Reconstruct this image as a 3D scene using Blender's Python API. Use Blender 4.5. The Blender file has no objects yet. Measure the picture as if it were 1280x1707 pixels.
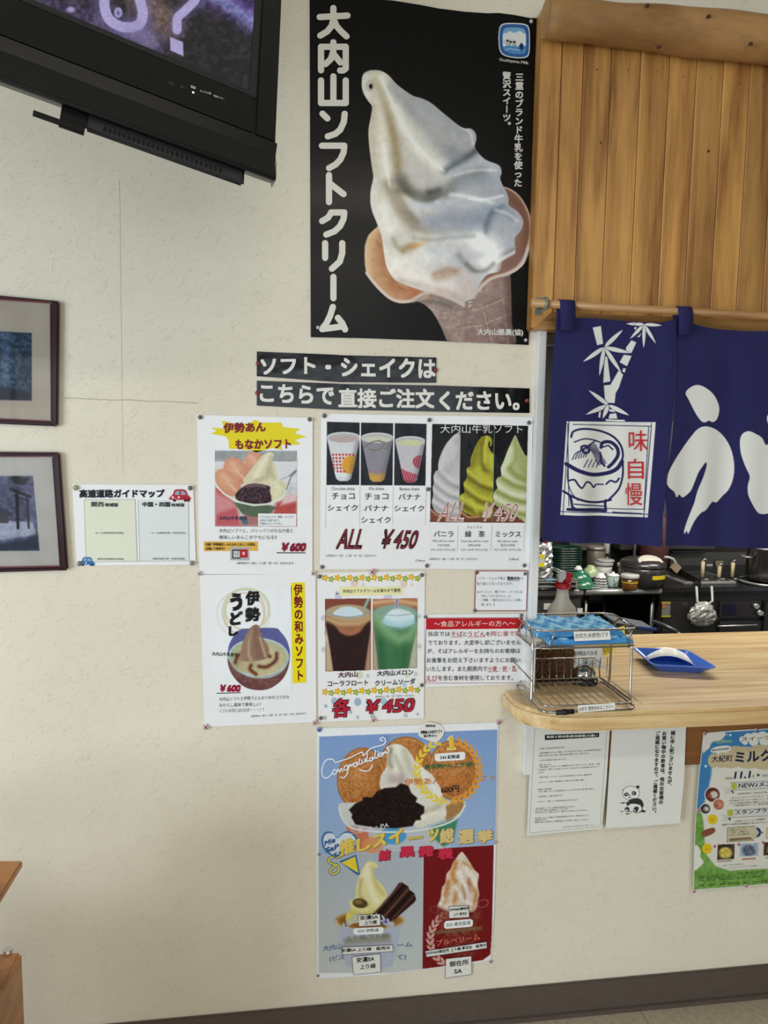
import bpy, bmesh, math, random
import numpy as np
from mathutils import Vector, Matrix
random.seed(7); RNG = np.random.default_rng(11)
SC = bpy.context.scene
COL = SC.collection
# ------------------------------------------------------------------ camera
CW, CH, FPX = 1280, 1707, 1230.0
YAW, PITCH, ROLL = math.radians(7.83), math.radians(-5.895), math.radians(0.761)
DIST = 2.0
EYE = 1.766
def _rot(x, y, z):
    c, s = math.cos(ROLL), math.sin(ROLL); x, z = c*x-s*z, s*x+c*z
    c, s = math.cos(PITCH), math.sin(PITCH); y, z = c*y-s*z, s*y+c*z
    c, s = math.cos(YAW), math.sin(YAW); x, y = c*x+s*y, -s*x+c*y
    return x, y, z
cam_d = bpy.data.cameras.new('camera'); cam = bpy.data.objects.new('camera', cam_d); COL.objects.link(cam)
_r, _f, _u = Vector(_rot(1,0,0)), Vector(_rot(0,1,0)), Vector(_rot(0,0,1))
_m = Matrix((( _r.x,_u.x,-_f.x,0),(_r.y,_u.y,-_f.y,-DIST),(_r.z,_u.z,-_f.z,EYE),(0,0,0,1)))
cam.matrix_world = _m
cam_d.sensor_fit = 'HORIZONTAL'; cam_d.sensor_width = 36; cam_d.lens = 36*FPX/CW
cam_d.clip_start = 0.05; cam_d.clip_end = 60
SC.camera = cam
# ------------------------------------------------------------------ world, lights, exposure
SC.view_settings.view_transform = 'Standard'; SC.view_settings.look = 'None'
SC.view_settings.gamma = 1; SC.view_settings.exposure = 0.04; SC.view_settings.use_curve_mapping = False
wd = bpy.data.worlds.new('world'); SC.world = wd; wd.use_nodes = True
bg = wd.node_tree.nodes['Background']; bg.inputs[0].default_value = (0.80, 0.90, 1.0, 1); bg.inputs[1].default_value = 0.80
def area(name, loc, target, sx, sy, power, col, spread=180):
    l = bpy.data.lights.new(name, 'AREA'); l.shape = 'RECTANGLE'; l.size = sx; l.size_y = sy
    l.energy = power; l.color = col; l.spread = math.radians(spread)
    o = bpy.data.objects.new(name, l); COL.objects.link(o); o.location = loc
    o.rotation_euler = (Vector(target)-Vector(loc)).to_track_quat('-Z', 'Y').to_euler()
    return o
area('window_daylight', (-4.3,-3.4,1.45), (-0.3,0,0.9), 2.4, 1.9, 175, (0.76,0.88,1.0))
area('window_daylight', (0.8,-7.3,1.7), (0.3,0,1.3), 3.4, 1.8, 60, (0.84,0.92,1.0))
for _y in (-2.6,-4.6,-6.6):
    area('ceiling_lamp_light', (0.5,_y,3.2), (0.5,_y,0), 1.2, 0.16, 20, (1.0,0.92,0.80))
area('kitchen_area_light', (1.6,1.3,2.35), (1.6,1.3,0), 1.2, 0.16, 34, (1.0,0.97,0.9))
area('kitchen_area_light', (3.1,1.7,2.6), (3.1,1.7,0), 1.2, 0.16, 34, (1.0,0.97,0.9))  # second light added to brighten the kitchen; no such lamp is known
# ------------------------------------------------------------------ helpers
def ray(px, py):
    return _rot((px-CW/2)/FPX, 1.0, -(py-CH/2)/FPX)
def at_y(px, py, Y=0.0):
    x, y, z = ray(px, py); t = (Y+DIST)/y
    return Vector((x*t, Y, EYE+z*t))
def at_z(px, py, Z):
    x, y, z = ray(px, py); t = (Z-EYE)/z
    return Vector((x*t, y*t-DIST, Z))
def wall(px, py, off=0.0):
    return at_y(px, py, -off)
def lin(c):
    return tuple((v/12.92 if v <= 0.04045 else ((v+0.055)/1.055)**2.4) for v in [k/255 for k in c])
MATS = {}
def mat(name, rgb=(200,200,200), rough=0.6, metal=0.0, bump=0.0, bscale=60, coat=0.0, vary=0.0, vscale=8,
        emis=0, attr=False, trans=0.0, alpha=1.0, stretch=None, spec=0.5, coat_rough=0.05, bump2=0, b2scale=6, sheen=0):
    if name in MATS: return MATS[name]
    m = bpy.data.materials.new(name); m.use_nodes = True; nt = m.node_tree; N = nt.nodes; L = nt.links
    b = N['Principled BSDF']; c = (*lin(rgb), 1)
    b.inputs['Base Color'].default_value = c; b.inputs['Roughness'].default_value = rough
    b.inputs['Metallic'].default_value = metal; b.inputs['Specular IOR Level'].default_value = spec
    if coat: b.inputs['Coat Weight'].default_value = coat; b.inputs['Coat Roughness'].default_value = coat_rough
    if trans: b.inputs['Transmission Weight'].default_value = trans
    if sheen: b.inputs['Sheen Weight'].default_value = sheen
    if alpha < 1: b.inputs['Alpha'].default_value = alpha
    tc = N.new('ShaderNodeTexCoord'); src = tc.outputs['Object']
    if stretch:
        mp = N.new('ShaderNodeMapping'); mp.inputs['Scale'].default_value = stretch
        L.new(src, mp.inputs[0]); src = mp.outputs[0]
    base = None
    if attr:
        a = N.new('ShaderNodeAttribute'); a.attribute_name = 'print'; base = a.outputs['Color']
        L.new(base, b.inputs['Base Color'])
    n = N.new('ShaderNodeTexNoise'); n.inputs['Scale'].default_value = vscale; n.inputs['Detail'].default_value = 5
    L.new(src, n.inputs['Vector'])
    if vary and not attr:
        r = N.new('ShaderNodeValToRGB')
        r.color_ramp.elements[0].position = .3; r.color_ramp.elements[1].position = .7
        r.color_ramp.elements[0].color = tuple(v*(1-vary) for v in c[:3])+(1,)
        r.color_ramp.elements[1].color = tuple(min(1,v*(1+vary)) for v in c[:3])+(1,)
        L.new(n.outputs[0], r.inputs[0]); L.new(r.outputs[0], b.inputs['Base Color']); base = r.outputs[0]
    nrm = None
    for bs, sc in ((bump, bscale), (bump2, b2scale)):
        if bs:
            n2 = N.new('ShaderNodeTexNoise'); n2.inputs['Scale'].default_value = sc; n2.inputs['Detail'].default_value = 3
            L.new(src, n2.inputs['Vector'])
            bp = N.new('ShaderNodeBump'); bp.inputs['Strength'].default_value = min(1, bs); bp.inputs['Distance'].default_value = 0.002 if sc > 20 else 0.02
            L.new(n2.outputs[0], bp.inputs['Height'])
            if nrm: L.new(nrm, bp.inputs['Normal'])
            nrm = bp.outputs[0]
    if nrm:
        L.new(nrm, b.inputs['Normal'])
        if coat: L.new(nrm, b.inputs['Coat Normal'])
    if emis:
        b.inputs['Emission Strength'].default_value = emis
        if base: L.new(base, b.inputs['Emission Color'])
        else: b.inputs['Emission Color'].default_value = c
    MATS[name] = m
    return m
def wood(name, c1, c2, scale=(1,1,1), ring=6.0, rough=0.45, coat=0.0, island=True, dist=2.5):
    """long-grain wood: wave bands warped by noise, grain along the axis whose scale is smallest"""
    if name in MATS: return MATS[name]
    m = bpy.data.materials.new(name); m.use_nodes = True; nt = m.node_tree; N = nt.nodes; L = nt.links
    b = N['Principled BSDF']; b.inputs['Roughness'].default_value = rough
    if coat: b.inputs['Coat Weight'].default_value = coat; b.inputs['Coat Roughness'].default_value = .15
    tc = N.new('ShaderNodeTexCoord'); mp = N.new('ShaderNodeMapping'); mp.inputs['Scale'].default_value = scale
    L.new(tc.outputs['Object'], mp.inputs[0])
    oi = N.new('ShaderNodeObjectInfo')
    add = N.new('ShaderNodeVectorMath'); add.operation = 'ADD'
    sc = N.new('ShaderNodeVectorMath'); sc.operation = 'SCALE'; sc.inputs['Scale'].default_value = 37
    comb = N.new('ShaderNodeCombineXYZ'); L.new(oi.outputs['Random'], comb.inputs[0]); L.new(oi.outputs['Random'], comb.inputs[1])
    L.new(comb.outputs[0], sc.inputs[0]); L.new(mp.outputs[0], add.inputs[0]); L.new(sc.outputs[0], add.inputs[1])
    n1 = N.new('ShaderNodeTexNoise'); n1.inputs['Scale'].default_value = ring; n1.inputs['Detail'].default_value = 6; n1.inputs['Distortion'].default_value = dist*.3
    n2 = N.new('ShaderNodeTexNoise'); n2.inputs['Scale'].default_value = ring*9; n2.inputs['Detail'].default_value = 2
    L.new(add.outputs[0], n1.inputs['Vector']); L.new(add.outputs[0], n2.inputs['Vector'])
    mx = N.new('ShaderNodeMath'); mx.operation = 'MULTIPLY_ADD'; mx.inputs[1].default_value = .25
    L.new(n2.outputs[0], mx.inputs[0]); L.new(n1.outputs[0], mx.inputs[2])
    r = N.new('ShaderNodeValToRGB'); r.color_ramp.elements[0].position = .42; r.color_ramp.elements[1].position = .78
    r.color_ramp.elements[0].color = (*lin(c1),1); r.color_ramp.elements[1].color = (*lin(c2),1)
    L.new(mx.outputs[0], r.inputs[0])
    hs = N.new('ShaderNodeHueSaturation')
    mr = N.new('ShaderNodeMapRange'); mr.inputs[3].default_value = .80 if island else 1; mr.inputs[4].default_value = 1.16 if island else 1
    L.new(oi.outputs['Random'], mr.inputs[0]); L.new(mr.outputs[0], hs.inputs['Value']); L.new(r.outputs[0], hs.inputs['Color'])
    L.new(hs.outputs[0], b.inputs['Base Color'])
    bp = N.new('ShaderNodeBump'); bp.inputs['Strength'].default_value = .25; bp.inputs['Distance'].default_value = .001
    L.new(n2.outputs[0], bp.inputs['Height']); L.new(bp.outputs[0], b.inputs['Normal'])
    MATS[name] = m
    return m
class M:
    """collects world-space geometry for one mesh object"""
    def __init__(s): s.v = []; s.f = []; s.sm = []
    def add(s, vs, fs, smooth=False):
        o = len(s.v); s.v += [tuple(p) for p in vs]; s.f += [[i+o for i in f] for f in fs]; s.sm += [smooth]*len(fs); return s
    def box(s, x0,y0,z0,x1,y1,z1):
        return s.add([(x0,y0,z0),(x1,y0,z0),(x1,y1,z0),(x0,y1,z0),(x0,y0,z1),(x1,y0,z1),(x1,y1,z1),(x0,y1,z1)],
            [[3,2,1,0],[4,5,6,7],[0,1,5,4],[1,2,6,5],[2,3,7,6],[3,0,4,7]])
    def obox(s, c, ax, ay, az):
        c, ax, ay, az = map(Vector, (c,ax,ay,az))
        vs = [c+a*ax+b*ay+d*az for d in (-1,1) for a,b in ((-1,-1),(1,-1),(1,1),(-1,1))]
        fs = [[3,2,1,0],[4,5,6,7],[0,1,5,4],[1,2,6,5],[2,3,7,6],[3,0,4,7]]
        if ax.cross(ay).dot(az) < 0: fs = [f[::-1] for f in fs]
        return s.add(vs, fs)
    def tube(s, pts, r, n=8, closed=False, r1=None):
        pts = [Vector(p) for p in pts]; k = len(pts); rings = []
        up = None
        for i, p in enumerate(pts):
            a = pts[(i-1) % k] if (closed or i) else pts[0]; b = pts[(i+1) % k] if (closed or i < k-1) else pts[-1]
            t = (b-a).normalized()
            if up is None: up = t.orthogonal().normalized()
            up = (up - t*up.dot(t)).normalized() if (up - t*up.dot(t)).length > 1e-6 else t.orthogonal().normalized()
            q = t.cross(up); rr = r if r1 is None else r+(r1-r)*i/(k-1)
            rings.append([p+(up*math.cos(2*math.pi*j/n)+q*math.sin(2*math.pi*j/n))*rr for j in range(n)])
        vs = [v for g in rings for v in g]; fs = []
        for i in range(k if closed else k-1):
            a, b = i*n, ((i+1) % k)*n
            fs += [[a+j, a+(j+1) % n, b+(j+1) % n, b+j] for j in range(n)]
        s.add(vs, fs, True)
        if not closed:
            o = len(s.v)-len(vs)
            s.f += [[o+j for j in range(n)][::-1], [o+(k-1)*n+j for j in range(n)]]; s.sm += [False, False]
        return s
    def lathe(s, c, prof, n=28, sx=1, sy=1, smooth=True, rot=0):
        """prof: list of (radius, z) from bottom to top about the vertical through c"""
        vs = []; fs = []
        for r, z in prof:
            for j in range(n):
                a = 2*math.pi*j/n; x = r*math.cos(a)*sx; y = r*math.sin(a)*sy
                vs.append((c[0]+x*math.cos(rot)-y*math.sin(rot), c[1]+x*math.sin(rot)+y*math.cos(rot), c[2]+z))
        for i in range(len(prof)-1):
            fs += [[i*n+j, i*n+(j+1) % n, (i+1)*n+(j+1) % n, (i+1)*n+j] for j in range(n)]
        s.add(vs, fs, smooth); o = len(s.v)-len(vs)
        if prof[0][0] > 1e-5: s.f.append([o+j for j in range(n)][::-1]); s.sm.append(False)
        if prof[-1][0] > 1e-5: s.f.append([o+(len(prof)-1)*n+j for j in range(n)]); s.sm.append(False)
        return s
    def prism(s, pts, d):
        """flat polygon pts extruded by vector d; pts seen counter-clockwise from the side opposite d"""
        pts = [Vector(p) for p in pts]; d = Vector(d); n = len(pts)
        s.add(pts+[p+d for p in pts], [list(range(n)), [n+i for i in range(n)][::-1]]+[[i, n+i, n+(i+1) % n, (i+1) % n] for i in range(n)])
        return s
    def poly(s, pts): return s.add(pts, [list(range(len(pts)))])
def empty(name, loc):
    o = bpy.data.objects.new(name, None); COL.objects.link(o); o.location = loc; o.empty_display_size = .05
    bpy.context.view_layer.update
    return o
def wloc(o):
    v = Vector((0,0,0))
    while o is not None: v = v+o.location; o = o.parent
    return v
def link_mesh(name, me, material, parent=None):
    o = bpy.data.objects.new(name, me); COL.objects.link(o)
    if material: me.materials.append(material)
    if parent is not None: o.parent = parent
    return o
def mk(name, m, material, parent=None, origin=None, bevel=0, seg=2, fixn=True, subsurf=0):
    V = [Vector(p) for p in m.v]
    if parent is not None: org = wloc(parent)
    elif origin is not None: org = Vector(origin)
    else:
        xs = [p.x for p in V]; ys = [p.y for p in V]; zs = [p.z for p in V]
        org = Vector(((min(xs)+max(xs))/2, (min(ys)+max(ys))/2, min(zs)))
    me = bpy.data.meshes.new(name)
    me.from_pydata([p-org for p in V], [], m.f)
    for p, sm in zip(me.polygons, m.sm): p.use_smooth = sm
    if fixn or bevel:
        b = bmesh.new(); b.from_mesh(me)
        if fixn: bmesh.ops.recalc_face_normals(b, faces=b.faces)
        if bevel:
            es = [e for e in b.edges if len(e.link_faces) == 2 and e.calc_face_angle(0) > .6]
            bmesh.ops.bevel(b, geom=es, offset=bevel, segments=seg, affect='EDGES', clamp_overlap=True)
        b.to_mesh(me); b.free()
    o = link_mesh(name, me, material, parent)
    if parent is None: o.location = org
    if subsurf:
        md = o.modifiers.new('s', 'SUBSURF'); md.levels = md.render_levels = subsurf
    return o
def tag(o, label, cat, group=None):
    o['label'] = label; o['category'] = cat
    if group: o['group'] = group
    return o
def thing(name, label, cat, loc, group=None): return tag(empty(name, loc), label, cat, group)
def struct(o): o['kind'] = 'structure'; return o
def dup(root, loc, label=None, rz=0):
    r = root.copy(); COL.objects.link(r); r.location = loc; r.rotation_euler = (0,0,rz)
    if label: r['label'] = label
    for ch in list(root.children):
        c = ch.copy(); COL.objects.link(c); c.parent = r
        for g in ch.children:
            d = g.copy(); COL.objects.link(d); d.parent = c
    return r
# ------------------------------------------------------------------ lettering
_TC = {}
def glyph(s, bold=0.0, thin=0.0):
    bold = -thin; k = (s, bold)
    if k in _TC: return _TC[k]
    cu = bpy.data.curves.new('t', 'FONT'); cu.body = s; cu.size = 1; cu.resolution_u = 3 if len(s) < 12 else 2; cu.offset = bold; cu.fill_mode = 'FRONT'
    ob = bpy.data.objects.new('t', cu); COL.objects.link(ob)
    dg = bpy.context.evaluated_depsgraph_get(); me = bpy.data.meshes.new_from_object(ob.evaluated_get(dg))
    n = len(me.vertices); co = np.zeros(n*3); me.vertices.foreach_get('co', co); co = co.reshape(-1,3)[:, :2].copy()
    fs = [list(p.vertices) for p in me.polygons]
    bpy.data.objects.remove(ob); bpy.data.curves.remove(cu); bpy.data.meshes.remove(me)
    _TC[k] = (co, fs); return _TC[k]
def place(m, co, fs, fn, bu=0.0, bv=0.0):
    """bold type is the outline laid down five times, a hair apart in depth"""
    if not bu: m.add([fn(u, v) for u, v in co], fs); return
    for k, (du, dv) in enumerate(((0,0),(bu,bv),(-bu,bv),(bu,-bv),(-bu,-bv))):
        m.add([Vector(fn(u+du, v+dv))+Vector((0,-.00006*k,0)) for u, v in co], fs)
def txt(m, s, x0, y0, x1, y1, h, off, bold=0.0, slant=0.0, plane=None, thin=0.0):
    """one line of type fitted to the box whose lower edge runs x0,y0 -> x1,y1 and whose height is h"""
    co, fs = glyph(s, 0, thin)
    if len(co) == 0: return
    lo, hi = co.min(0), co.max(0); d = np.maximum(hi-lo, 1e-6); uv = (co-lo)/d
    pl = plane or (lambda a, b: wall(a, b, off))
    if bold: uv = uv*(1-2*bold/d)+bold/d
    place(m, uv, fs, lambda u, v: pl(x0+u*(x1-x0)+v*slant, y0+u*(y1-y0)-v*h), bold/d[0], bold/d[1])
def vtxt(m, s, x0, y0, x1, y1, w, off, bold=0.0, plane=None, wt=None):
    """a column of type from the middle of its top x0,y0 to the middle of its bottom x1,y1"""
    n = len(s); pl = plane or (lambda a, b: wall(a, b, off)); ch = math.hypot(x1-x0, y1-y0)/n
    for i, c in enumerate(s):
        if c in ' 　': continue
        co, fs = glyph(c, bold)
        if len(co) == 0: continue
        t = (i+.5)/n; cx, cy = x0+(x1-x0)*t, y0+(y1-y0)*t
        uv = co-np.array([.5,.38])
        if c in 'ー（）()～': uv = np.stack([uv[:,1]*-1 if c != 'ー' else uv[:,1], -uv[:,0]], 1); uv = uv-(uv.max(0)+uv.min(0))/2
        if c in '。、': uv = uv+np.array([.6,.6])
        tx = (x1-x0)/max(1e-6, (y1-y0))
        place(m, uv, fs, lambda u, v: pl(cx+u*w-v*ch*tx, cy-v*ch*.98), bold, bold)
# ------------------------------------------------------------------ print painter (colour printed on paper, one colour per grid point)
def cr(pts, n=5, closed=True):
    P = [np.array(p, float) for p in pts]; k = len(P); out = []
    for i in range(k if closed else k-1):
        a, b = P[(i-1) % k] if (closed or i) else P[0], P[i]
        c = P[(i+1) % k]; d = P[(i+2) % k] if (closed or i < k-2) else P[-1]
        for j in range(n):
            t = j/n
            out.append(.5*((2*b)+(c-a)*t+(2*a-5*b+4*c-d)*t*t+(3*b-a-3*c+d)*t**3))
    if not closed: out.append(P[-1])
    return [tuple(p) for p in out]
def C3(c): return np.array(c, float)/255
class Cv:
    def __init__(s, x0, y0, x1, y1, res=1.0, color=(255,255,255)):
        nx, ny = int((x1-x0)*res)+1, int((y1-y0)*res)+1
        s.X, s.Y = np.meshgrid(np.linspace(x0, x1, nx), np.linspace(y0, y1, ny)); s.res = res
        s.C = np.ones((ny, nx, 3))*C3(color); s.K = np.ones((ny, nx), bool)
    def win(s, x0, y0, x1, y1):
        i = np.searchsorted(s.Y[:,0], [y0, y1]); j = np.searchsorted(s.X[0], [x0, x1])
        return slice(max(0,i[0]-1), i[1]+1), slice(max(0,j[0]-1), j[1]+1)
    def mix(s, w, a, color):
        if a.size == 0: return
        c = C3(color) if not callable(color) else color(s.X[w], s.Y[w])
        s.C[w] = s.C[w]*(1-a[..., None])+c*a[..., None]
    def pmask(s, pts, soft, w):
        X, Y = s.X[w], s.Y[w]; ins = np.zeros(X.shape, bool); D = np.full(X.shape, 1e9); n = len(pts)
        for i in range(n):
            (ax, ay), (bx, by) = pts[i], pts[(i+1) % n]
            if ay != by:
                c = ((ay > Y) != (by > Y)) & (X < (bx-ax)*(Y-ay)/(by-ay)+ax); ins ^= c
            dx, dy = bx-ax, by-ay; q = dx*dx+dy*dy
            t = np.clip(((X-ax)*dx+(Y-ay)*dy)/(q if q else 1), 0, 1)
            D = np.minimum(D, (X-ax-t*dx)**2+(Y-ay-t*dy)**2)
        D = np.sqrt(D); sd = np.where(ins, D, -D)
        return np.clip(.5+sd/(2*soft), 0, 1)
    def poly(s, pts, color, soft=.5, alpha=1, clip=None):
        xs = [p[0] for p in pts]; ys = [p[1] for p in pts]
        w = s.win(min(xs)-soft*2, min(ys)-soft*2, max(xs)+soft*2, max(ys)+soft*2)
        a = s.pmask(pts, soft, w)*alpha
        if clip is not None: a = a*clip[w]
        s.mix(w, a, color); return s
    def full(s, pts, soft=.5): return s.pmask(pts, soft, (slice(None), slice(None)))
    def ell(s, cx, cy, rx, ry, color, soft=.6, alpha=1, ang=0, clip=None, ring=None):
        R = max(rx, ry)+soft*2; w = s.win(cx-R, cy-R, cx+R, cy+R); X, Y = s.X[w]-cx, s.Y[w]-cy
        c, q = math.cos(math.radians(ang)), math.sin(math.radians(ang)); x, y = X*c+Y*q, -X*q+Y*c
        d = np.sqrt((x/rx)**2+(y/ry)**2); sd = (1-d)*min(rx, ry)
        if ring: sd = ring/2-np.abs(sd)
        a = np.clip(.5+sd/(2*soft), 0, 1)*alpha
        if clip is not None: a = a*clip[w]
        s.mix(w, a, color); return s
    def line(s, pts, w0, color, w1=None, soft=.5, alpha=1, clip=None, gauss=False, closed=False):
        if closed: pts = list(pts)+[pts[0]]
        w1 = w0 if w1 is None else w1; mw = max(w0, w1)*(3 if gauss else 1)+soft*2
        xs = [p[0] for p in pts]; ys = [p[1] for p in pts]
        w = s.win(min(xs)-mw, min(ys)-mw, max(xs)+mw, max(ys)+mw); X, Y = s.X[w], s.Y[w]
        A = np.zeros(X.shape); n = len(pts)-1
        for i in range(n):
            (ax, ay), (bx, by) = pts[i], pts[i+1]; dx, dy = bx-ax, by-ay; q = dx*dx+dy*dy
            t = np.clip(((X-ax)*dx+(Y-ay)*dy)/(q if q else 1), 0, 1)
            d = np.sqrt((X-ax-t*dx)**2+(Y-ay-t*dy)**2); r = w0+(w1-w0)*((i+t)/n); r = r*.5 if not gauss else r
            A = np.maximum(A, np.exp(-(d/np.maximum(r,1e-3))**2/2) if gauss else np.clip(.5+(r-d)/(2*soft), 0, 1))
        A = A*alpha
        if clip is not None: A = A*clip[w]
        s.mix(w, A, color); return s
    def noise(s, amp, scale, clip=None, seed=1, color=None, thr=None, aspect=1.0):
        r = np.random.default_rng(seed); ny, nx = s.X.shape
        gx, gy = max(2, int((s.X[0,-1]-s.X[0,0])/scale)+2), max(2, int((s.Y[-1,0]-s.Y[0,0])/scale/aspect)+2)
        g = r.random((gy, gx)); u = np.linspace(0, gx-1.001, nx); v = np.linspace(0, gy-1.001, ny)
        i, j = v.astype(int), u.astype(int); fv, fu = (v-i)[:,None], (u-j)[None]
        fv = fv*fv*(3-2*fv); fu = fu*fu*(3-2*fu)
        n = (g[i][:,j]*(1-fv)*(1-fu)+g[i+1][:,j]*fv*(1-fu)+g[i][:,j+1]*(1-fv)*fu+g[i+1][:,j+1]*fv*fu)
        if color is not None:
            a = np.clip((n-thr)/.08, 0, 1)*amp
            if clip is not None: a = a*clip
            s.mix((slice(None), slice(None)), a, color)
        else:
            a = (n-.5)*2*amp
            if clip is not None: a = a*clip
            s.C = np.clip(s.C+a[...,None], 0, 1)
        return s
    def keep(s, pts): s.K &= s.full(pts) > .5; return s
    def build(s, name, material, parent, off=None, fn=None):
        ny, nx = s.X.shape
        if fn is None: P = plane_pts(s.X, s.Y, off)
        else: P = fn(s.X, s.Y)
        idx = np.arange(ny*nx).reshape(ny, nx)
        q = np.stack([idx[:-1,:-1], idx[1:,:-1], idx[1:,1:], idx[:-1,1:]], -1)
        k = s.K[:-1,:-1] & s.K[1:,:-1] & s.K[1:,1:] & s.K[:-1,1:]; q = q[k]
        used = np.zeros(ny*nx, bool); used[q.ravel()] = True; remap = np.cumsum(used)-1; q = remap[q]
        P = P.reshape(-1,3)[used]; Cc = np.clip(s.C.reshape(-1,3)[used], 0, 1)
        Cc = np.where(Cc <= .04045, Cc/12.92, ((Cc+.055)/1.055)**2.4)
        org = np.array(wloc(parent)) if parent is not None else P.mean(0)*np.array([1,1,0])+np.array([0,0,P[:,2].min()])
        me = bpy.data.meshes.new(name); me.vertices.add(len(P)); me.vertices.foreach_set('co', (P-org).astype(np.float32).ravel())
        nf = len(q); me.loops.add(nf*4); me.polygons.add(nf)
        me.loops.foreach_set('vertex_index', q.astype(np.int32).ravel())
        me.polygons.foreach_set('loop_start', np.arange(0, nf*4, 4, dtype=np.int32))
        me.update(calc_edges=True)
        me.polygons.foreach_set('use_smooth', np.ones(nf, bool))
        at = me.color_attributes.new('print', 'FLOAT_COLOR', 'POINT')
        at.data.foreach_set('color', np.concatenate([Cc, np.ones((len(Cc),1))], 1).astype(np.float32).ravel())
        me.update()
        o = link_mesh(name, me, material, parent)
        if parent is None: o.location = Vector(org)
        return o
def rays_np(X, Y):
    x = (X-CW/2)/FPX; z = -(Y-CH/2)/FPX; y = np.ones_like(x)
    c, s = math.cos(ROLL), math.sin(ROLL); x, z = c*x-s*z, s*x+c*z
    c, s = math.cos(PITCH), math.sin(PITCH); y, z = c*y-s*z, s*y+c*z
    c, s = math.cos(YAW), math.sin(YAW); x, y = c*x+s*y, -s*x+c*y
    return x, y, z
def plane_pts(X, Y, off):
    x, y, z = rays_np(X, Y); t = (DIST-off)/y
    return np.stack([x*t, np.full_like(x, -off), EYE+z*t], -1)
# ------------------------------------------------------------------ wall sheets
PAPER = mat('laminated_paper', (238,238,238), .4, coat=.2, coat_rough=.12, bump2=.25, b2scale=9, spec=.35)
PRINT = mat('glossy_print', attr=True, rough=.4, coat=.06, coat_rough=.12, bump2=.25, b2scale=9, spec=.14)
MPRINT = mat('matt_print', attr=True, rough=.7, spec=.15, bump2=.1, b2scale=9)
MPAPER = mat('plain_paper', (228,228,220), .75, bump2=.15, b2scale=7)
def ink(c, gloss=True):
    return mat('ink_%d_%d_%d%s' % (*c, '' if gloss else '_matt'), c, .4 if gloss else .7, spec=.14, coat=.05 if gloss else 0, coat_rough=.12, bump2=.2 if gloss else 0, b2scale=9)
def sheet(name, label, cat, pts, off, paper=None, thick=.0006, group=None, smooth=0):
    """an upright sheet of paper on the wall, its outline given clockwise from the top left; returns the Empty and its front depth"""
    P = [wall(x, y, off) for x, y in pts]
    c = sum(P, Vector())/len(P); zb = min(p.z for p in P)
    t = thing(name, label, cat, (c.x, -off, zb), group)
    m = M().prism([p for p in P[::-1]], (0, thick, 0))
    mk('paper', m, paper or PAPER, t)
    return t
def shapes(parent, name, lst, color, off, gloss=True, curve=False):
    m = M()
    if 1 < len(lst) <= 3 and name in ('white_tag',):
        return [mk(name, M().poly([wall(x, y, off) for x, y in pts][::-1]), ink(color, gloss), parent, fixn=False) for pts in lst][0]
    for pts in lst: m.poly([wall(x, y, off) for x, y in pts][::-1])
    return mk(name, m, ink(color, gloss), parent, fixn=False)
def linepoly(pts, w):
    """ribbon quads along a polyline in photo coordinates"""
    out = []
    for (a, b), (c, d) in zip(pts[:-1], pts[1:]):
        l = math.hypot(c-a, d-b) or 1; nx, ny = -(d-b)/l*w/2, (c-a)/l*w/2
        out.append([(a-nx,b-ny),(c-nx,d-ny),(c+nx,d+ny),(a+nx,b+ny)])
    return out
def letters(parent, lines, color, off, bold=0.0, slant=0.0, gloss=True, name='lettering'):
    m = M()
    for l in lines:
        kw = dict(bold=bold, slant=slant)
        if isinstance(l[-1], dict): kw.update(l[-1]); l = l[:-1]
        txt(m, *l, off, **kw)
    o = mk(name, m, ink(color, gloss), parent, fixn=False)
    if max(l[5] for l in lines) < 9: o['kind'] = 'stuff'      # fine print
    return o
def brush(m, strokes, off, w, n=10, plane=None):
    """round-ended strokes as flat outlines (rounded lettering)"""
    pl = plane or (lambda a, b: wall(a, b, off))
    for k, st in enumerate(strokes):
        ww = w
        if isinstance(st, tuple): st, ww = st
        pts = [np.array(p, float) for p in st]; r = ww/2
        for i, (a, b) in enumerate(zip(pts[:-1], pts[1:])):
            d = b-a; l = math.hypot(*d) or 1; a0 = math.atan2(d[1], d[0])
            o = []
            for j in range(n+1): t = a0-math.pi/2+math.pi*j/n; o.append(b+r*np.array([math.cos(t), math.sin(t)]))
            for j in range(n+1): t = a0+math.pi/2+math.pi*j/n; o.append(a+r*np.array([math.cos(t), math.sin(t)]))
            o = o[::-1]
            dd = Vector((0,-.00003*(len(m.f)),0))
            m.poly([pl(*q)+dd for q in o])
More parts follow.
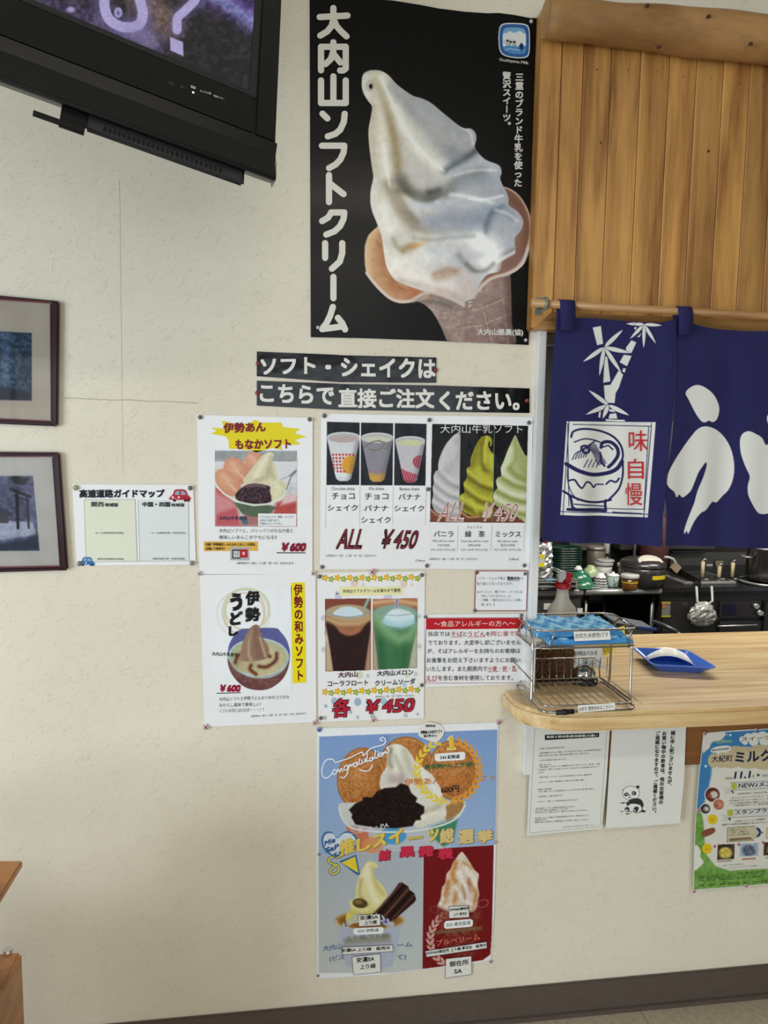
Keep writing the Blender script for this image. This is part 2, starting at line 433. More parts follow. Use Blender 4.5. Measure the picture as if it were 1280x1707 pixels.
# ================================================================== the setting
ZC = wall(835,1150).z                      # top of the serving counter
XO = wall(884,950).x                       # left side of the serving opening
XR, XL, ZT = 4.2, -4.45, 3.35
HB = wall(960,556).z                       # underside of the header
def wall_material():
    m = bpy.data.materials.new('scratched_wallpaper'); m.use_nodes = True; nt = m.node_tree; N = nt.nodes; L = nt.links
    b = N['Principled BSDF']; b.inputs['Roughness'].default_value = .75; b.inputs['Specular IOR Level'].default_value = .3
    tc = N.new('ShaderNodeTexCoord'); src = tc.outputs['Object']
    # fine plaster grain
    n = N.new('ShaderNodeTexNoise'); n.inputs['Scale'].default_value = 90; n.inputs['Detail'].default_value = 5; L.new(src, n.inputs[0])
    # thin trowel scratches: narrow valleys of stretched noise, running up to the right
    hs = []
    for k, (rz, sc, w) in enumerate(((.62,34,.008),(.25,42,.009),(1.1,38,.007))):
        m0 = N.new('ShaderNodeMapping'); m0.inputs['Rotation'].default_value = (0, rz, 0); L.new(src, m0.inputs[0])
        mp = N.new('ShaderNodeMapping'); mp.inputs['Scale'].default_value = (1, 1, 3.6); mp.inputs['Location'].default_value = (k*7, 0, k*3)
        L.new(m0.outputs[0], mp.inputs[0])
        q = N.new('ShaderNodeTexNoise'); q.inputs['Scale'].default_value = sc*.35; q.inputs['Detail'].default_value = 1; q.inputs['Distortion'].default_value = .25; L.new(mp.outputs[0], q.inputs[0])
        s = N.new('ShaderNodeMath'); s.operation = 'SUBTRACT'; s.inputs[1].default_value = .5+.03*k; L.new(q.outputs[0], s.inputs[0])
        a = N.new('ShaderNodeMath'); a.operation = 'ABSOLUTE'; L.new(s.outputs[0], a.inputs[0])
        r = N.new('ShaderNodeMapRange'); r.inputs[1].default_value = 0; r.inputs[2].default_value = w; r.inputs[3].default_value = 1; r.inputs[4].default_value = 0; L.new(a.outputs[0], r.inputs[0])
        # break the scratches up
        g = N.new('ShaderNodeTexNoise'); g.inputs['Scale'].default_value = 22+k*5; L.new(src, g.inputs[0])
        gg = N.new('ShaderNodeMapRange'); gg.inputs[1].default_value = .50; gg.inputs[2].default_value = .60; L.new(g.outputs[0], gg.inputs[0])
        mu = N.new('ShaderNodeMath'); mu.operation = 'MULTIPLY'; L.new(r.outputs[0], mu.inputs[0]); L.new(gg.outputs[0], mu.inputs[1]); hs.append(mu.outputs[0])
    s1 = N.new('ShaderNodeMath'); s1.operation = 'MAXIMUM'; L.new(hs[0], s1.inputs[0]); L.new(hs[1], s1.inputs[1])
    s2 = N.new('ShaderNodeMath'); s2.operation = 'MAXIMUM'; L.new(s1.outputs[0], s2.inputs[0]); L.new(hs[2], s2.inputs[1])
    ad = N.new('ShaderNodeMath'); ad.operation = 'MULTIPLY_ADD'; ad.inputs[1].default_value = .35; L.new(n.outputs[0], ad.inputs[0]); L.new(s2.outputs[0], ad.inputs[2])
    bp = N.new('ShaderNodeBump'); bp.inputs['Strength'].default_value = .48; bp.inputs['Distance'].default_value = .002
    L.new(ad.outputs[0], bp.inputs['Height']); L.new(bp.outputs[0], b.inputs['Normal'])
    big = N.new('ShaderNodeTexNoise'); big.inputs['Scale'].default_value = 2.2; big.inputs['Detail'].default_value = 6; L.new(src, big.inputs[0])
    cr_ = N.new('ShaderNodeValToRGB'); cr_.color_ramp.elements[0].position = .3; cr_.color_ramp.elements[1].position = .7
    cr_.color_ramp.elements[0].color = (*lin((222,213,192)),1); cr_.color_ramp.elements[1].color = (*lin((230,222,203)),1)
    L.new(big.outputs[0], cr_.inputs[0])
    mix = N.new('ShaderNodeMixRGB'); mix.blend_type = 'MULTIPLY'; mix.inputs['Color2'].default_value = (.80,.76,.68,1)
    sf = N.new('ShaderNodeMath'); sf.operation = 'MULTIPLY'; sf.inputs[1].default_value = .10; L.new(s2.outputs[0], sf.inputs[0])
    L.new(sf.outputs[0], mix.inputs[0]); L.new(cr_.outputs[0], mix.inputs[1])
    # sparse specks
    v = N.new('ShaderNodeTexNoise'); v.inputs['Scale'].default_value = 120; v.inputs['Detail'].default_value = 0; L.new(src, v.inputs[0])
    vr = N.new('ShaderNodeMapRange'); vr.inputs[1].default_value = .79; vr.inputs[2].default_value = .82; vr.inputs[4].default_value = .25; L.new(v.outputs[0], vr.inputs[0])
    mix2 = N.new('ShaderNodeMixRGB'); mix2.inputs['Color2'].default_value = (*lin((150,128,100)),1); L.new(vr.outputs[0], mix2.inputs[0]); L.new(mix.outputs[0], mix2.inputs[1])
    L.new(mix2.outputs[0], b.inputs['Base Color'])
    return m
WALLM = wall_material()
m = M(); m.box(XL,0,0,XO,.12,ZT); m.box(XO,0,0,XR,.12,ZC-.045); m.box(XO,0,HB+.02,XR,.12,ZT)
struct(mk('wall_back', m, WALLM, origin=(0,0,0)))
SEAM = mat('wallpaper_seam', (150,136,112), .9)
def seam(pts, w):
    m = M()
    for q in linepoly(pts, w): m.poly([wall(x,y,.0006) for x, y in q][::-1])
    return m
p = [(104,664)]; 
while p[-1][0] < 326: p.append((p[-1][0]+random.uniform(6,16), 664+(p[-1][0]-104)*.035+random.uniform(-.9,.9)))
struct(mk('trim_1', seam(p, .8), SEAM, fixn=False))
p = [(203+k*.0+random.uniform(-.4,.4)+ (k*14-330)*.012, 300+k*14) for k in range(36)]
struct(mk('trim_2', seam(p, .45), mat('wallpaper_seam_pale', (186,176,154), .9), fixn=False))
# floor
def floor_material():
    m = mat('speckled_vinyl_floor', (176,164,142), .45, vary=.14, vscale=55, bump=.1)
    return m
m = M(); m.box(XL,-8,-.05,XR,0.0,0); struct(mk('floor', m, floor_material(), origin=(0,0,0)))
# floor tiles seen at the lower right, one by one
TILE = floor_material()
tm = None
fl = bpy.data.objects['floor']
for i in range(6):
    for j in range(3):
        x0, y1 = .2+i*.45, -.008-j*.45
        if tm is None:
            mm = M().box(0,-.447,0,.447,0,.003); o = mk('floor_tile', mm, TILE, fl, bevel=.0012, seg=1); tm = o.data
            o.location = (x0, y1, 0)
        else:
            o = bpy.data.objects.new('floor_tile', tm); COL.objects.link(o); o.parent = fl; o.location = (x0, y1, 0)
m = M(); m.box(XL,-8,ZT,XR,.12,ZT+.05); struct(mk('ceiling', m, mat('white_ceiling', (225,222,212), .9), origin=(0,0,ZT)))
# the rest of the room behind the camera: plain walls with large window openings on the left and in the back
RW = mat('room_wall', (120,114,102), .8); FR = mat('window_frame_metal', (150,150,148), .4, metal=.5)
m = M(); m.box(XL-.1,-8,0,XL,0.12,.5); m.box(XL-.1,-8,2.6,XL,.12,ZT); m.box(XL-.1,-2.0,.5,XL,.12,2.6); m.box(XL-.1,-8,.5,XL,-5.0,2.6)
struct(mk('wall_left', m, RW, origin=(XL,-4,0)))
m = M(); m.box(XL,-8.1,0,XR,-8,.35); m.box(XL,-8.1,2.75,XR,-8,ZT); m.box(-1.3,-8.1,.35,-.9,-8,2.75); m.box(2.6,-8.1,.35,XR,-8,2.75)
struct(mk('wall_room', m, RW, origin=(0,-8,0)))
struct(mk('wall_east', M().box(XR,-8,0,XR+.1,.12,ZT), RW, origin=(XR,-4,0)))
for k, (x0, x1) in enumerate(((XL,-1.3),(-.9,2.6))):
    w = struct(empty('window_%d' % (k+1), ((x0+x1)/2,-8,.35)))
    for x in np.linspace(x0+.03, x1-.03, 4): mk('mullion', M().box(x-.025,-8.06,.35,x+.025,-8,2.75), FR, w)
    for z in (.38,2.1,2.72): mk('transom', M().box(x0,-8.05,z-.025,x1,-8.01,z+.025), FR, w)
w = struct(empty('window_3', (XL,-3.5,.5)))
for y in np.linspace(-4.97,-2.03,4): mk('mullion', M().box(XL-.06,y-.025,.5,XL,y+.025,2.6), FR, w)
# vinyl baseboard with its small foot
zb = wall(1100,1622).z
m = M(); m.box(XL,-.009,.006,XR,0,zb); m.box(XL,-.016,.003,XR,0,.02)
struct(mk('baseboard_back', m, mat('dark_vinyl_skirting', (86,74,66), .5, vary=.08, vscale=30), bevel=.002))
# white metal post at the left of the opening, running down past the counter
x0, x1 = wall(879,980).x, wall(893,980).x
m = M(); m.box(x0,-.022,wall(878,1287).z,x1,.10,HB+.01)
struct(mk('trim_3', m, mat('white_painted_metal', (226,226,222), .4, vary=.05, vscale=12), bevel=.003))
x2 = wall(904,620).x
m = M(); m.box(x1,.02,ZC,x2+.004,.05,HB); m.box(x1,.02,HB-.03,XR,.05,HB); 
struct(mk('trim_4', m, mat('aluminium_channel', (176,180,178), .35, metal=.7), bevel=.002))
# ------------------------------------------------------------------ boarded header over the opening
OAK = wood('honey_pine', (132,84,36), (204,152,82), (7,7,.45), 2.6, .42, .25)
OAKH = wood('honey_pine_cross', (126,82,38), (190,140,76), (.45,7,7), 2.6, .42, .25)
DOVER = wood('board_side', (120,78,38), (165,115,62), (9,9,.6), 4, .6)
FY = -.045
hx0 = at_y(893,330,FY).x
zt0 = at_y(1100,55,-.085).z-.1
header = struct(empty('trim_5', (hx0,0,HB)))
m = M().box(hx0+.002,FY+.014,HB+.01,XR,0,zt0+.1); mk('backing', m, DOVER, header)
stx = at_y(927,330,FY).x
m = M().box(hx0,FY-.004,HB+.004,stx,-.001,zt0+.155); mk('stile', m, OAK, header, bevel=.002)
zr = at_y(1000,524,FY).z
m = M().add([(hx0,FY-.006,HB),(XR,FY-.006,HB),(XR,FY-.006,zr),(hx0+.05,FY-.006,zr),
             (hx0,-.001,HB),(XR,-.001,HB),(XR,-.001,zr),(hx0+.05,-.001,zr)],
            [[0,1,2,3],[7,6,5,4],[0,4,5,1],[1,5,6,2],[2,6,7,3],[3,7,4,0]])
mk('bottom_rail', m, OAKH, header, bevel=.002)
bx = [at_y(x,360,FY).x for x in (927,963,1009,1057,1104,1148.5,1193,1237,1280)]
while bx[-1] < 2.35: bx.append(bx[-1]+.0705)
for i, (a, b) in enumerate(zip(bx[:-1], bx[1:])):
    m = M().box(a+.0006,FY,zr-.01,b-.0006,FY+.014,zt0+.1)
    mk('board', m, OAK, header, bevel=.0022, seg=1)
# knots and nail scars in the boards
for (px, py, r) in ((995,116,2.2),(1047,117,1.8),(1001,238,1.9),(1181,252,2.6),(1094,120,1.5),(1138,128,1.5),(1186,131,1.4),(1232,139,1.8),(1273,144,1.6)):
    pts = [at_y(px+r*math.cos(a)*(.9 if py > 150 else .55)+ (0 if py > 150 else -math.sin(a)*r*.8), py+r*math.sin(a), FY-.0006) for a in [k*math.pi/5 for k in range(10)]]
    mk('knot', M().poly(pts), mat('dark_knot', (74,44,22), .7), header, fixn=False)
# ------------------------------------------------------------------ the log over the header
def log():
    Y = -.085
    a0, a1 = at_y(908,62,Y), at_y(908,-4,Y); b0, b1 = at_y(1280,105,Y), at_y(1280,27,Y)
    vs = []; fs = []; n = 28; K = 60; L = 2.5-a0.x
    r1 = random.Random(3)
    ph = [r1.uniform(0,6.28) for _ in range(8)]
    for i in range(K+1):
        x = a0.x+L*i/K; t = (x-a0.x)/(b0.x-a0.x)
        zl = a0.z+(b0.z-a0.z)*t; zh = a1.z+(b1.z-a1.z)*t
        if t > 1: zl = b0.z; zh = b1.z
        R = (zh-zl)/2; zc = (zh+zl)/2
        for j in range(n):
            a = 2*math.pi*j/n
            w = 1+.035*math.sin(x*14+ph[0]+2*a)+.025*math.sin(x*31+ph[1]+a*3)+.02*math.sin(a*5+ph[2]+x*5)
            if i == 0: w *= .93
            vs.append((x, Y+R*w*math.cos(a), zc+R*w*math.sin(a)))
    for i in range(K): fs += [[i*n+j, (i+1)*n+j, (i+1)*n+(j+1) % n, i*n+(j+1) % n] for j in range(n)]
    m = M(); m.add(vs, fs, True); m.f.append(list(range(n))); m.sm.append(False); m.f.append([K*n+j for j in range(n)]); m.sm.append(False)
    t = thing('log', 'pale peeled log running along the top of the boarded wood header', 'log', (a0.x, Y, a0.z))
    mk('trunk', m, wood('peeled_log', (140,100,56), (178,134,82), (1.6,4,4), 2.2, .62, 0, False), t)
    for px, py in ((1079,9),(1098,78),(1251,73),(1181,27)):
        c = at_y(px, py, -.146)
        mk('knot', M().lathe((c.x,c.y,c.z),[(0.0,-.004),(.005,-.003),(.006,0),(.004,.003),(0,.004)],10), mat('dark_knot'), t)
    return t
log()
# ------------------------------------------------------------------ serving counter: one thick board, with a brown rail under it
xa = at_z(838,1152,ZC).x; yf = -.205
cm = M()
out = []
out += [(XR,yf),(xa+.16,yf)]
for k in range(1,9):
    a = math.pi/2*k/9; out.append((xa+.16-.16*math.sin(a)*1.0, yf+.13-.13*math.cos(a)))
out += [(xa,-.07),(xa,0.0),(XO+.03,0.0),(XO+.03,.55),(XR,.55)]
TH = .052
n = len(out)
cm.add([(x,y,ZC) for x,y in out]+[(x,y,ZC-TH) for x,y in out], [list(range(n)), [n+i for i in range(n)][::-1]]+[[i,n+i,n+(i+1)%n,(i+1)%n] for i in range(n)])
ct = thing('serving_counter', 'pale laminated wood serving counter with a rounded left corner under the blue curtain', 'counter', (XO,yf,ZC-TH))
LAM = wood('laminated_beech', (192,150,92), (230,202,150), (.9,14,14), 2.6, .3, .35, False)
mk('counter_top', cm, LAM, ct, bevel=.010, seg=3)
zl = wall(1160,1275,.02).z
m = M().box(XO+.012,-.02,zl,XR,-.0005,ZC-TH-.001)
mk('under_rail', m, wood('brown_plank', (104,62,26), (138,88,42), (.8,9,9), 3, .55, 0, False), ct, bevel=.002)
# ================================================================== blue shop curtain
def nfold(px, py):
    """how far the cloth swells towards the room"""
    t = np.clip((py-530)/380, 0, 1)
    return .010*np.sin((px-920)/27.0+1.1*t)*(.25+.75*t)+.006*np.sin((px-900)/11.0+2.5*t)*t+.012*t
NY0 = -.105
def noren_np(X, Y, ex=0.0):
    x, y, z = rays_np(X, Y); t = (DIST+NY0)/y
    return np.stack([x*t, np.full_like(x, NY0)-nfold(X, Y)-ex, EYE+z*t], -1)
def noren_pt(px, py): return Vector(noren_np(np.array(float(px)), np.array(float(py)), .0035))
Nn = lambda L: [(880+x/3.2, 480+y/3.2) for x, y in L]
NAVY = (28,27,82); WHITE_D = (226,226,220)
CLOTH = mat('noren_cloth', attr=True, rough=.9, bump=.35, bscale=420)
c = thing('shop_curtain', 'navy blue split shop curtain with white bamboo, noodle bowl and brushed letters', 'curtain', (at_y(1100,905,NY0).x, NY0, at_y(1100,905,NY0).z))
def leaf(a, b, w, bulge=.45):
    (ax, ay), (bx, by) = a, b; dx, dy = bx-ax, by-ay; l = math.hypot(dx, dy); nx, ny = -dy/l, dx/l; o1 = []; o2 = []
    for k in range(9):
        t = k/8; s = w*math.sin(math.pi*min(1, t**.8))**.8*(1-.15*t)*.5
        o1.append((ax+dx*t+nx*s, ay+dy*t+ny*s)); o2.append((ax+dx*t-nx*s, ay+dy*t-ny*s))
    return o1+o2[::-1]
def noren_art(v):
    W = WHITE_D; P = lambda L: v.poly(Nn(L), W, .4); D = lambda L, w, c=NAVY: v.line(Nn(L), w, c, soft=.4)
    P([(343,212),(388,203),(400,298),(366,306)])
    P([(408,360),(424,370),(441,498),(401,506)])
    P([(524,318),(553,279),(579,290),(552,348),(524,335)]); P([(512,356),(553,362),(528,418),(490,396)])
    P([(484,440),(508,462),(486,530),(468,562),(463,614),(412,612),(404,520),(441,516),(462,480)])
    P([(508,428),(522,430),(516,452),(504,446)])
    P([(570,208),(582,208),(575,222),(568,220)]); P([(606,240),(596,262),(582,262)])
    for q in ((508,222),(288,396),(378,470),(500,454),(551,347)): v.poly(Nn(leaf((407,316), q, 34)), NAVY, .4); v.poly(Nn(leaf((407,316), q, 25)), W, .4)
    for q in ((525,190),(712,200),(545,272),(681,298),(617,321),(560,192)): v.poly(Nn(leaf((620,194), q, 26)), NAVY, .4); v.poly(Nn(leaf((620,194), q, 19)), W, .4)
    for q in ((315,546),(298,676),(538,680),(398,697)): v.poly(Nn(leaf((430,624), q, 34)), NAVY, .4); v.poly(Nn(leaf((430,624), q, 25)), W, .4)
    P([(376,662),(388,655),(384,692),(372,690)]); P([(438,672),(470,668),(476,697),(430,697)]); P([(430,645),(455,650),(468,662),(438,660)])
    P([(415,700),(515,704),(515,713),(415,710)])
    P([(200,712),(674,716),(628,1222),(162,1208)])
    for a in ([(212,712),(175,1210)],[(205,1160),(205,722)],[(232,728),(652,738)],[(654,722),(610,1222)],[(640,740),(612,1178)],[(205,1172),(615,1180)],[(163,1190),(628,1206)]): D(a, 1.3)
    D([(450,1196),(600,1204)], 2.4); D([(200,1178),(414,1188)], 5); D([(415,1130),(412,1185)], 3)
    # bowl
    D(cr([(222,795),(235,765),(290,752),(380,762),(450,790),(492,840),(502,900),(480,948)],6,False), 3.4)
    D(cr([(238,822),(290,805),(350,812),(400,830)],5,False), 2.2)
    D(cr([(195,938),(260,975),(340,995),(420,988),(470,965),(498,925)],6,False), 6.4)
    D(cr([(205,940),(200,1010),(215,1080),(250,1130)],6,False), 1.5)
    D(cr([(502,930),(500,1000),(480,1070),(430,1130)],6,False), 3.2)
    D(cr([(178,1082),(240,1118),(310,1138),(380,1142),(440,1130)],6,False), 3.6)
    D([(213,1105),(222,1165),(240,1178)], 4); D([(232,1150),(410,1165)], 2); D([(410,1140),(415,1180)], 4)
    D(cr([(208,1026),(235,1022),(255,1050),(275,1065),(300,1035),(325,1040),(345,1062),(358,1048)],5,False), 3)
    for x in (370,384,398): D([(x-2,1047),(x+3,1048)], 2.6)
    D(cr([(418,1046),(440,1028),(465,1035),(482,1015)],5,False), 3)
    # noodles and toppings
    for k in range(6):
        D(cr([(226+k*14,915-k*3),(245+k*17,880-k*10),(285+k*15,862-k*9)],5,False), 1.6)
    for k in range(6):
        D(cr([(300+k*10,842-k*2),(340+k*10,880+k*2),(372+k*9,945-k*2)],5,False), 1.6)
    for k in range(4): D([(285+k*25,955),(310+k*25,915)], 1.7)
    D(cr([(272,850),(300,842),(318,870),(292,880)],5), 3.6)
    D(cr([(388,850),(400,825),(440,822),(472,850),(478,890),(455,930),(430,955)],5,False), 5.5)
    v.poly(Nn(cr([(398,868),(425,862),(448,880),(446,915),(425,925),(400,905)],4)), W, .4)
    D([(385,880),(392,930),(410,950)], 3.4); D([(395,850),(430,840),(452,862)], 2.4)
def noren_big(v):
    W = WHITE_D
    v.poly(Nn(cr([(838,565),(852,540),(895,518),(935,525),(985,560),(1015,605),(1026,650),(1012,700),(985,716),(965,708),(945,717),(925,712),(900,680),(870,625),(852,590)],4)), W, .45)
    v.poly(Nn(cr([(945,738),(1000,752),(1050,790),(1085,850),(1101,930),(1097,1010),(1075,1075),(1045,1110),(1012,1145),(985,1142),(945,1185),(915,1200),(880,1245),(850,1310),(842,1295),(830,1310),(828,1290),(850,1225),(880,1150),(900,1080),(930,1010),(950,950),(946,930),(930,948),(905,985),(885,1035),(862,1085),(820,1117),(798,1100),(782,1116),(765,1085),(735,1062),(722,1030),(735,980),(770,920),(815,860),(870,790),(905,752)],3)), W, .45)
    # left side of the next letter, cut by the frame, and its remainder beyond it
    v.poly(Nn(cr([(1172,764),(1200,775),(1240,800),(1262,838),(1290,815),(1340,790),(1380,800),(1360,850),(1310,900),(1285,960),(1290,1010),(1330,1080),(1420,1120),(1480,1150),(1430,1190),(1330,1180),(1270,1200),(1240,1204),(1210,1195),(1180,1150),(1160,1100),(1160,1050),(1170,1005),(1150,950),(1132,880),(1130,810),(1145,775)],4)), W, .45)
    v.poly(Nn(cr([(1268,690),(1290,668),(1330,690),(1350,730),(1320,750),(1280,735)],4)), W, .45)
v = Cv(896,524,1128,912,1.45,NAVY)
v.noise(.012, 2.2, seed=4); v.noise(.010, 22, seed=5, aspect=3)
noren_art(v)
v.keep([(927,527),(940,529),(1000,531),(1060,536),(1099,538),(1126,532),(1127,610),(1118,690),(1112,740),(1104,815),(1098,860),(1096,909),(1040,907),(960,904),(899,900),(905,800),(913,690),(920,600)])
v.build('left_panel', CLOTH, c, fn=noren_np)
v = Cv(1097,524,1420,922,1.3,NAVY)
v.noise(.012, 2.2, seed=6); v.noise(.010, 22, seed=7, aspect=3)
noren_big(v)
v.keep([(1124,532),(1150,538),(1190,547),(1240,551),(1285,552),(1340,548),(1418,560),(1418,922),(1280,914),(1180,911),(1102,908),(1104,850),(1100,806),(1109,776),(1116,730),(1121,680),(1127,612)])
o = v.build('right_panel', CLOTH, c, fn=lambda X,Y: noren_np(X,Y,-.004))
m = M()
for ch, x, y, w, h in (('味',581,870,100,110),('自',568,1018,84,108),('慢',556,1158,92,120)):
    co, fs = glyph(ch, .03); lo, hi = co.min(0), co.max(0); uv = (co-lo)/(hi-lo)
    place(m, uv, fs, lambda u, q: noren_pt(880+(x+(u-.5)*w-6*(1-q)*0)/3.2, 480+(y-q*h)/3.2))
mk('lettering', m, mat('red_dye', (200,36,44), .9), c, fixn=False)
# loops over the rod, with their stitched patches
ROD_Y = -.105; rzL, rzR = at_y(885,505,ROD_Y), at_y(1280,527,ROD_Y)
ZROD = lambda x: rzL.z+(rzR.z-rzL.z)*(x-rzL.x)/(rzR.x-rzL.x)
LOOP = mat('navy_loop', NAVY, .9, bump=.35, bscale=420)
def loop(xl, xr, ytop, ybot):
    m = M(); x0, x1 = at_y(xl,520,ROD_Y).x, at_y(xr,520,ROD_Y).x; zb = at_y(xl,ybot,ROD_Y).z; zr = ZROD((x0+x1)/2); r = .0135
    prof = [(ROD_Y-r-.012, zb), (ROD_Y-r-.004, zr-.012)]+[(ROD_Y-r*math.cos(a), zr+r*math.sin(a)) for a in [math.pi*k/8 for k in range(9)]]+[(ROD_Y+r+.001, zr-.012), (ROD_Y+.002, zb+.02)]
    vs = []; fs = []
    for y, z in prof: vs += [(x0,y,z),(x1,y,z)]
    for i in range(len(prof)-1): fs.append([2*i,2*i+1,2*i+3,2*i+2])
    m.add(vs, fs, True); o = mk('loop', m, LOOP, c, fixn=False)
    md = o.modifiers.new('t', 'SOLIDIFY'); md.thickness = .0015
loop(930,955,497,552); loop(1126,1150,509,560); loop(1330,1356,520,575)
# ------------------------------------------------------------------ rod and its bracket
RODM = wood('rod_wood', (140,96,52), (190,146,96), (.7,12,12), 3, .5, .2, False)
t = thing('curtain_rod', 'slim round wooden rod carrying the navy curtain across the header', 'rod', (rzL.x, ROD_Y, rzL.z))
mk('rod', M().tube([(rzL.x,ROD_Y,ZROD(rzL.x)),(1.5,ROD_Y,ZROD(1.5)),(2.3,ROD_Y,ZROD(2.3))], .0105, 14), RODM, t)
b0 = at_y(909,502,ROD_Y)
m = M(); pts = [(b0.x, ROD_Y+.014*math.cos(a), ZROD(b0.x)+.014*math.sin(a)) for a in [math.pi*2*k/14 for k in range(14)]]
m.tube(pts, .0045, 6, closed=True); m.box(b0.x-.006,ROD_Y+.008,ZROD(b0.x)-.005,b0.x+.006,FY-.004,ZROD(b0.x)+.006)
m.box(b0.x-.008,FY-.008,ZROD(b0.x)-.02,b0.x+.008,FY-.004,ZROD(b0.x)+.026)
mk('bracket', m, mat('grey_green_metal', (122,134,126), .45, metal=.4), t)
q = at_y(952,536,-.122); m = M().tube([(q.x,-.118,q.z),(q.x,-.125,q.z)], .0045, 10)
tag(mk('thumbtack', m, mat('brass_pin', (176,160,120), .35, metal=.7)), 'brass thumbtack in the top left corner of the navy curtain', 'thumbtack')
# ================================================================== kitchen behind the opening
STEEL = mat('brushed_steel', (196,196,192), .3, metal=.65, vary=.1, vscale=4, stretch=(1,1,12))
STEELD = mat('dark_steel', (88,88,86), .35, metal=1, vary=.2, vscale=6)
DARK = mat('dark_enamel', (38,37,36), .4)
BLACKP = mat('black_plastic', (18,18,19), .35)
KW = mat('kitchen_wall_panel', (92,90,84), .35, metal=.6, vary=.15, vscale=3)
ZK = .85; KF = 2.24
struct(mk('wall_far', M().box(.3,3.3,0,6.2,3.4,3.0), mat('dark_kitchen_wall', (52,49,46), .55, vary=.25, vscale=3), origin=(0,3.3,0)))
struct(mk('wall_side', M().box(.2,.12,0,.3,3.4,3.0), KW, origin=(.3,.12,0)))
struct(mk('wall_right', M().box(6.2,.12,0,6.3,3.4,3.0), KW, origin=(6.3,.12,0)))
struct(mk('ceiling_kitchen', M().box(.2,.12,3.0,6.3,3.4,3.05), KW, origin=(0,.12,3)))
struct(mk('floor_kitchen', M().box(.2,.0,-.05,6.3,3.4,0), mat('dark_kitchen_floor', (50,48,45), .6), origin=(0,.12,0)))
K = lambda px, py: at_z(px, py, ZK)
KY = lambda px, py, Y: at_y(px, py, Y)
xs0, xs1 = KY(973,992,KF).x, KY(1099,992,KF).x
# back-bar panels and shelving behind
t = thing('wall_cabinet', 'grey steel cabinet panels on the far kitchen wall above the work table', 'cabinet', (KY(960,940,3.1).x,3.1,1.0))
for i, (a, b, c) in enumerate(((955,1003,(120,116,106)),(1035,1112,(96,92,88)),(1114,1190,(84,82,78)))):
    p0, p1 = KY(a,895,3.1), KY(b,950,3.1)
    mk('door', M().box(p0.x,3.1,.95,p1.x,3.28,1.9), mat('cabinet_grey_%d' % i, c, .35, metal=.5, vary=.2, vscale=3), t, bevel=.004)
t = thing('pink_tub', 'dull pink plastic tub on the far shelf behind the rice cooker', 'tub', (KY(1090,915,3.0).x,3.0,1.0))
mk('body', M().lathe((KY(1090,915,2.98).x,2.98,ZK),[(.07,0),(.1,.02),(.11,.36),(.1,.37),(0,.37)],24), mat('dull_pink', (96,58,56), .6), t)
# left undercounter unit
t = thing('undercounter_fridge', 'grey steel undercounter fridge at the left of the work table', 'fridge', ((.9+xs0)/2,KF,0))
mk('body', M().box(.72,KF+.02,0,xs0-.006,3.0,ZK-.045), mat('fridge_grey', (112,112,110), .35, metal=.7), t, bevel=.004)
mk('worktop', M().box(.72,KF-.012,ZK-.04,xs0,3.05,ZK), STEEL, t, bevel=.008, seg=3)
p = KY(976,1008,KF); mk('door', M().box(.8,KF+.003,.12,xs0-.02,KF+.022,ZK-.06), mat('fridge_grey'), t, bevel=.004)
for (a, b, c, d) in ((906,1006,918,1016),(962,1014,971,1024)):
    p0, p1 = KY(a,d,KF), KY(c,b,KF); mk('sticker', M().box(p0.x,KF-.002,p0.z,p1.x,KF+.003,p1.z), MPAPER, t)
# open work table with black void below, steel legs
t = thing('work_table', 'stainless steel work table with a rolled front edge and an open dark underside', 'table', ((xs0+xs1)/2,KF,0))
mk('worktop', M().box(xs0+.003,KF-.012,ZK-.035,xs1,3.05,ZK), STEELD, t, bevel=.006, seg=3)
mk('front_edge', M().tube([(xs0+.003,KF-.012,ZK-.018),(xs1,KF-.012,ZK-.018)], .02, 12), STEEL, t)
for x in (xs0+.03, xs1-.03):
    for y in (KF+.03, 2.95): mk('leg', M().tube([(x,y,0),(x,y,ZK-.03)], .018, 10), STEELD, t)
mk('shelf', M().box(xs0+.02,KF+.1,.2,xs1-.02,2.98,.22), STEELD, t)
# noodle boiler / range unit at the right
xe = KY(1212,1000,KF).x
t = thing('noodle_boiler', 'black-fronted steel noodle boiler unit with a dark touch panel and a low oven door', 'boiler', ((xs1+3.2)/2,KF,0))
mk('body', M().box(xs1+.006,KF+.01,0,3.75,3.05,ZK-.004), DARK, t, bevel=.004)
mk('worktop', M().box(xs1+.006,KF-.015,ZK-.03,3.75,3.05,ZK), STEELD, t, bevel=.005)
p0, p1 = KY(1102,1060,KF), KY(1140,1003,KF); mk('door', M().box(p0.x,KF-.008,.1,KY(1190,1000,KF).x,KF+.012,p1.z), mat('oven_door', (44,42,40), .35), t, bevel=.003)
p0, p1 = KY(1197,1030,KF), KY(1268,1001,KF); mk('control_panel', M().box(p0.x,KF-.008,p0.z,p1.x,KF+.012,p1.z), mat('panel_black', (40,34,33), .3), t, bevel=.002)
p0, p1 = KY(1203,1024,KF), KY(1226,1007,KF); mk('touch_screen', M().box(p0.x,KF-.011,p0.z,p1.x,KF-.007,p1.z), mat('blue_black_screen', (16,16,44), .15), t)
p0, p1 = KY(1197,1058,KF), KY(1268,1034,KF); mk('lower_door', M().box(p0.x,KF-.008,p0.z,p1.x,KF+.012,p1.z), mat('oven_door'), t, bevel=.002)
mk('handle', M().tube([KY(1196,1044,KF-.03),KY(1262,1042,KF-.03)], .006, 8), STEEL, t)
p0, p1 = KY(1272,1062,KF-.02), KY(1340,1002,KF-.02); mk('side_panel', M().box(p0.x,KF-.02,.3,p1.x,KF+.01,p1.z), mat('oven_door'), t, bevel=.003)
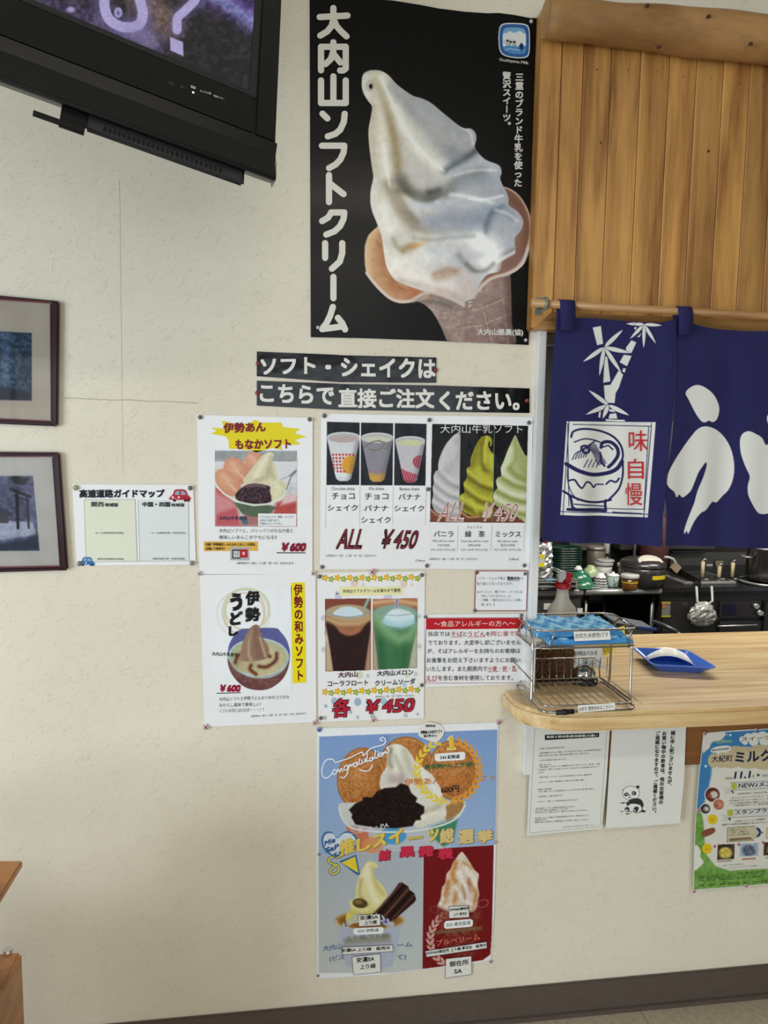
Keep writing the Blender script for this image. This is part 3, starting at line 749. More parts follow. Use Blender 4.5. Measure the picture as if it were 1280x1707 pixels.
for (px, py) in ((1262,1011),(1268,1022)):
    c0 = KY(px,py,KF-.03); mk('knob', M().tube([c0,c0+Vector((0,.03,0))], .016, 14), STEEL, t)
for (a,b,c,d,col) in ((1103,1003,1118,1026,(120,118,112)),(1103,1003,1118,1007,(176,150,60)),(1104,1008,1109,1014,(190,110,40)),(1103,1026,1118,1029,(180,165,60)),(1272,1043,1285,1057,(170,168,160)),(1271,1020,1284,1027,(150,150,148))):
    p0, p1 = KY(a,d,KF-.012), KY(c,b,KF-.012); o = .0015 if col[0] != 120 else 0
    mk('sticker', M().box(p0.x,KF-.010-o,p0.z,p1.x,KF-.006,p1.z), mat('sticker_%d' % sum(col), col, .6), t)
t = thing('boiler_tank', 'open steel boiling tank holding the three noodle strainers', 'tank', K(1195,980))
mk('splash_rim', M().add([K(1115,958)+Vector((0,0,.0)),K(1168,980),K(1168,980)+Vector((0,0,.05)),K(1118,958)+Vector((0,0,.07))],[[0,1,2,3]]), STEELD, t, fixn=False)
q0, q1 = K(1170,986), K(1222,972)
mk('tank_rim', M().box(q0.x,KF+.07,ZK,q1.x,KF+.42,ZK+.018), STEEL, t, bevel=.004)
mk('tank_water', M().box(q0.x+.02,KF+.09,ZK+.018,q1.x-.02,KF+.4,ZK+.020), mat('boiling_water', (60,58,54), .1, metal=.3), t)
# dark extraction hood lip
t = thing('steel_splashback', 'dark steel splashback standing behind the noodle boiler', 'splashback', (3.0,2.98,ZK))
p0 = KY(1118,921,2.99); mk('sheet', M().box(p0.x,2.99,ZK,3.7,3.02,KY(1200,921,2.99).z), KW, t)
mk('lip', M().box(p0.x,2.96,KY(1200,922,2.96).z,KY(1176,920,2.96).x,3.0,KY(1200,919,2.96).z), BLACKP, t)
# ---- things on the work tables
# wire shelf posts
for i, (px, yb, lab) in enumerate(((949,956,'steel shelf post in front of the stack of green trays'),(1014,940,'steel shelf post standing left of the pink lidded tub'),(1056,948,'steel shelf post standing left of the rice cooker'))):
    c0 = K(px, yb); m = M().tube([c0, Vector((c0.x,c0.y,2.3))], .011, 10)
    tt = thing('shelf_post', lab, 'post', c0)
    mk('pole', m, STEEL, tt); m = M()
    for k in range(18): m.tube([(c0.x,c0.y,ZK+.04+k*.05),(c0.x,c0.y,ZK+.044+k*.05)], .0135, 10)
    mk('collars', m, STEELD, tt)['kind'] = 'stuff'
# stack of dark green trays
c0 = K(941,962)
for k in range(13):
    z = ZK+.004+k*.0155; tt = M().lathe((c0.x+.003*math.sin(k*2),c0.y,z),[(.098,0),(.108,.003),(.110,.0135),(.1065,.0135),(.104,.005),(0,.004)],30,1,.8)
    tag(mk('serving_tray', tt, mat('dark_green_lacquer', (16,50,38), .3, coat=.3)), 'dark green lacquer tray, %s of the tall stack on the kitchen table' % (['bottom','second from the bottom','third from the bottom','fourth from the bottom','fifth from the bottom','sixth from the bottom','middle','sixth from the top','fifth from the top','fourth from the top','third from the top','second from the top','top'][k]), 'tray', 'stacked dark green trays')
t = thing('black_stand', 'black upright stand at the left of the green tray stack', 'stand', K(922,958))
c1 = K(923,962)+Vector((-.01,.1,0)); mk('panel', M().box(c1.x-.03,c1.y,ZK,c1.x+.035,c1.y+.12,ZK+.235), BLACKP, t, bevel=.004)
mk('base', M().box(c1.x-.04,c1.y-.01,ZK,c1.x+.045,c1.y+.13,ZK+.012), BLACKP, t, bevel=.003)
# silver pouch with red cap
c0 = K(905,969); m = M(); vs = []; fs = []
for i in range(13):
    t_ = i/12; w = .062*(1-.22*t_) ; d = .03*(1-t_)**.6+.004
    for j in range(16):
        a = 2*math.pi*j/16; cr1 = .006*math.sin(j*2.3+i*1.7)+.004*math.sin(j*5+i*2.9)
        vs.append((c0.x+(w+cr1)*math.cos(a), c0.y+(d+cr1)*math.sin(a), ZK+.03+.225*t_))
for i in range(12): fs += [[i*16+j,i*16+(j+1)%16,(i+1)*16+(j+1)%16,(i+1)*16+j] for j in range(16)]
fs += [list(range(16))[::-1],[12*16+j for j in range(16)]]
t = thing('foil_pouch', 'crumpled silver foil pouch with yellow labels and a red cap', 'pouch', (c0.x,c0.y,ZK+.03))
mk('bag', m.add(vs, fs, False), mat('crumpled_foil', (205,205,205), .25, metal=.85, bump=1, bscale=30), t)
mk('cap', M().lathe((c0.x+.006,c0.y,ZK+.255),[(.016,0),(.016,.02),(.012,.024),(0,.024)],16), mat('red_plastic', (190,24,36), .35), t)
for (a,b,c_,d_,col) in ((893,925,907,931,(212,190,40)),(893,938,907,945,(226,212,30)),(894,931,907,938,(196,190,190))):
    p0, p1 = KY(a,d_,c0.y-.038), KY(c_,b,c0.y-.038); mk('label', M().box(p0.x,c0.y-.046,p0.z,p1.x,c0.y-.022,p1.z), mat('pouch_label_%d' % col[0], col, .5), t)
# low steel rack/pan and a blue cloth, tongs
p0, p1 = K(893,986), K(962,984); x0, x1 = p0.x-.05, p1.x; y0 = p1.y
t = thing('steel_tray_rack', 'low stainless tray rack at the left end of the kitchen table', 'rack', ((x0+x1)/2,y0,ZK))
for z0, z1 in ((.035,.045),(.0,.008)):
    mk('shelf', M().box(x0,y0,ZK+z0,x1,y0+.16,ZK+z1), STEELD, t, bevel=.002)
for z in (.062,.048,.022): mk('rail', M().box(x0,y0-.006,ZK+z,x1,y0,ZK+z+.006), STEEL, t, bevel=.001)
for x in (x0,x1-.012): mk('upright', M().box(x,y0-.004,ZK,x+.012,y0+.16,ZK+.068), STEEL, t, bevel=.002)
p = at_y(920,962,y0+.08)
m = M(); vs = []; fs = []
for i in range(9):
    for j in range(7): vs.append((p.x-.045+.011*i, y0+.04+.012*j, ZK+.046+.012*math.exp(-((i-4)/3)**2)+.003*math.sin(i*1.7+j*2)))
for i in range(8):
    for j in range(6): fs.append([i*7+j,(i+1)*7+j,(i+1)*7+j+1,i*7+j+1])
o = tag(mk('blue_cloth', m.add(vs, fs, True), mat('pale_blue_cloth', (110,150,186), .8), fixn=False), 'pale blue cloth lying on the low steel tray rack', 'cloth')
o.modifiers.new('t','SOLIDIFY').thickness = .004
t = thing('tongs', 'steel tongs lying on the low tray rack behind the spray bottle', 'tongs', at_y(925,953,y0+.05))
a, b = at_y(921,949,y0+.05), at_y(952,963,y0+.02)
for k in (0, .012): mk('arm', M().tube([a+Vector((0,0,k)), (a+b)/2+Vector((0,0,k*1.3)), b], .0035, 6), STEEL, t)
# bowls
GB = mat('green_ceramic', (44,110,78), .25, coat=.6)
def bowl_up(name, label, c0, r, h, mt, group=None, z0=0.0, foot=None):
    t = thing(name, label, 'bowl', (c0.x,c0.y,ZK+z0), group)
    pr = [(r,0),(r*1.02,.004),(r*.97,h*.25),(r*.85,h*.52),(r*.62,h*.76),(r*.42,h*.88),(r*.40,h),(r*.34,h),(r*.33,h*.93),(0,h*.92)]
    mk('body', M().lathe((c0.x,c0.y,ZK+z0),pr,32), mt, t)
    mk('rim_band', M().lathe((c0.x,c0.y,ZK+z0),[(r*1.0,.001),(r*1.028,.002),(r*1.03,.008),(r*1.005,.009)],32), foot or mt, t)
    return t
c0 = K(972,979); bowl_up('green_bowl', 'green ceramic bowl turned over at the bottom of the pair beside the white patterned cups', c0, .07, .062, GB, 'upturned green bowls')
bowl_up('green_bowl', 'green ceramic bowl turned over on top of the pair beside the white patterned cups', c0+Vector((-.012,.03,0)), .072, .068, GB, 'upturned green bowls', .036)
c1 = K(984,966); bowl_up('pale_green_bowl', 'pale green bowl upturned behind the two dark green bowls', c1, .058, .07, mat('pale_green_ceramic', (170,190,140), .3, coat=.4), None, .022)
c1 = K(966,954); t = thing('white_cup', 'small white cup standing upturned on the green bowls', 'cup', (c0.x-.022,c0.y+.03,ZK+.1))
mk('body', M().lathe((c0.x-.024,c0.y+.03,ZK+.103),[(.026,0),(.024,.012),(.016,.02),(.014,.024),(0,.024)],20), mat('white_ceramic', (225,225,222), .25, coat=.5), t)
mk('foot', M().lathe((c0.x-.024,c0.y+.03,ZK+.126),[(.014,0),(.014,.004),(.011,.004)],16), mat('white_ceramic'), t)
def scal(name, label, c0, z0, r):
    t = thing(name, label, 'cup', (c0.x,c0.y,ZK+z0), 'patterned cups stacked upside down')
    mk('body', M().lathe((c0.x,c0.y,ZK+z0),[(r,0),(r*1.02,.003),(r*.95,.014),(r*.78,.028),(r*.55,.038),(r*.5,.043),(0,.042)],28), mat('white_ceramic'), t)
    m = M()
    pts = [(c0.x+r*(1.01+.0)*math.cos(a), c0.y+r*1.01*math.sin(a), ZK+z0+.009+.005*abs(math.sin(a*5))) for a in [2*math.pi*k/80 for k in range(80)]]
    m.tube(pts, .0028, 5, closed=True); mk('wave_band', m, mat('blue_black_glaze', (34,40,52), .3), t)
c0 = K(1000,979)
for k, w in enumerate(('bottom','second','third','top')): scal('patterned_cup', 'white cup with dark scalloped band, %s of the upturned stack beside the lidded mug' % w, c0, k*.016, .049-.004*k)
c1 = K(985,980); tt = thing('patterned_dish', 'small white patterned dish at the foot of the upturned cups', 'dish', c1)
mk('body', M().lathe((c1.x+.01,c1.y,ZK),[(.02,0),(.045,.006),(.048,.012),(.044,.012),(.018,.005),(0,.005)],24), mat('white_ceramic'), tt)
mk('foot', M().lathe((c1.x+.01,c1.y,ZK),[(.018,0),(.018,.003),(.014,.003)],16), mat('white_ceramic'), tt)
# lidded mug
c0 = K(1021,977); PG = mat('celadon_stripes', (196,214,206), .3, coat=.5, vary=.12, vscale=3, stretch=(30,1,1))
t = thing('lidded_mug', 'pale green striped lidded mug with a handle beside the sauce tub', 'mug', c0)
mk('body', M().lathe((c0.x,c0.y,ZK),[(.036,0),(.038,.004),(.036,.03),(.039,.062),(.037,.066),(0,.066)],28), PG, t)
mk('lid', M().lathe((c0.x,c0.y,ZK+.066),[(.041,0),(.041,.004),(.03,.012),(.01,.015),(.008,.022),(.004,.026),(0,.026)],28), mat('white_ceramic'), t)
mk('handle', M().tube([Vector((c0.x-.008,c0.y-.038,ZK+.055)),Vector((c0.x-.01,c0.y-.058,ZK+.052)),Vector((c0.x-.01,c0.y-.062,ZK+.03)),Vector((c0.x-.008,c0.y-.037,ZK+.014))], .0045, 8), PG, t)
# clear tubs
def tub(name, label, c0, r, h, body, lid, band=None, fill=None, zb=0):
    t = thing(name, label, 'tub', (c0.x,c0.y,ZK+zb))
    mk('body', M().lathe((c0.x,c0.y,ZK+zb),[(r*.86,0),(r*.88,.003),(r*.98,h*.88)],28), body, t)
    mk('lid', M().lathe((c0.x,c0.y,ZK+zb+h*.86),[(r*1.05,0),(r*1.08,.004),(r*1.08,.018),(r*1.02,.022),(0,.021)],28), lid, t)
    if band: mk('band', M().lathe((c0.x,c0.y,ZK+zb),[(r*(.86+.12*band[0]/h)+.001,band[0]),(r*(.86+.12*band[1]/h)+.002,band[1])],28), band[2], t)
    return t
MILKY = mat('milky_plastic', (190,188,184), .4)
tub('clear_tub', 'milky tub with a blue band and a loose lid behind the cups', K(1005,962), .058, .095, MILKY, mat('clear_lid', (170,170,168), .3), (.012,.034,mat('navy_band', (36,40,84), .5)))
t = thing('loose_lid', 'grey plastic lid lying tilted on the blue-banded tub', 'lid', (K(1005,962).x,K(1005,962).y,ZK+.1))
c0 = K(1005,962); mk('disc', M().lathe((c0.x+.012,c0.y,ZK+.106),[(.056,0),(.058,.003),(.058,.011),(.05,.014),(0,.013)],28), mat('clear_lid'), t)
mk('handle', M().tube([(c0.x+.005,c0.y-.02,ZK+.12),(c0.x+.02,c0.y,ZK+.138),(c0.x+.035,c0.y-.01,ZK+.12)], .003, 6), STEEL, t)
tub('pink_lid_tub', 'dark red tub with a pale pink lid left of the rice cooker', K(1043,966), .055, .10, mat('dark_red_sauce', (92,38,36), .3), mat('pink_lid', (196,160,156), .4))
tub('sauce_tub', 'brown sauce tub with a milky lid and yellow stripe in front of the rice cooker', K(1049,982), .051, .082, mat('brown_sauce', (104,66,22), .25), MILKY, (.040,.048,mat('yellow_stripe', (206,180,30), .5)))
t = thing('small_spatula', 'pinkish spatula resting beside the lidded mug', 'spatula', K(1030,975)+Vector((0,0,.01)))
mk('handle', M().tube([K(1030,966)+Vector((0,0,.03)),K(1036,962)+Vector((.005,0,.07))], .005, 6), mat('pinkish_plastic', (190,140,134), .5), t)
mk('blade', M().obox(K(1030,966)+Vector((-.003,0,.02)), (.009,0,.004),(0,.002,0),(-.004,0,.02)), mat('pinkish_plastic'), t)
# bottles / grey cylinders behind
t = thing('grey_canister', 'grey brown metal canister behind the green bowls', 'canister', K(992,953))
c0 = K(992,953); mk('body', M().lathe((c0.x,c0.y,ZK),[(.06,0),(.062,.01),(.062,.15),(.055,.16),(0,.16)],24), mat('canister_grey', (126,118,104), .4, metal=.4), t)
mk('lid', M().lathe((c0.x,c0.y,ZK+.155),[(.064,0),(.064,.02),(.05,.026),(0,.026)],24), mat('canister_lid', (150,144,132), .35, metal=.5), t)
t = thing('white_bottle', 'slim white bottle hanging near the shelf post above the blue-banded tub', 'bottle', K(1009,955)+Vector((0,0,.1)))
c0 = K(1009,952); mk('body', M().lathe((c0.x,c0.y,ZK+.12),[(.014,0),(.02,.01),(.022,.1),(.012,.12),(.01,.14),(0,.14)],18), mat('white_bottle', (176,174,166), .4), t)
mk('nozzle', M().lathe((c0.x,c0.y,ZK+.26),[(.012,0),(.010,.03),(0,.035)],12), mat('white_bottle'), t)
# rice cooker
c0 = K(1091,984)+Vector((0,.165,0)); a0 = -.25
t = thing('rice_cooker', 'dark grey rice cooker with a shiny oval lid and a yellow sticker', 'rice cooker', (c0.x,c0.y,ZK))
RC = mat('cooker_grey', (62,60,60), .35, metal=.3, coat=.3)
pr = [(.118,.0),(.128,.008),(.134,.05),(.136,.10),(.133,.125)]
mk('body', M().lathe((c0.x,c0.y,ZK),pr,40,1.0,1.15), RC, t)
mk('lid', M().lathe((c0.x,c0.y,ZK+.126),[(.136,0),(.137,.008),(.128,.028),(.10,.042),(.05,.050),(0,.052)],40,1.0,1.15), mat('cooker_lid', (74,70,70), .3, metal=.5, coat=.4), t)
def tilted(c, r1, r2, z, ang, m=None):
    vs = [Vector((c[0]+r1*math.cos(a), c[1]+r2*math.sin(a), z-ang*math.sin(-a)*r2)) for a in [2*math.pi*k/32 for k in range(32)]]
    return vs
def disc(C_, rx, ry, tilt, h, n=36):
    C_ = Vector(C_); ux = Vector((1,0,0)); uy = Vector((0,math.cos(tilt),math.sin(tilt))); nz = Vector((0,-math.sin(tilt),math.cos(tilt))); vs = []; m = M()
    for k, r in ((-.006,1),(h*.6,1),(h,.9)): vs += [C_+nz*k+ux*(rx*r*math.cos(a))+uy*(ry*r*math.sin(a)) for a in [2*math.pi*j/n for j in range(n)]]
    m.add(vs, [[i*n+j,i*n+(j+1)%n,(i+1)*n+(j+1)%n,(i+1)*n+j] for i in range(2) for j in range(n)]+[[2*n+j for j in range(n)]]); return m
mk('lid_plate', disc((c0.x+.004,c0.y-.088,ZK+.163), .080, .055, .62, .008), mat('mirror_plate', (235,226,214), .3, metal=.5), t)
mk('display', disc((c0.x+.004,c0.y-.092,ZK+.169), .05, .026, .62, .004), mat('display_grey', (206,198,180), .35), t)
p0, p1 = at_y(1087,967,c0.y-.155), at_y(1113,960,c0.y-.155)
m = M(); n = 8
pts = []
for k in range(n+1):
    x = p0.x+(p1.x-p0.x)*k/n; yy = c0.y-1.15*math.sqrt(max(0,.1365**2-(x-c0.x)**2))-.0015
    pts.append((x,yy))
for (a, b) in zip(pts[:-1], pts[1:]): m.add([(a[0],a[1],p0.z),(b[0],b[1],p0.z),(b[0],b[1],p1.z),(a[0],a[1],p1.z)],[[0,1,2,3]])
mk('sticker', m, mat('yellow_sticker', (222,196,30), .5), t, fixn=False)
mk('base_ring', M().lathe((c0.x,c0.y,ZK-.0),[(.11,0),(.124,.002),(.126,.012)],36,1,1.15), BLACKP, t)
# white hose by the cooker
t = thing('white_ladle', 'white plastic ladle with a grey bowl hooked behind the rice cooker', 'ladle', K(1120,962)+Vector((0,.1,0)))
yy = c0.y+.12
mk('handle', M().tube([at_y(1107,929,yy),at_y(1114,929,yy),at_y(1122,932,yy),at_y(1126,938,yy),at_y(1125,944,yy)], .009, 8), mat('white_bottle'), t)
mk('cup', M().obox(at_y(1126,946,yy), (.016,0,.02),(0,.012,0),(-.02,0,.018)), mat('tan_plastic', (150,128,104), .6), t)
# noodle strainers
for i, (px, y0, y1, lab) in enumerate(((1171,936,966,'left noodle strainer with a pale wooden handle and white string'),(1198,944,974,'middle noodle strainer with a pale wooden handle'),(1221,938,968,'right noodle strainer with a pale wooden handle and a hook on top'))):
    b = K(px, y1+14); yb = KF+.2
    a_, c_ = at_y(px+(1.5 if i == 1 else 1), y0, yb), at_y(px-1, y1, yb)
    t = thing('noodle_strainer', lab, 'strainer', (c_.x,yb,ZK+.02), 'noodle strainers in the boiler')
    mk('handle', M().tube([c_,a_], .0105, 10, r1=.0125), wood('strainer_wood', (160,138,104), (206,186,148), (8,8,1), 4, .6, 0, False), t)
    mk('shaft', M().tube([c_, Vector((c_.x+.004,yb,ZK+.02))], .004, 8), STEEL, t)
    bc = (c_.x+.004, yb-.03, ZK+.0)
    mk('basket', M().lathe(bc,[(.02,-.004),(.034,.0),(.037,.024),(.034,.024)],24), STEELD, t)
    mk('hook', M().tube([a_, a_+Vector((.0,0,.008)), a_+Vector((.012,0,.018)), a_+Vector((.024,0,.008))], .0035, 6), STEEL if i else mat('white_string', (190,186,176), .9), t)
# cards on the splashback
for i, (a,b,c_,d_,lab) in enumerate(((1176,940,1188,956,'small white card on the splashback left of the middle strainer'),(1192,935,1205,956,'small cream card on the splashback behind the middle strainer'))):
    p0, p1 = at_y(a,d_,2.97), at_y(c_,b,2.97)
    t = thing('wall_card', lab, 'card', (p0.x,2.97,p0.z))
    mk('paper', M().box(p0.x,2.968,p0.z,p1.x,2.972,p1.z), mat('card_%d' % i, (150,150,144) if i == 0 else (150,142,116), .7), t)
    mk('picture', M().box(p0.x+.006,2.966,p0.z+(p1.z-p0.z)*.45,p1.x-.006,2.9675,p1.z-.005), mat('card_pic_%d' % i, (190,190,184) if i == 0 else (120,112,90), .7), t)
# stock pot at the right
c0 = K(1293,976)+Vector((0,.1,.022))
t = thing('stock_pot', 'tall stainless stock pot at the right edge behind the boiler', 'pot', c0)
mk('body', M().lathe((c0.x,c0.y,ZK+.022),[(.12,0),(.125,.01),(.125,.20),(.13,.205),(.122,.21)],36), mat('pot_steel', (120,118,112), .25, metal=.9), t)
mk('lid', M().lathe((c0.x,c0.y,ZK+.228),[(.128,0),(.126,.008),(.06,.022),(.01,.026),(.01,.04),(0,.045)],36), STEEL, t)
mk('handle', M().tube([(c0.x-.125,c0.y-.03,ZK+.17),(c0.x-.165,c0.y-.03,ZK+.172),(c0.x-.165,c0.y+.03,ZK+.172),(c0.x-.125,c0.y+.03,ZK+.17)], .006, 8), STEEL, t)
t = thing('gas_ring', 'round steel ring plate under the stock pot', 'ring', (c0.x,c0.y,ZK))
mk('ring', M().tube([(c0.x+.17*math.cos(a),c0.y-.02+.17*math.sin(a),ZK+.012) for a in [2*math.pi*k/36 for k in range(36)]], .008, 8, closed=True), STEEL, t)
mk('drip_plate', M().lathe((c0.x,c0.y-.02,ZK+.004),[(.155,0),(.155,.004),(0,.004)],36), STEELD, t)
# crumpled plastic bag hanging on the range front
c0 = KY(1171,1023,KF-.06); vs = []; fs = []; n1, n2 = 22, 14; r2 = random.Random(5)
for i in range(n2+1):
    th = math.pi*i/n2
    for j in range(n1):
        a = 2*math.pi*j/n1; w = .082*(math.sin(th)**.7)*(1+.18*math.cos(th)) ; k = 1+r2.uniform(-.16,.16)
        vs.append((c0.x+w*k*math.cos(a), c0.y+.045*math.sin(th)*k*math.sin(a), c0.z-.075*math.cos(th)*(1+r2.uniform(-.05,.05))))
for i in range(n2): fs += [[i*n1+j,i*n1+(j+1)%n1,(i+1)*n1+(j+1)%n1,(i+1)*n1+j] for j in range(n1)]
t = thing('plastic_bag', 'crumpled clear plastic bag hanging in front of the black boiler door', 'bag', (c0.x,c0.y,c0.z-.075))
mk('bag', M().add(vs, fs), mat('crinkled_film', (196,196,190), .18, metal=.35, bump=1, bscale=45, alpha=.8, vary=.5, vscale=26), t)
for dx, yy2 in ((-.03,1003),(.055,1002)):
    p = KY(1171+dx*300, yy2, KF-.045); mk('strap', M().tube([(c0.x+dx*.6,c0.y,c0.z+.06),p,(p.x+.01,KF-.01,ZK+.006)], .008, 6), mat('white_film', (180,180,176), .4), t)
# bin and box under the table
YB_ = 1.62
b0, b1 = at_y(1036,1046,YB_), at_y(1086,1050,YB_)
t = thing('plastic_bin', 'pale grey plastic bin with a blue-edged sloping lid in front of the work table', 'bin', (b0.x,YB_,0))
mk('body', M().add([(b0.x,YB_,0),(b1.x,YB_,0),(b1.x,YB_+.13,0),(b0.x,YB_+.13,0),(b0.x-.02,YB_,b0.z+.02),(b1.x+.01,YB_,b1.z),(b1.x+.01,YB_+.14,b1.z+.006),(b0.x-.02,YB_+.14,b0.z+.026)],[[3,2,1,0],[4,5,6,7],[0,1,5,4],[1,2,6,5],[2,3,7,6],[3,0,4,7]]), mat('bin_grey', (150,152,156), .5, vary=.08), t, bevel=.01)
mk('lid', M().add([(b0.x-.035,YB_-.01,b0.z+.03),(b1.x+.02,YB_-.01,b1.z+.003),(b1.x+.02,YB_+.15,b1.z+.01),(b0.x-.035,YB_+.15,b0.z+.036)],[[0,1,2,3]]), mat('bin_lid', (96,98,104), .45), t, fixn=False).modifiers.new('t','SOLIDIFY').thickness = .008
mk('blue_edge', M().obox((b1.x-.03,YB_-.014,b1.z+.012), (.05,0,-.006),(0,.004,0),(0,0,.007)), mat('blue_edge', (60,84,160), .4), t)
t = thing('frying_pan', 'black handled frying pan whose grip rises behind the counter edge', 'pan', (at_y(1150,1062,.86).x+.13,.84,.84))
mk('handle', M().tube([at_y(1090,1036,1.05),at_y(1108,1043,.98),at_y(1130,1055,.9)], .008, 10, r1=.010), mat('grey_grip', (66,66,68), .4), t)
q = at_y(1141,1062,.86); mk('shank', M().tube([at_y(1130,1055,.9),q,(q.x+.03,.85,.875)], .006, 8), STEEL, t)
mk('pan', M().lathe((q.x+.14,.85,.842),[(.09,0),(.12,.035),(.117,.035),(.085,.004),(0,.004)],30), DARK, t)
t = thing('prep_table', 'low steel prep table standing behind the serving counter', 'table', (1.9,.9,0))
mk('worktop', M().box(1.2,.58,.81,2.8,1.15,.84), STEELD, t, bevel=.004)
for x in (1.25,2.75):
    for y in (.62,1.11): mk('leg', M().tube([(x,y,0),(x,y,.81)], .016, 8), STEELD, t)
t = thing('white_pipe', 'white pipe hanging from the kitchen ceiling, seen through the slit of the curtain', 'pipe', KY(1101,905,1.2))
mk('pipe', M().tube([KY(1100,908,1.2),KY(1104,780,1.2),(KY(1104,780,1.2).x,1.2,3.0)], .011, 10), mat('tube_white', (225,225,220), .4), t)
mk('cap', M().tube([KY(1100,908,1.2),KY(1100,902,1.2)], .012, 10), STEELD, t)
# ================================================================== things on the serving counter
Z = ZC
G = lambda px, py, z=0.0: at_z(px, py, Z+z)
CHROME = mat('chrome_wire', (176,172,165), .2, metal=1)
# ---- two-tier wire rack
A = G(887,1174); B = G(863,1151); Cc = G(1014,1145); D = G(1046,1166)
xl = (A.x+B.x)/2-.003; xr = .953; yF = A.y-.005; yB = B.y+.012
t = thing('wire_rack', 'two-tier chrome wire rack on the rounded end of the wooden counter', 'rack', ((xl+xr)/2,yF,Z))
R = .0034
zt = at_y(887,1037,(yF+yB)/2).z; zsh = at_y(905,1078,yF).z
def arch(x):
    r = (yB-yF)/2; yc = (yF+yB)/2
    pts = [(x,yF-.008,Z+R),(x,yF,Z+.02),(x,yF,zt-r)]+[(x,yc-r*math.cos(a),zt-r+r*math.sin(a)) for a in [math.pi*k/10 for k in range(1,10)]]+[(x,yB,zt-r),(x,yB,Z+.02),(x,yB+.008,Z+R)]
    return M().tube(pts, R, 8)
for x in (xl, xr): mk('side_frame', arch(x), CHROME, t)
def rrect(x0,y0,x1,y1,z,r,n=5):
    o = []
    for cx, cy, a0 in ((x1-r,y0+r,-90),(x1-r,y1-r,0),(x0+r,y1-r,90),(x0+r,y0+r,180)):
        o += [(cx+r*math.cos(math.radians(a0+90*k/n)), cy+r*math.sin(math.radians(a0+90*k/n)), z) for k in range(n+1)]
    return o
yo = at_z(930,1187,Z+.012).y
xb0, xb1 = at_z(887,1172,Z+.012).x, at_z(1050,1172,Z+.012).x
mk('base_ring', M().tube(rrect(xb0,yo,xb1,yB+.01,Z+.012,.03), R, 8, closed=True), CHROME, t)
mk('base_ring', M().tube(rrect(xb0+.005,yo+.006,xb1-.005,yB+.004,Z+.026,.03), .0026, 8, closed=True), CHROME, t)
nw = 13
for i in range(nw):
    x = xl+.012+(xr-xl-.02)*i/(nw-1)
    mk('floor_wire', M().tube([(x,yo+.002,Z+.024),(x,yB-.004,Z+.024),(x,yB+.004,Z+.03),(x,yB+.004,Z+.085)], .0013, 5), CHROME, t)
mk('back_rail', M().tube([(xl-.012,yo+.05,Z+.08),(xl-.014,yB-.02,Z+.086),(xl-.004,yB+.004,Z+.086),(xr-.05,yB+.004,Z+.086),(xr-.035,yB+.002,Z+.075),(xr-.035,yB-.01,Z+.03)], .0022, 7), CHROME, t)
# upper shelf
mk('shelf_ring', M().tube(rrect(xl-.002,yF-.018,xr+.004,yB+.012,zsh,.03), .0028, 8, closed=True), CHROME, t)
mk('shelf_ring', M().tube(rrect(xl-.006,yF-.024,xr+.008,yB+.03,zsh+.05,.035), .0026, 8, closed=True), CHROME, t)
for i in range(12):
    y = yF-.012+(yB-yF+.02)*i/11
    mk('shelf_wire', M().tube([(xl,y,zsh),(xr+.002,y,zsh)], .0012, 5), CHROME, t)
for x in (xl+.045, xr-.02):
    mk('shelf_hoop', M().tube([(x,yF-.019,zsh-.004),(x,yF-.025,zsh+.03),(x+.006,yF-.026,zsh+.05)], .0022, 6), CHROME, t)
for x in (xl+.05, xr-.05):
    mk('shelf_hoop', M().tube([(x,yB+.013,zsh),(x,yB+.03,zsh+.05)], .0022, 6), CHROME, t)
p = at_y(943,1187,yo-.004)
mk('black_clip', M().tube([at_y(927,1188,yo-.001),at_y(956,1186,yo-.001)], .0068, 10), mat('black_rubber', (20,20,20), .6), t)
mk('clip_ridge', M().tube([at_y(938,1187,yo-.001),at_y(944,1187,yo-.001)], .0078, 10), mat('black_rubber'), t)
def tagpaper(name, pts, Y, texts, label):
    P = [at_y(x,y,Y) for x, y in pts]; tt = thing(name, label, 'label', P[3])
    mk('paper', M().prism(P[::-1], (0,.0008,0)), mat('label_white', (238,236,230), .6), tt)
    m = M()
    for tx in texts: txt(m, *tx, 0, plane=lambda a, b: at_y(a, b, Y-.0006))
    mk('lettering', m, ink((24,24,24), False), tt, fixn=False); return tt
tagpaper('rack_label', [(963,1176),(1025,1172),(1025,1183),(964,1188)], yo-.006, [('台拭き 使用済みはこちらへ',965,1186,1023,1181,7)], 'white handwritten label on the bottom front bar of the wire rack')
# ---- folded blue towels: wavy ribbed slabs, one lying on the other
TOWEL = mat('blue_towel', (112,184,230), .9, bump=.9, bscale=320)
def _stripe(m_):
    nt = m_.node_tree; N = nt.nodes; L = nt.links; b = N['Principled BSDF']
    tc = N.new('ShaderNodeTexCoord'); w_ = N.new('ShaderNodeTexWave'); w_.bands_direction = 'Y'; w_.inputs['Scale'].default_value = 17; w_.inputs['Distortion'].default_value = .8; w_.inputs['Detail Scale'].default_value = 1; w_.inputs['Detail'].default_value = 0
    mp = N.new('ShaderNodeMapping'); mp.inputs['Scale'].default_value = (.06,1,.1); L.new(tc.outputs['Object'], mp.inputs[0]); L.new(mp.outputs[0], w_.inputs[0])
    r = N.new('ShaderNodeValToRGB'); r.color_ramp.elements[0].color = (*lin((72,150,212)),1); r.color_ramp.elements[1].color = (*lin((160,214,240)),1); r.color_ramp.elements[0].position = .15; r.color_ramp.elements[1].position = .85
    L.new(w_.outputs[0], r.inputs[0]); L.new(r.outputs[0], b.inputs['Base Color'])
_stripe(TOWEL)
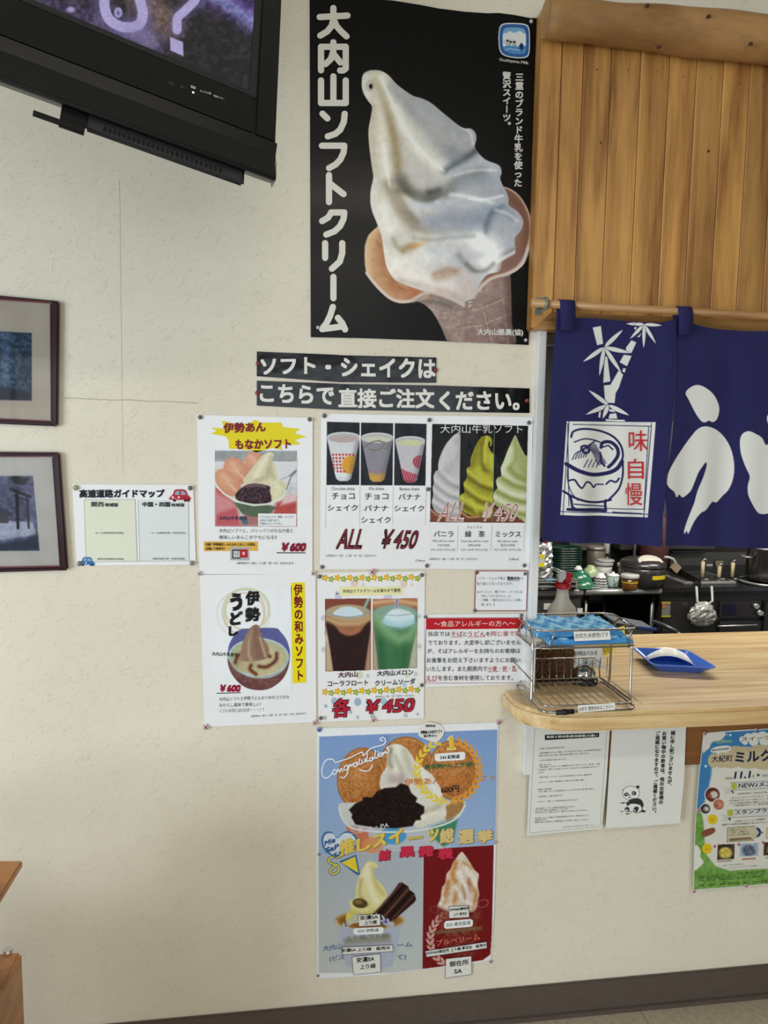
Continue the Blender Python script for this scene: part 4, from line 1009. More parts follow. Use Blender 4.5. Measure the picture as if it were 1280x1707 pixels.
def towel(name, label, x0, x1, y0, y1, z0, h, sk=0.0, waves=26, rot=0.0, lean=0.0):
    """folded towel: cross-section with a rounded fold in front, ribbed across"""
    vs = []; fs = []; nx = 150; prof = []
    for k in range(9): a = -math.pi/2-math.pi*k/8; prof.append((y0+h/2+h/2*math.cos(a), h/2+h/2*math.sin(a)))
    prof = prof[:]; K2 = 22
    top = [(y0+h/2+(y1-y0-h/2)*k/K2, h) for k in range(1, K2+1)]
    bot = [(y1, 0)]
    ring = prof+top+bot; n = len(ring)
    for i in range(nx+1):
        t_ = i/nx; e = min(1, min(t_, 1-t_)*14)**.5
        for (y, z) in ring:
            rib = .0040*math.sin(waves*2*math.pi*((y-y0)/.22)+1.8*math.sin(t_*31)) if z > h*.5 else 0
            zz = z*(.55+.45*e)+rib*e+.004*math.sin(t_*7+y*20)*e*(z > h*.4)
            x = x0+(x1-x0)*t_+sk*(y-y0)/(y1-y0); vs.append((x, y+lean*t_, z0+zz))
    for i in range(nx): fs += [[i*n+j,(i+1)*n+j,(i+1)*n+(j+1)%n,i*n+(j+1)%n] for j in range(n)]
    fs += [list(range(n)), [nx*n+j for j in range(n)][::-1]]
    tt = thing(name, label, 'towel', ((x0+x1)/2,y0,z0), 'folded blue towels on the wire rack')
    o = mk('cloth', M().add(vs, fs, True), TOWEL, tt)
    m = M()
    for k in range(3):
        zz = z0+h*(.25+.25*k); m.tube([(x0+.004,y0+.004-.0*k,zz),( (x0+x1)/2,y0-.0005+lean*.5,zz+.001),(x1-.004,y0+.003+lean,zz)], .0009, 5)
    mk('fold_edge', m, mat('blue_towel_dark', (74,140,196), .9), tt)
    return tt
towel('folded_towel', 'pale blue ribbed towel folded at the bottom of the pair on the wire rack', xl+.045, xr-.002, yF-.012, yB-.02, zsh+.003, .021, -.0, 8)
towel('folded_towel', 'pale blue ribbed towel folded on top of the pair on the wire rack', xl+.010, xr-.030, yF-.008, yB+.012, zsh+.025, .021, .0, 9, lean=-.0)
tagpaper('towel_label', [(956,1053),(1016,1052),(1018,1066),(958,1069)], yF-.024, [('台拭き(未使用)です',959,1065.5,1014,1063,9.5)], 'white handwritten label lying against the folded blue towels')
# ---- spray bottle behind the towels
c0 = G(938,1110)+Vector((0,0,0)); yS = yB+.165; c0 = Vector((at_y(937,1000,yS).x, yS, Z))
zs_ = lambda py: at_y(937,py,yS).z-Z
t = thing('spray_bottle', 'translucent white spray bottle with a red trigger head behind the blue towels', 'spray bottle', c0)
w = (at_y(961,1020,yS).x-at_y(913,1020,yS).x)/2
BOT = mat('frosted_plastic', (222,222,214), .35, trans=.25)
mk('bottle', M().lathe(c0,[(w*.92,0),(w,.01),(w,zs_(1022)),(w*.93,zs_(1013)),(w*.72,zs_(1007)),(w*.5,zs_(999)),(w*.42,zs_(990)),(w*.40,zs_(984)),(w*.42,zs_(981)),(0,zs_(981))],36,1,.62), BOT, t)
RED = mat('spray_red', (196,22,40), .3, coat=.4)
mk('collar', M().lathe(c0,[(w*.50,zs_(980)),(w*.52,zs_(979)),(w*.50,zs_(971)),(0,zs_(970.5))],24), RED, t)
def px(x,y,dy=0): return at_y(x,y,yS+dy)
m = M(); o_ = [px(941,953),px(953,955),px(954,961),px(950,962),px(950,972),px(941,972),px(940,962)]
m.prism([p+Vector((0,-.012,0)) for p in o_[::-1]], (0,.024,0)); mk('trigger_head', m, RED, t, bevel=.002)
m = M(); o_ = [px(929,960),px(931,955),px(936,952),px(942,952),(px(943,962)),px(938,966),px(935,970),px(930,970)]
m.prism([p+Vector((0,-.011,0)) for p in o_[::-1]], (0,.022,0)); mk('nozzle_cover', m, mat('clear_white_plastic', (222,222,222), .3), t, bevel=.002)
m = M(); txt(m, '食品添加物', 946,1031,955,1030.5,3, 0, plane=lambda a,b: at_y(a,b,yS-w*.62-.0006)); mk('lettering', m, ink((60,70,90), False), t, fixn=False)
m = M().box(px(916,1034).x,yS-w*.55,px(916,1035).z,px(942,1034).x,yS-w*.5,px(916,1033).z); mk('label_edge', m, mat('spray_red'), t)
# ---- brown bristly block
q = G(895,1132); q1 = G(962,1128)
x0 = at_y(893,1100,yB+.045).x; x1 = at_y(958,1100,yB+.045).x; zt_ = at_y(920,1079,yB+.045).z
m = M(); nx_, nz_ = 60, 44; vs = []; fs = []; r3 = random.Random(2)
t = thing('bristle_block', 'brown coarse fibre brush block standing behind the wire rack', 'brush', ((x0+x1)/2,yB+.045,Z))
mk('core', M().box(x0+.004,yB+.05,Z,x1-.002,yB+.12,zt_-.004), mat('brown_core', (62,38,22), .9), t)
m = M()
for i in range(1500):
    x = r3.uniform(x0,x1); z = r3.uniform(Z+.003,zt_); l = r3.uniform(.004,.011); a = r3.gauss(math.pi/2,.35)
    d = Vector((math.cos(a)*l, r3.uniform(-.003,.001), math.sin(a)*l)); p = Vector((x, yB+.049+r3.uniform(-.003,.0), z)); wv = Vector((.0009,0,0))
    if p.z+d.z > zt_+.004: continue
    m.add([p-wv,p+wv,p+wv*.4+d,p-wv*.4+d],[[0,1,2,3]])
o = mk('bristles', m, mat('brown_bristle', (122,82,50), .8, vary=.6, vscale=160), t, fixn=False); o['kind'] = 'stuff'
# ---- white bell sign and the yellow star card, the chrome call bell
yG = yB+.05
tt = thing('bell_sign', 'small white card asking customers to ring the bell, behind the wire rack', 'sign', G(985,1118))
P = [at_y(*q, yG) for q in ((956,1082),(1004,1080),(1008,1114),(954,1112))]
mk('card', M().prism(P[::-1], (0,.0015,0)), mat('label_white'), tt)
m = M()
txt(m, '御用の時はベルを', 944,1094,996,1092,8, 0, plane=lambda a,b: at_y(a,b,yG-.001)); txt(m, '鳴らしてください', 950,1108,1002,1107,7, 0, plane=lambda a,b: at_y(a,b,yG-.001))
mk('lettering', m, ink((70,72,78), False), tt, fixn=False)
mk('stand', M().tube([at_y(1004,1112,yG),at_y(1012,1114,yG),at_y(1022,1112,yG-.01),at_y(1020,1108,yG)], .002, 6), mat('clear_white_plastic'), tt)
tt = thing('yellow_card', 'bright yellow folded card standing right of the blue towels', 'card', G(1020,1100))
P = [at_y(*q, yG+.02) for q in ((1020,1050),(1041,1043),(1042,1074),(1024,1076))]; mk('upper_leaf', M().prism(P[::-1], (0,.001,0)), mat('bright_yellow', (236,218,40), .6), tt)
P = [at_y(*q, yG+.015) for q in ((998,1076),(1043,1070),(1043,1075),(1024,1082),(1014,1091),(999,1094))]; mk('lower_leaf', M().prism(P[::-1], (0,.001,0)), mat('bright_yellow'), tt)
m = M(); txt(m, 'ベル', 1000,1090,1018,1086,9, 0, plane=lambda a,b: at_y(a,b,yG+.013)); mk('lettering', m, ink((150,140,60), False), tt, fixn=False)
cb = G(978,1131); yb_ = yB+.0; cb = Vector((at_y(973,1130,yB+.042).x, yB+.042, Z))
rb = (at_y(996,1120,cb.y).x-at_y(952,1120,cb.y).x)/2
t = thing('call_bell', 'chrome service bell on a black base beside the brown brush block', 'bell', cb)
mk('base', M().lathe(cb,[(rb,0),(rb*1.02,.004),(rb*.98,.014),(rb*.86,.018),(0,.018)],32), mat('black_rubber'), t)
mk('dome', M().lathe(cb,[(rb*.86,.018),(rb*.87,.022),(rb*.80,.034),(rb*.62,.047),(rb*.36,.055),(0,.058)],36), mat('polished_chrome', (210,210,210), .05, metal=1), t)
mk('button', M().lathe(cb,[(.0035,.056),(.0035,.064),(.006,.066),(.005,.071),(0,.072)],14), STEEL, t)
# ---- blue coin tray
tr = [G(1053,1079,.03),G(1146,1083,.03),G(1197,1113,.03),G(1088,1108,.03)]
cx = sum(tr, Vector())/4; fl_ = [G(1073,1092),G(1134,1092),G(1172,1121),G(1097,1118)]
t = thing('coin_tray', 'blue plastic coin tray with a curved paper in it on the counter', 'tray', (cx.x,cx.y,Z))
BL = mat('tray_blue', (52,104,208), .35, coat=.3)
def slab(m, q, th): 
    n = (q[1]-q[0]).cross(q[3]-q[0]).normalized()*th; m.add([*q, *[p+n for p in q]], [[0,1,2,3],[7,6,5,4],[0,4,5,1],[1,5,6,2],[2,6,7,3],[3,7,4,0]])
cz = Vector((cx.x,cx.y,0)); sh = lambda p, k, z: Vector((cx.x+(p.x-cx.x)*k, cx.y+(p.y-cx.y)*k, z))
rim = [sh(p,1,Z+.030) for p in tr]; rin = [sh(p,.95,Z+.030) for p in tr]; bi = [sh(p,.62,Z+.004) for p in tr]; bo = [sh(p,.66,Z+.0005) for p in tr]
ro = [sh(p,1,Z+.027) for p in tr]
def rnd(q, k=5, f=.12):
    o = []
    for i in range(4):
        p, a, b = q[i], q[i-1], q[(i+1)%4]; p0 = p+(a-p)*f; p1 = p+(b-p)*f
        for j in range(k+1): s = j/k; o.append(p0*(1-s)**2+p*2*s*(1-s)+p1*s*s)
    return o
L_ = [rnd(q) for q in (bi,rin,rim,ro,bo)]; n = len(L_[0]); vs = [p for l in L_ for p in l]
fs = [list(range(n))]+[[i*n+j,i*n+(j+1)%n,(i+1)*n+(j+1)%n,(i+1)*n+j] for i in range(4) for j in range(n)]+[[4*n+j for j in range(n)][::-1]]
mk('tray', M().add(vs, fs), BL, t)
a, b, c_, d = G(1078,1101,.012),G(1128,1088,.012),G(1163,1107,.012),G(1096,1117,.012)
tt = thing('curved_note', 'curved white printed note lying in the blue coin tray', 'note', (cx.x,cx.y,Z+.01))
m = M(); vs = []; N_ = 14
nl, nr = G(1077,1098,.014), G(1160,1110,.010); dv = (G(1128,1088,.0)-G(1133,1104,.0))*.9
for i in range(N_+1):
    s = i/N_; p = nl*(1-s)+nr*s; p.z = Z+.008+.040*math.sin(math.pi*s)**.9*.62
    vs += [p, p+dv*1.0]
fs = [[2*i,2*i+2,2*i+3,2*i+1] for i in range(N_)]
o = mk('paper', m.add(vs, fs, True), mat('label_white'), tt, fixn=False); o.modifiers.new('t','SOLIDIFY').thickness = .0008
m = M()
for k, (i0, i1) in enumerate(((2,4),(5,8),(9,11))):
    for f in (.25,.42,.58,.75):
        q0, q1 = vs[2*i0]+dv*f, vs[2*i1]+dv*f; qm = vs[i0+i1]+dv*f if (i0+i1)%2 == 0 else (q0+q1)/2
        for (u0, u1) in (((vs[2*j]+dv*f),(vs[2*j+2]+dv*f)) for j in range(i0,i1)):
            up = Vector((0,0,.0012)); wv = dv.normalized()*.0009
            m.add([u0+up-wv,u1+up-wv,u1+up+wv,u0+up+wv],[[0,1,2,3]])
mk('lettering', m, mat('grey_print', (120,122,126), .8), tt, fixn=False)
# ================================================================== television hung at an angle, upper left
un = -Vector(ray(3000,1230)).normalized()          # along the set's lower edge, towards its left end
_N = Vector(ray(457,302)).cross(Vector(ray(470,0)))
wn = un.cross(_N).normalized()
if wn.z < 0: wn = -wn
fn_ = wn.cross(un).normalized()
if fn_.y > 0: fn_ = -fn_
TC = at_y(457,302,-.60)
def tvp(px, py, d=0.0):
    """photo pixel on the plane of the set's face, d in front of it"""
    r = Vector(ray(px, py)); o = Vector((0,-DIST,EYE)); p0 = TC+fn_*d
    return o+r*((p0-o).dot(fn_)/r.dot(fn_))
def tvl(p): q = p-TC; return q.dot(un), q.dot(wn)
def tvw(u, w, d=0.0): return TC+un*u+wn*w+fn_*d
t = thing('television', 'black flat television hung high at an angle in the upper left corner', 'television', TC)
GLOSS = mat('piano_black', (8,8,9), .35, coat=.12, coat_rough=.2, spec=.25); MATTE = mat('matt_black', (16,16,17), .55, spec=.3); CHAR = mat('charcoal_plastic', (40,41,42), .6, spec=.3)
uc, wc = tvl(tvp(452,236)); u1, w1 = tvl(tvp(417,149)); 
ub, wb = tvl(tvp(433,173)); _, ws0 = tvl(tvp(0,60)); _, wl0 = tvl(tvp(0,55))
WD, HT = 1.05, .78      # whole set
def tbox(m, u0, w0, u1_, w1_, d0, d1):
    vs = [tvw(u, w, d) for d in (d0, d1) for u, w in ((u0,w0),(u1_,w0),(u1_,w1_),(u0,w1_))]
    return m.add(vs, [[3,2,1,0],[4,5,6,7],[0,1,5,4],[1,2,6,5],[2,3,7,6],[3,0,4,7]])
us, ws = u1, w1          # lower right corner of the screen
zb_ = wc                 # crease between bezel and speaker bar
# front bezel (four bars) round the sunk screen
m = M(); tbox(m, 0, zb_, us-.012, HT, -.03, 0); mk('bezel_side', m, GLOSS, t, bevel=.004)
m = M(); tbox(m, us-.012, zb_, WD-us+.012, ws-.012, -.03, 0); mk('bezel_bottom', m, GLOSS, t, bevel=.004)
m = M(); tbox(m, WD-us+.012, zb_, WD, HT, -.03, 0); mk('bezel_side', m, GLOSS, t, bevel=.004)
m = M(); tbox(m, us-.012, HT-.05, WD-us+.012, HT, -.03, 0); mk('bezel_top', m, GLOSS, t, bevel=.004)
m = M()
tbox(m, us-.012, ws-.012, us, HT-.05, -.02, -.002); tbox(m, us, ws-.012, WD-us, ws, -.02, -.002)
mk('inner_frame', m, CHAR, t)
# speaker bar: concave glossy band bulging at its foot
m = M(); prof = [(zb_-.002,-.03),(zb_-.002,0.004),(zb_*.72,-.003),(zb_*.45,.0),(zb_*.22,.003),(zb_*.06,.005),(.001,.001),(.004,-.006),(.020,-.03)]
vs = []; n = len(prof)
for u in (-.002, WD+.002): vs += [tvw(u, w, d) for w, d in prof]
m.add(vs, [[i, n+i, n+(i+1)%n, (i+1)%n] for i in range(n)]+[list(range(n)), [n+i for i in range(n)][::-1]])
mk('speaker_bar', m, GLOSS, t, bevel=.001)
m = M(); tbox(m, -.003, .002, .0, zb_*.5, -.020, .002); mk('silver_edge', m, mat('silver_strip', (170,170,172), .3, metal=.8), t, bevel=.001)
# back shell, tapering, with its vents and port recess
m = M(); b = [(.02,.04),(WD-.02,.04),(WD-.02,HT-.02),(.02,HT-.02)]; b2 = [(.10,.16),(WD-.10,.16),(WD-.10,HT-.12),(.10,HT-.12)]
vs = [tvw(u,w,-.03) for u,w in b]+[tvw(u,w,-.085) for u,w in b2]
m.add(vs, [[3,2,1,0],[4,5,6,7],[0,1,5,4],[1,2,6,5],[2,3,7,6],[3,0,4,7]]); mk('back_shell', m, MATTE, t, bevel=.008)
HD = -.014
(ul, _), (ur, _) = tvl(tvp(140,213,HD)), tvl(tvp(408,300,HD)); _, wv = tvl(tvp(260,246,HD)); _, wq = tvl(tvp(250,256,HD))
m = M(); tbox(m, ur, wq+.004, ul, .03, -.024, HD); mk('vent_housing', m, mat('vent_plastic', (56,56,57), .6, spec=.3), t, bevel=.005)
for k in range(25):
    ua, _ = tvl(tvp(174+k*8.05, 221+k*2.65, HD)); 
    m = M(); tbox(m, ua-.0022, wv-.0045, ua+.0022, wv+.0045, HD-.001, HD+.0008); mk('vent_slot', m, mat('slot_black', (4,4,4), .8), t)
(ud, _), (ue, _) = tvl(tvp(56,182,HD)), tvl(tvp(142,212,HD)); _, wt = tvl(tvp(75,196,HD))
m = M(); tbox(m, ue, wt, ud, wt+.005, -.02, HD+.002); mk('port_tray', m, MATTE, t)
m = M(); tbox(m, ue, wt, (ue+ud)/2, .03, -.024, HD-.002); mk('port_recess', m, mat('slot_black'), t)
# wall arm
m = M(); c_ = tvw(WD*.45, HT*.5, -.085); m.tube([c_, (c_.x-.05,-.25,c_.z),(c_.x-.05,0,c_.z)], .025, 10); mk('arm', m, STEELD, t)
# lamps and their lettering
m = M()
for px, py in ((285,139),(304,145)): 
    a = tvp(px,py,.0006); m.poly([a+un*(.0045*math.cos(k))+wn*(.0045*math.sin(k)) for k in [j*math.pi/6 for j in range(12)]])
mk('sensor', m, mat('sensor_grey', (40,40,42), .2), t, fixn=False)
m = M(); a = tvp(322,154,.0008); m.poly([a+un*(.002*math.cos(k))+wn*(.002*math.sin(k)) for k in [j*math.pi/5 for j in range(10)]])
mk('power_lamp', m, mat('power_led', (240,230,190), .3, emis=1.5), t, fixn=False)
m = M(); tp = lambda a, b: tvp(a, b, .0008)
txt(m, '電源', 318,146.5,326,149,4.5,0,.03,plane=tp); txt(m, 'オンエコ/消', 333,153,352,158,3.6,0,.03,plane=tp); txt(m, '受信センサー', 356,161,374,167,3.6,0,.03,plane=tp)
mk('lettering', m, mat('bezel_lettering', (200,200,196), .5), t, fixn=False)
# picture on the screen, painted in the plane of the screen
v = Cv(-420,-420,430,165,.8,(14,12,22))
v.line([(-400,-300),(-200,-160),(40,-120),(200,-200)], 60, (44,40,86), gauss=True, alpha=.8); v.line([(-300,-380),(-60,-260),(160,-300)], 40, (96,72,120), gauss=True, alpha=.6)
v.line([(-40,-40),(60,0),(160,40),(240,70)], 26, (60,44,78), gauss=True, alpha=.9)
v.line([(330,-30),(400,10),(430,30)], 20, (92,60,140), gauss=True, alpha=.8)
v.line([(350,-10),(390,14),(425,40)], 9, (128,140,190), gauss=True, alpha=.7)
v.line([(215,-40),(235,-10),(262,20),(278,38)], 20, (104,80,62), gauss=True, alpha=.9)
v.line([(-30,20),(60,45),(120,60)], 16, (36,46,96), gauss=True, alpha=.8)
v.noise(.10, 7, seed=3); v.noise(.07, 2.0, seed=9)
LV = (168,160,206)
v.line(cr([(176,-20),(171,10),(178,34),(205,50),(232,46),(243,28),(238,0)],6,False), 13, (110,100,150), gauss=True, alpha=.6)
v.line(cr([(176,-20),(174,8),(182,32),(205,45),(230,42),(238,24),(232,-4)],6,False), 17, LV, soft=1.2)
v.ell(197,21,7,9,(150,142,190)); v.ell(197,21,2.4,3.5,(96,90,140))
v.line([(300,-30),(322,-8),(324,4),(296,28),(294,48)], 11, (110,100,150), gauss=True, alpha=.6)
v.line(cr([(290,-20),(316,-16),(326,-2),(308,18),(296,30),(295,50)],6,False), 15, LV, soft=1.0)
v.poly([(283,61),(305,70),(306,94),(284,84)], LV, 1)
v.line([(225,50),(252,72)], 16, (140,132,180), gauss=True, alpha=.55); v.ell(118,16,7,5,(150,146,190),2)
v.noise(.05, 1.6, seed=12)
def tvgrid(X, Y):
    x, y, z = rays_np(X, Y); p0 = TC+fn_*(-.006); o = np.array([0,-DIST,EYE]); f = np.array(fn_)
    k = (np.array(p0)-o).dot(f)/(x*f[0]+y*f[1]+z*f[2])
    return np.stack([o[0]+x*k, o[1]+y*k, o[2]+z*k], -1)
def pxof(u, w, d=-.006):
    p = cam.matrix_world.inverted() @ tvw(u, w, d); return CW/2+FPX*p.x/-p.z, CH/2-FPX*p.y/-p.z
cor = [pxof(us,ws), pxof(us,ws+.3), pxof(us+.62,ws+.3), pxof(us+.62,ws)]
v.K &= True
G_ = tvgrid(v.X, v.Y)-np.array(TC); U_ = G_ @ np.array(un); W_ = G_ @ np.array(wn)
v.K &= (U_ > us-.001) & (W_ > ws-.001) & (U_ < WD-us) & (W_ < HT-.05)
SCR = bpy.data.materials.new('lit_screen'); SCR.use_nodes = True; _n = SCR.node_tree
_b = _n.nodes['Principled BSDF']; _a = _n.nodes.new('ShaderNodeAttribute'); _a.attribute_name = 'print'
_b.inputs['Base Color'].default_value = (.01,.01,.01,1); _b.inputs['Roughness'].default_value = .3; _b.inputs['Emission Strength'].default_value = .9
_n.links.new(_a.outputs['Color'], _b.inputs['Emission Color'])
v.build('screen', SCR, t, fn=tvgrid)
m = M(); tbox(m, us, ws, WD-us, HT-.05, -.02, -.008); mk('screen_glass', m, mat('dark_screen', (14,12,20), .2), t)
# ================================================================== framed photographs
PLUM = mat('plum_lacquer', (48,16,24), .22, coat=.6, coat_rough=.1)
PLUMR = mat('plum_inner_edge', (116,42,56), .3, coat=.4)
def frame(name, label, outer, inner, art, D=.016, W_=None):
    """outer/inner: right-hand corners in the photo (top, bottom) and left points on the top and bottom edges"""
    (ax,ay),(bx,by),(cx,cy),(dx,dy) = outer
    o = [at_y(x,y,-D) for x, y in outer]; i = [at_y(x,y,-D) for x, y in inner]
    t = thing(name, label, 'picture frame', ((o[0].x+o[1].x)/2, 0, min(p.z for p in o)))
    back = [Vector((p.x,-.002,p.z)) for p in o]; ib = [Vector((p.x,-D+.010,p.z)) for p in i]
    def bar(k, l, nm):
        vs = [o[k],o[l],i[l],i[k],back[k],back[l],Vector((i[l].x,-.002,i[l].z)),Vector((i[k].x,-.002,i[k].z))]
        mk(nm, M().add(vs, [[0,1,2,3],[7,6,5,4],[0,4,5,1],[1,5,6,2],[2,6,7,3],[3,7,4,0]]), PLUM, t, bevel=.004, seg=3)
    bar(0,1,'top_rail'); bar(1,2,'side_rail'); bar(2,3,'bottom_rail'); bar(3,0,'side_rail')
    ins = [p+(sum(i, Vector())/4-p).normalized()*.004 for p in i]
    m = M()
    for k in range(4):
        l = (k+1)%4; m.add([i[k]+Vector((0,.002,0)),i[l]+Vector((0,.002,0)),ins[l]+Vector((0,.008,0)),ins[k]+Vector((0,.008,0))],[[0,1,2,3]])
    mk('inner_edge', m, PLUMR, t, fixn=False)
    art(t, D)
    g = [Vector((p.x,-D+.008,p.z)) for p in i]
    gm = bpy.data.materials.get('picture_glass')
    if gm is None:
        gm = bpy.data.materials.new('picture_glass'); gm.use_nodes = True; nt = gm.node_tree; nt.nodes.remove(nt.nodes['Principled BSDF'])
        a = nt.nodes.new('ShaderNodeBsdfTransparent'); b = nt.nodes.new('ShaderNodeBsdfGlossy'); b.inputs['Roughness'].default_value = .03
        f = nt.nodes.new('ShaderNodeFresnel'); f.inputs['IOR'].default_value = 1.55; mx = nt.nodes.new('ShaderNodeMixShader')
        nt.links.new(f.outputs[0], mx.inputs[0]); nt.links.new(a.outputs[0], mx.inputs[1]); nt.links.new(b.outputs[0], mx.inputs[2]); nt.links.new(mx.outputs[0], nt.nodes['Material Output'].inputs[0])
    mk('glass', M().poly(g[::-1]), gm, t, fixn=False)
    return t
PIN = [[(-138,484),(86,499),(87,707),(-138,696)], [(-138,757),(89,756),(102,949),(-138,954)]]
def art1(t, D):
    pic_ = 545
    v = Cv(-140,480,92,715,1.0,(214,204,188))
    v.noise(.03, 30, seed=2)
    v.poly([(-140,545),(53,555),(53,668),(-140,664)], (50,74,104), .6)
    cl = v.full([(-140,545),(52.5,555),(52.5,667.5),(-140,664)])
    v.line([(8,560),(10,620),(8,664)], 7, (104,136,176), gauss=True, alpha=.7, clip=cl); v.line([(30,570),(34,660)], 5, (64,92,112), gauss=True, alpha=.6, clip=cl)
    v.noise(.13, 5, cl, seed=8); v.noise(.07, 2, cl, seed=9)
    v.poly([(-140,640),(20,646),(52,656),(52,668),(-140,664)], (22,26,40), 3, alpha=.8, clip=cl)
    v.keep(PIN[0] if '545' in str(pic_) else PIN[1]); v.build('photo', mat('framed_print', attr=True, rough=.6), t, fn=lambda X,Y: plane_pts(X, Y, D-.011))
def art2(t, D):
    pic_ = 1
    v = Cv(-140,745,112,965,1.0,(222,220,214))
    v.noise(.02, 30, seed=2)
    pic = [(-140,795),(55,793),(66,918),(-140,920)]
    v.poly([(p[0]+(1.5 if p[0] > 0 else 0),p[1]+(1.5 if p[1] > 850 else -1)) for p in pic], (222,222,214), .5)
    v.poly(pic, (116,118,158), .5); cl = v.full(pic)
    v.poly([(-140,800),(18,800),(30,815),(48,845),(54,870),(-140,870)], (92,94,128), 5, clip=cl)
    v.noise(.09, 9, cl, seed=4); v.noise(.05, 3, cl, seed=6)
    v.poly([(-140,872),(0,868),(55,870),(60,892),(0,900),(-140,905)], (196,204,226), 2, clip=cl); v.noise(.06, 4, cl, seed=16)
    v.poly([(-140,900),(0,905),(40,900),(64,888),(66,918),(-140,920)], (50,64,84), 3, alpha=.85, clip=cl)
    v.poly([(-20,850),(0,846),(22,856),(20,860),(-20,858)], (54,52,74), .7, clip=cl); v.poly([(-20,858),(14,860),(14,872),(-20,872)], (70,60,78), .7, clip=cl)
    for c, r in (((30,800),11),((38,804),8),((22,797),7),((45,798),5)): v.ell(*c, r, r*.6, (38,42,44), 2, .85, clip=cl)
    T_ = (34,32,44); v.line([(17,815),(50,828)], 5, T_); v.line([(22,826),(48,835)], 2.6, T_); v.line([(28,820),(30,880)], 5, T_); v.line([(45,830),(48,880)], 3.6, T_)
    v.keep(PIN[0] if '545' in str(pic_) else PIN[1]); v.build('photo', mat('framed_print', attr=True, rough=.6), t, fn=lambda X,Y: plane_pts(X, Y, D-.011))
frame('framed_photograph', 'upper dark plum framed photograph at the left edge, bluish forest picture', [(-150,478),(98,502),(96,711),(-150,700)], [(-138,488),(83,503),(84,703),(-138,692)], art1)
frame('framed_photograph', 'lower dark plum framed photograph at the left edge, picture of a shrine gate', [(-150,752),(99,754),(113,951),(-150,959)], [(-138,761),(86,760),(99,945),(-138,950)], art2)
# ================================================================== wooden seat end at the lower left
SW = wood('amber_wood', (128,78,30), (186,124,58), (2,2,9), 3, .4, .3)
t = thing('wooden_stand', 'amber wooden stand with a jutting shelf and a square foot at the lower left corner', 'stand', at_y(10,1700,-.5))
YS_ = -.42
P = lambda x, y, Y=YS_: at_y(x, y, Y)
p = [P(-420,1437),P(38,1434),P(38,1443),P(6,1490),P(-420,1492)]  # shelf and foot lengthened out of view to enlarge the wall shadow
mk('shelf', M().prism(p[::-1], (0,-.30,0)), SW, t, bevel=.003)
p0, p1 = P(-90,1480), P(5,1640); mk('upright', M().box(p0.x,YS_-.26,p1.z,p1.x,YS_-.02,p0.z), SW, t, bevel=.003)
p0, p1 = P(-420,1620), P(42,1707); mk('foot', M().box(p0.x,YS_-.22,0,p1.x,YS_,p0.z), SW, t, bevel=.006, seg=3)
mk('hinge', M().tube([P(13,1582),P(13,1622)], .010, 10), STEEL, t)
# ================================================================== big black poster
O = .004
def pin(px, py, color, label, r=3.4, off=.006, flower=False):
    c = wall(px, py, off); R_ = r/1230*2.0*1.02
    m = M(); prof = [(R_*.9,0),(R_,.001),(R_*.95,.0022),(R_*.7,.0034),(R_*.3,.0041),(0,.0043)]; n = 16; vs = []; fs = []
    for q, h in prof:
        for j in range(n):
            a = 2*math.pi*j/n; k = 1+(.22*math.cos(5*a) if flower else 0); vs.append((c.x+q*k*math.cos(a), -off-h, c.z+q*k*math.sin(a)))
    for i in range(len(prof)-1): fs += [[i*n+j,i*n+(j+1)%n,(i+1)*n+(j+1)%n,(i+1)*n+j] for j in range(n)]
    fs.append(list(range(n))[::-1]); m.add(vs, fs, True)
    o = tag(mk('thumbtack', m, mat('tack_%d_%d_%d' % color, color, .3, coat=.3)), label, 'thumbtack', 'thumbtacks in the wall')
    if flower:
        m = M()
        for k in range(4):
            a = math.pi/4+k*math.pi/2; d = Vector((math.cos(a),0,math.sin(a))); w_ = Vector((-math.sin(a),0,math.cos(a)))*R_*.13
            b = Vector((c.x,-off-.0046,c.z)); m.add([b-w_,b+w_,b+d*R_*.75+w_,b+d*R_*.75-w_],[[0,1,2,3]])
        mk('star', m, mat('tack_star_%d' % color[0], (120,64,84) if color[0] > 190 else (90,50,60), .5), o, fixn=False)
    return o
GREY, RED_, PINK, CLR = (98,92,84), (128,34,40), (226,190,196), (224,216,212)
BP = sheet('soft_serve_poster', 'big black poster of white soft serve in a waffle cone', 'poster',
  [(516,-14),(560,-9),(600,-4),(656,1),(700,8),(731,14),(775,19.5),(812,22),(831,21.5),(858,25),(884,30),(897,30),(893,180),(888,330),(884,480),(881,575),(800,571),(700,567),(600,563.5),(518,562),(517,300)], O, mat('black_poster', (6,6,6), .3, coat=.07, coat_rough=.15, bump2=.12, b2scale=4, spec=.14))
ox = lambda L, X0, Y0, k=3.2: [(X0+x/k, Y0+y/k) for x, y in L]
a_ = lambda L: ox(L, 500, 0); b_ = lambda L: ox(L, 500, 280)
m = M()
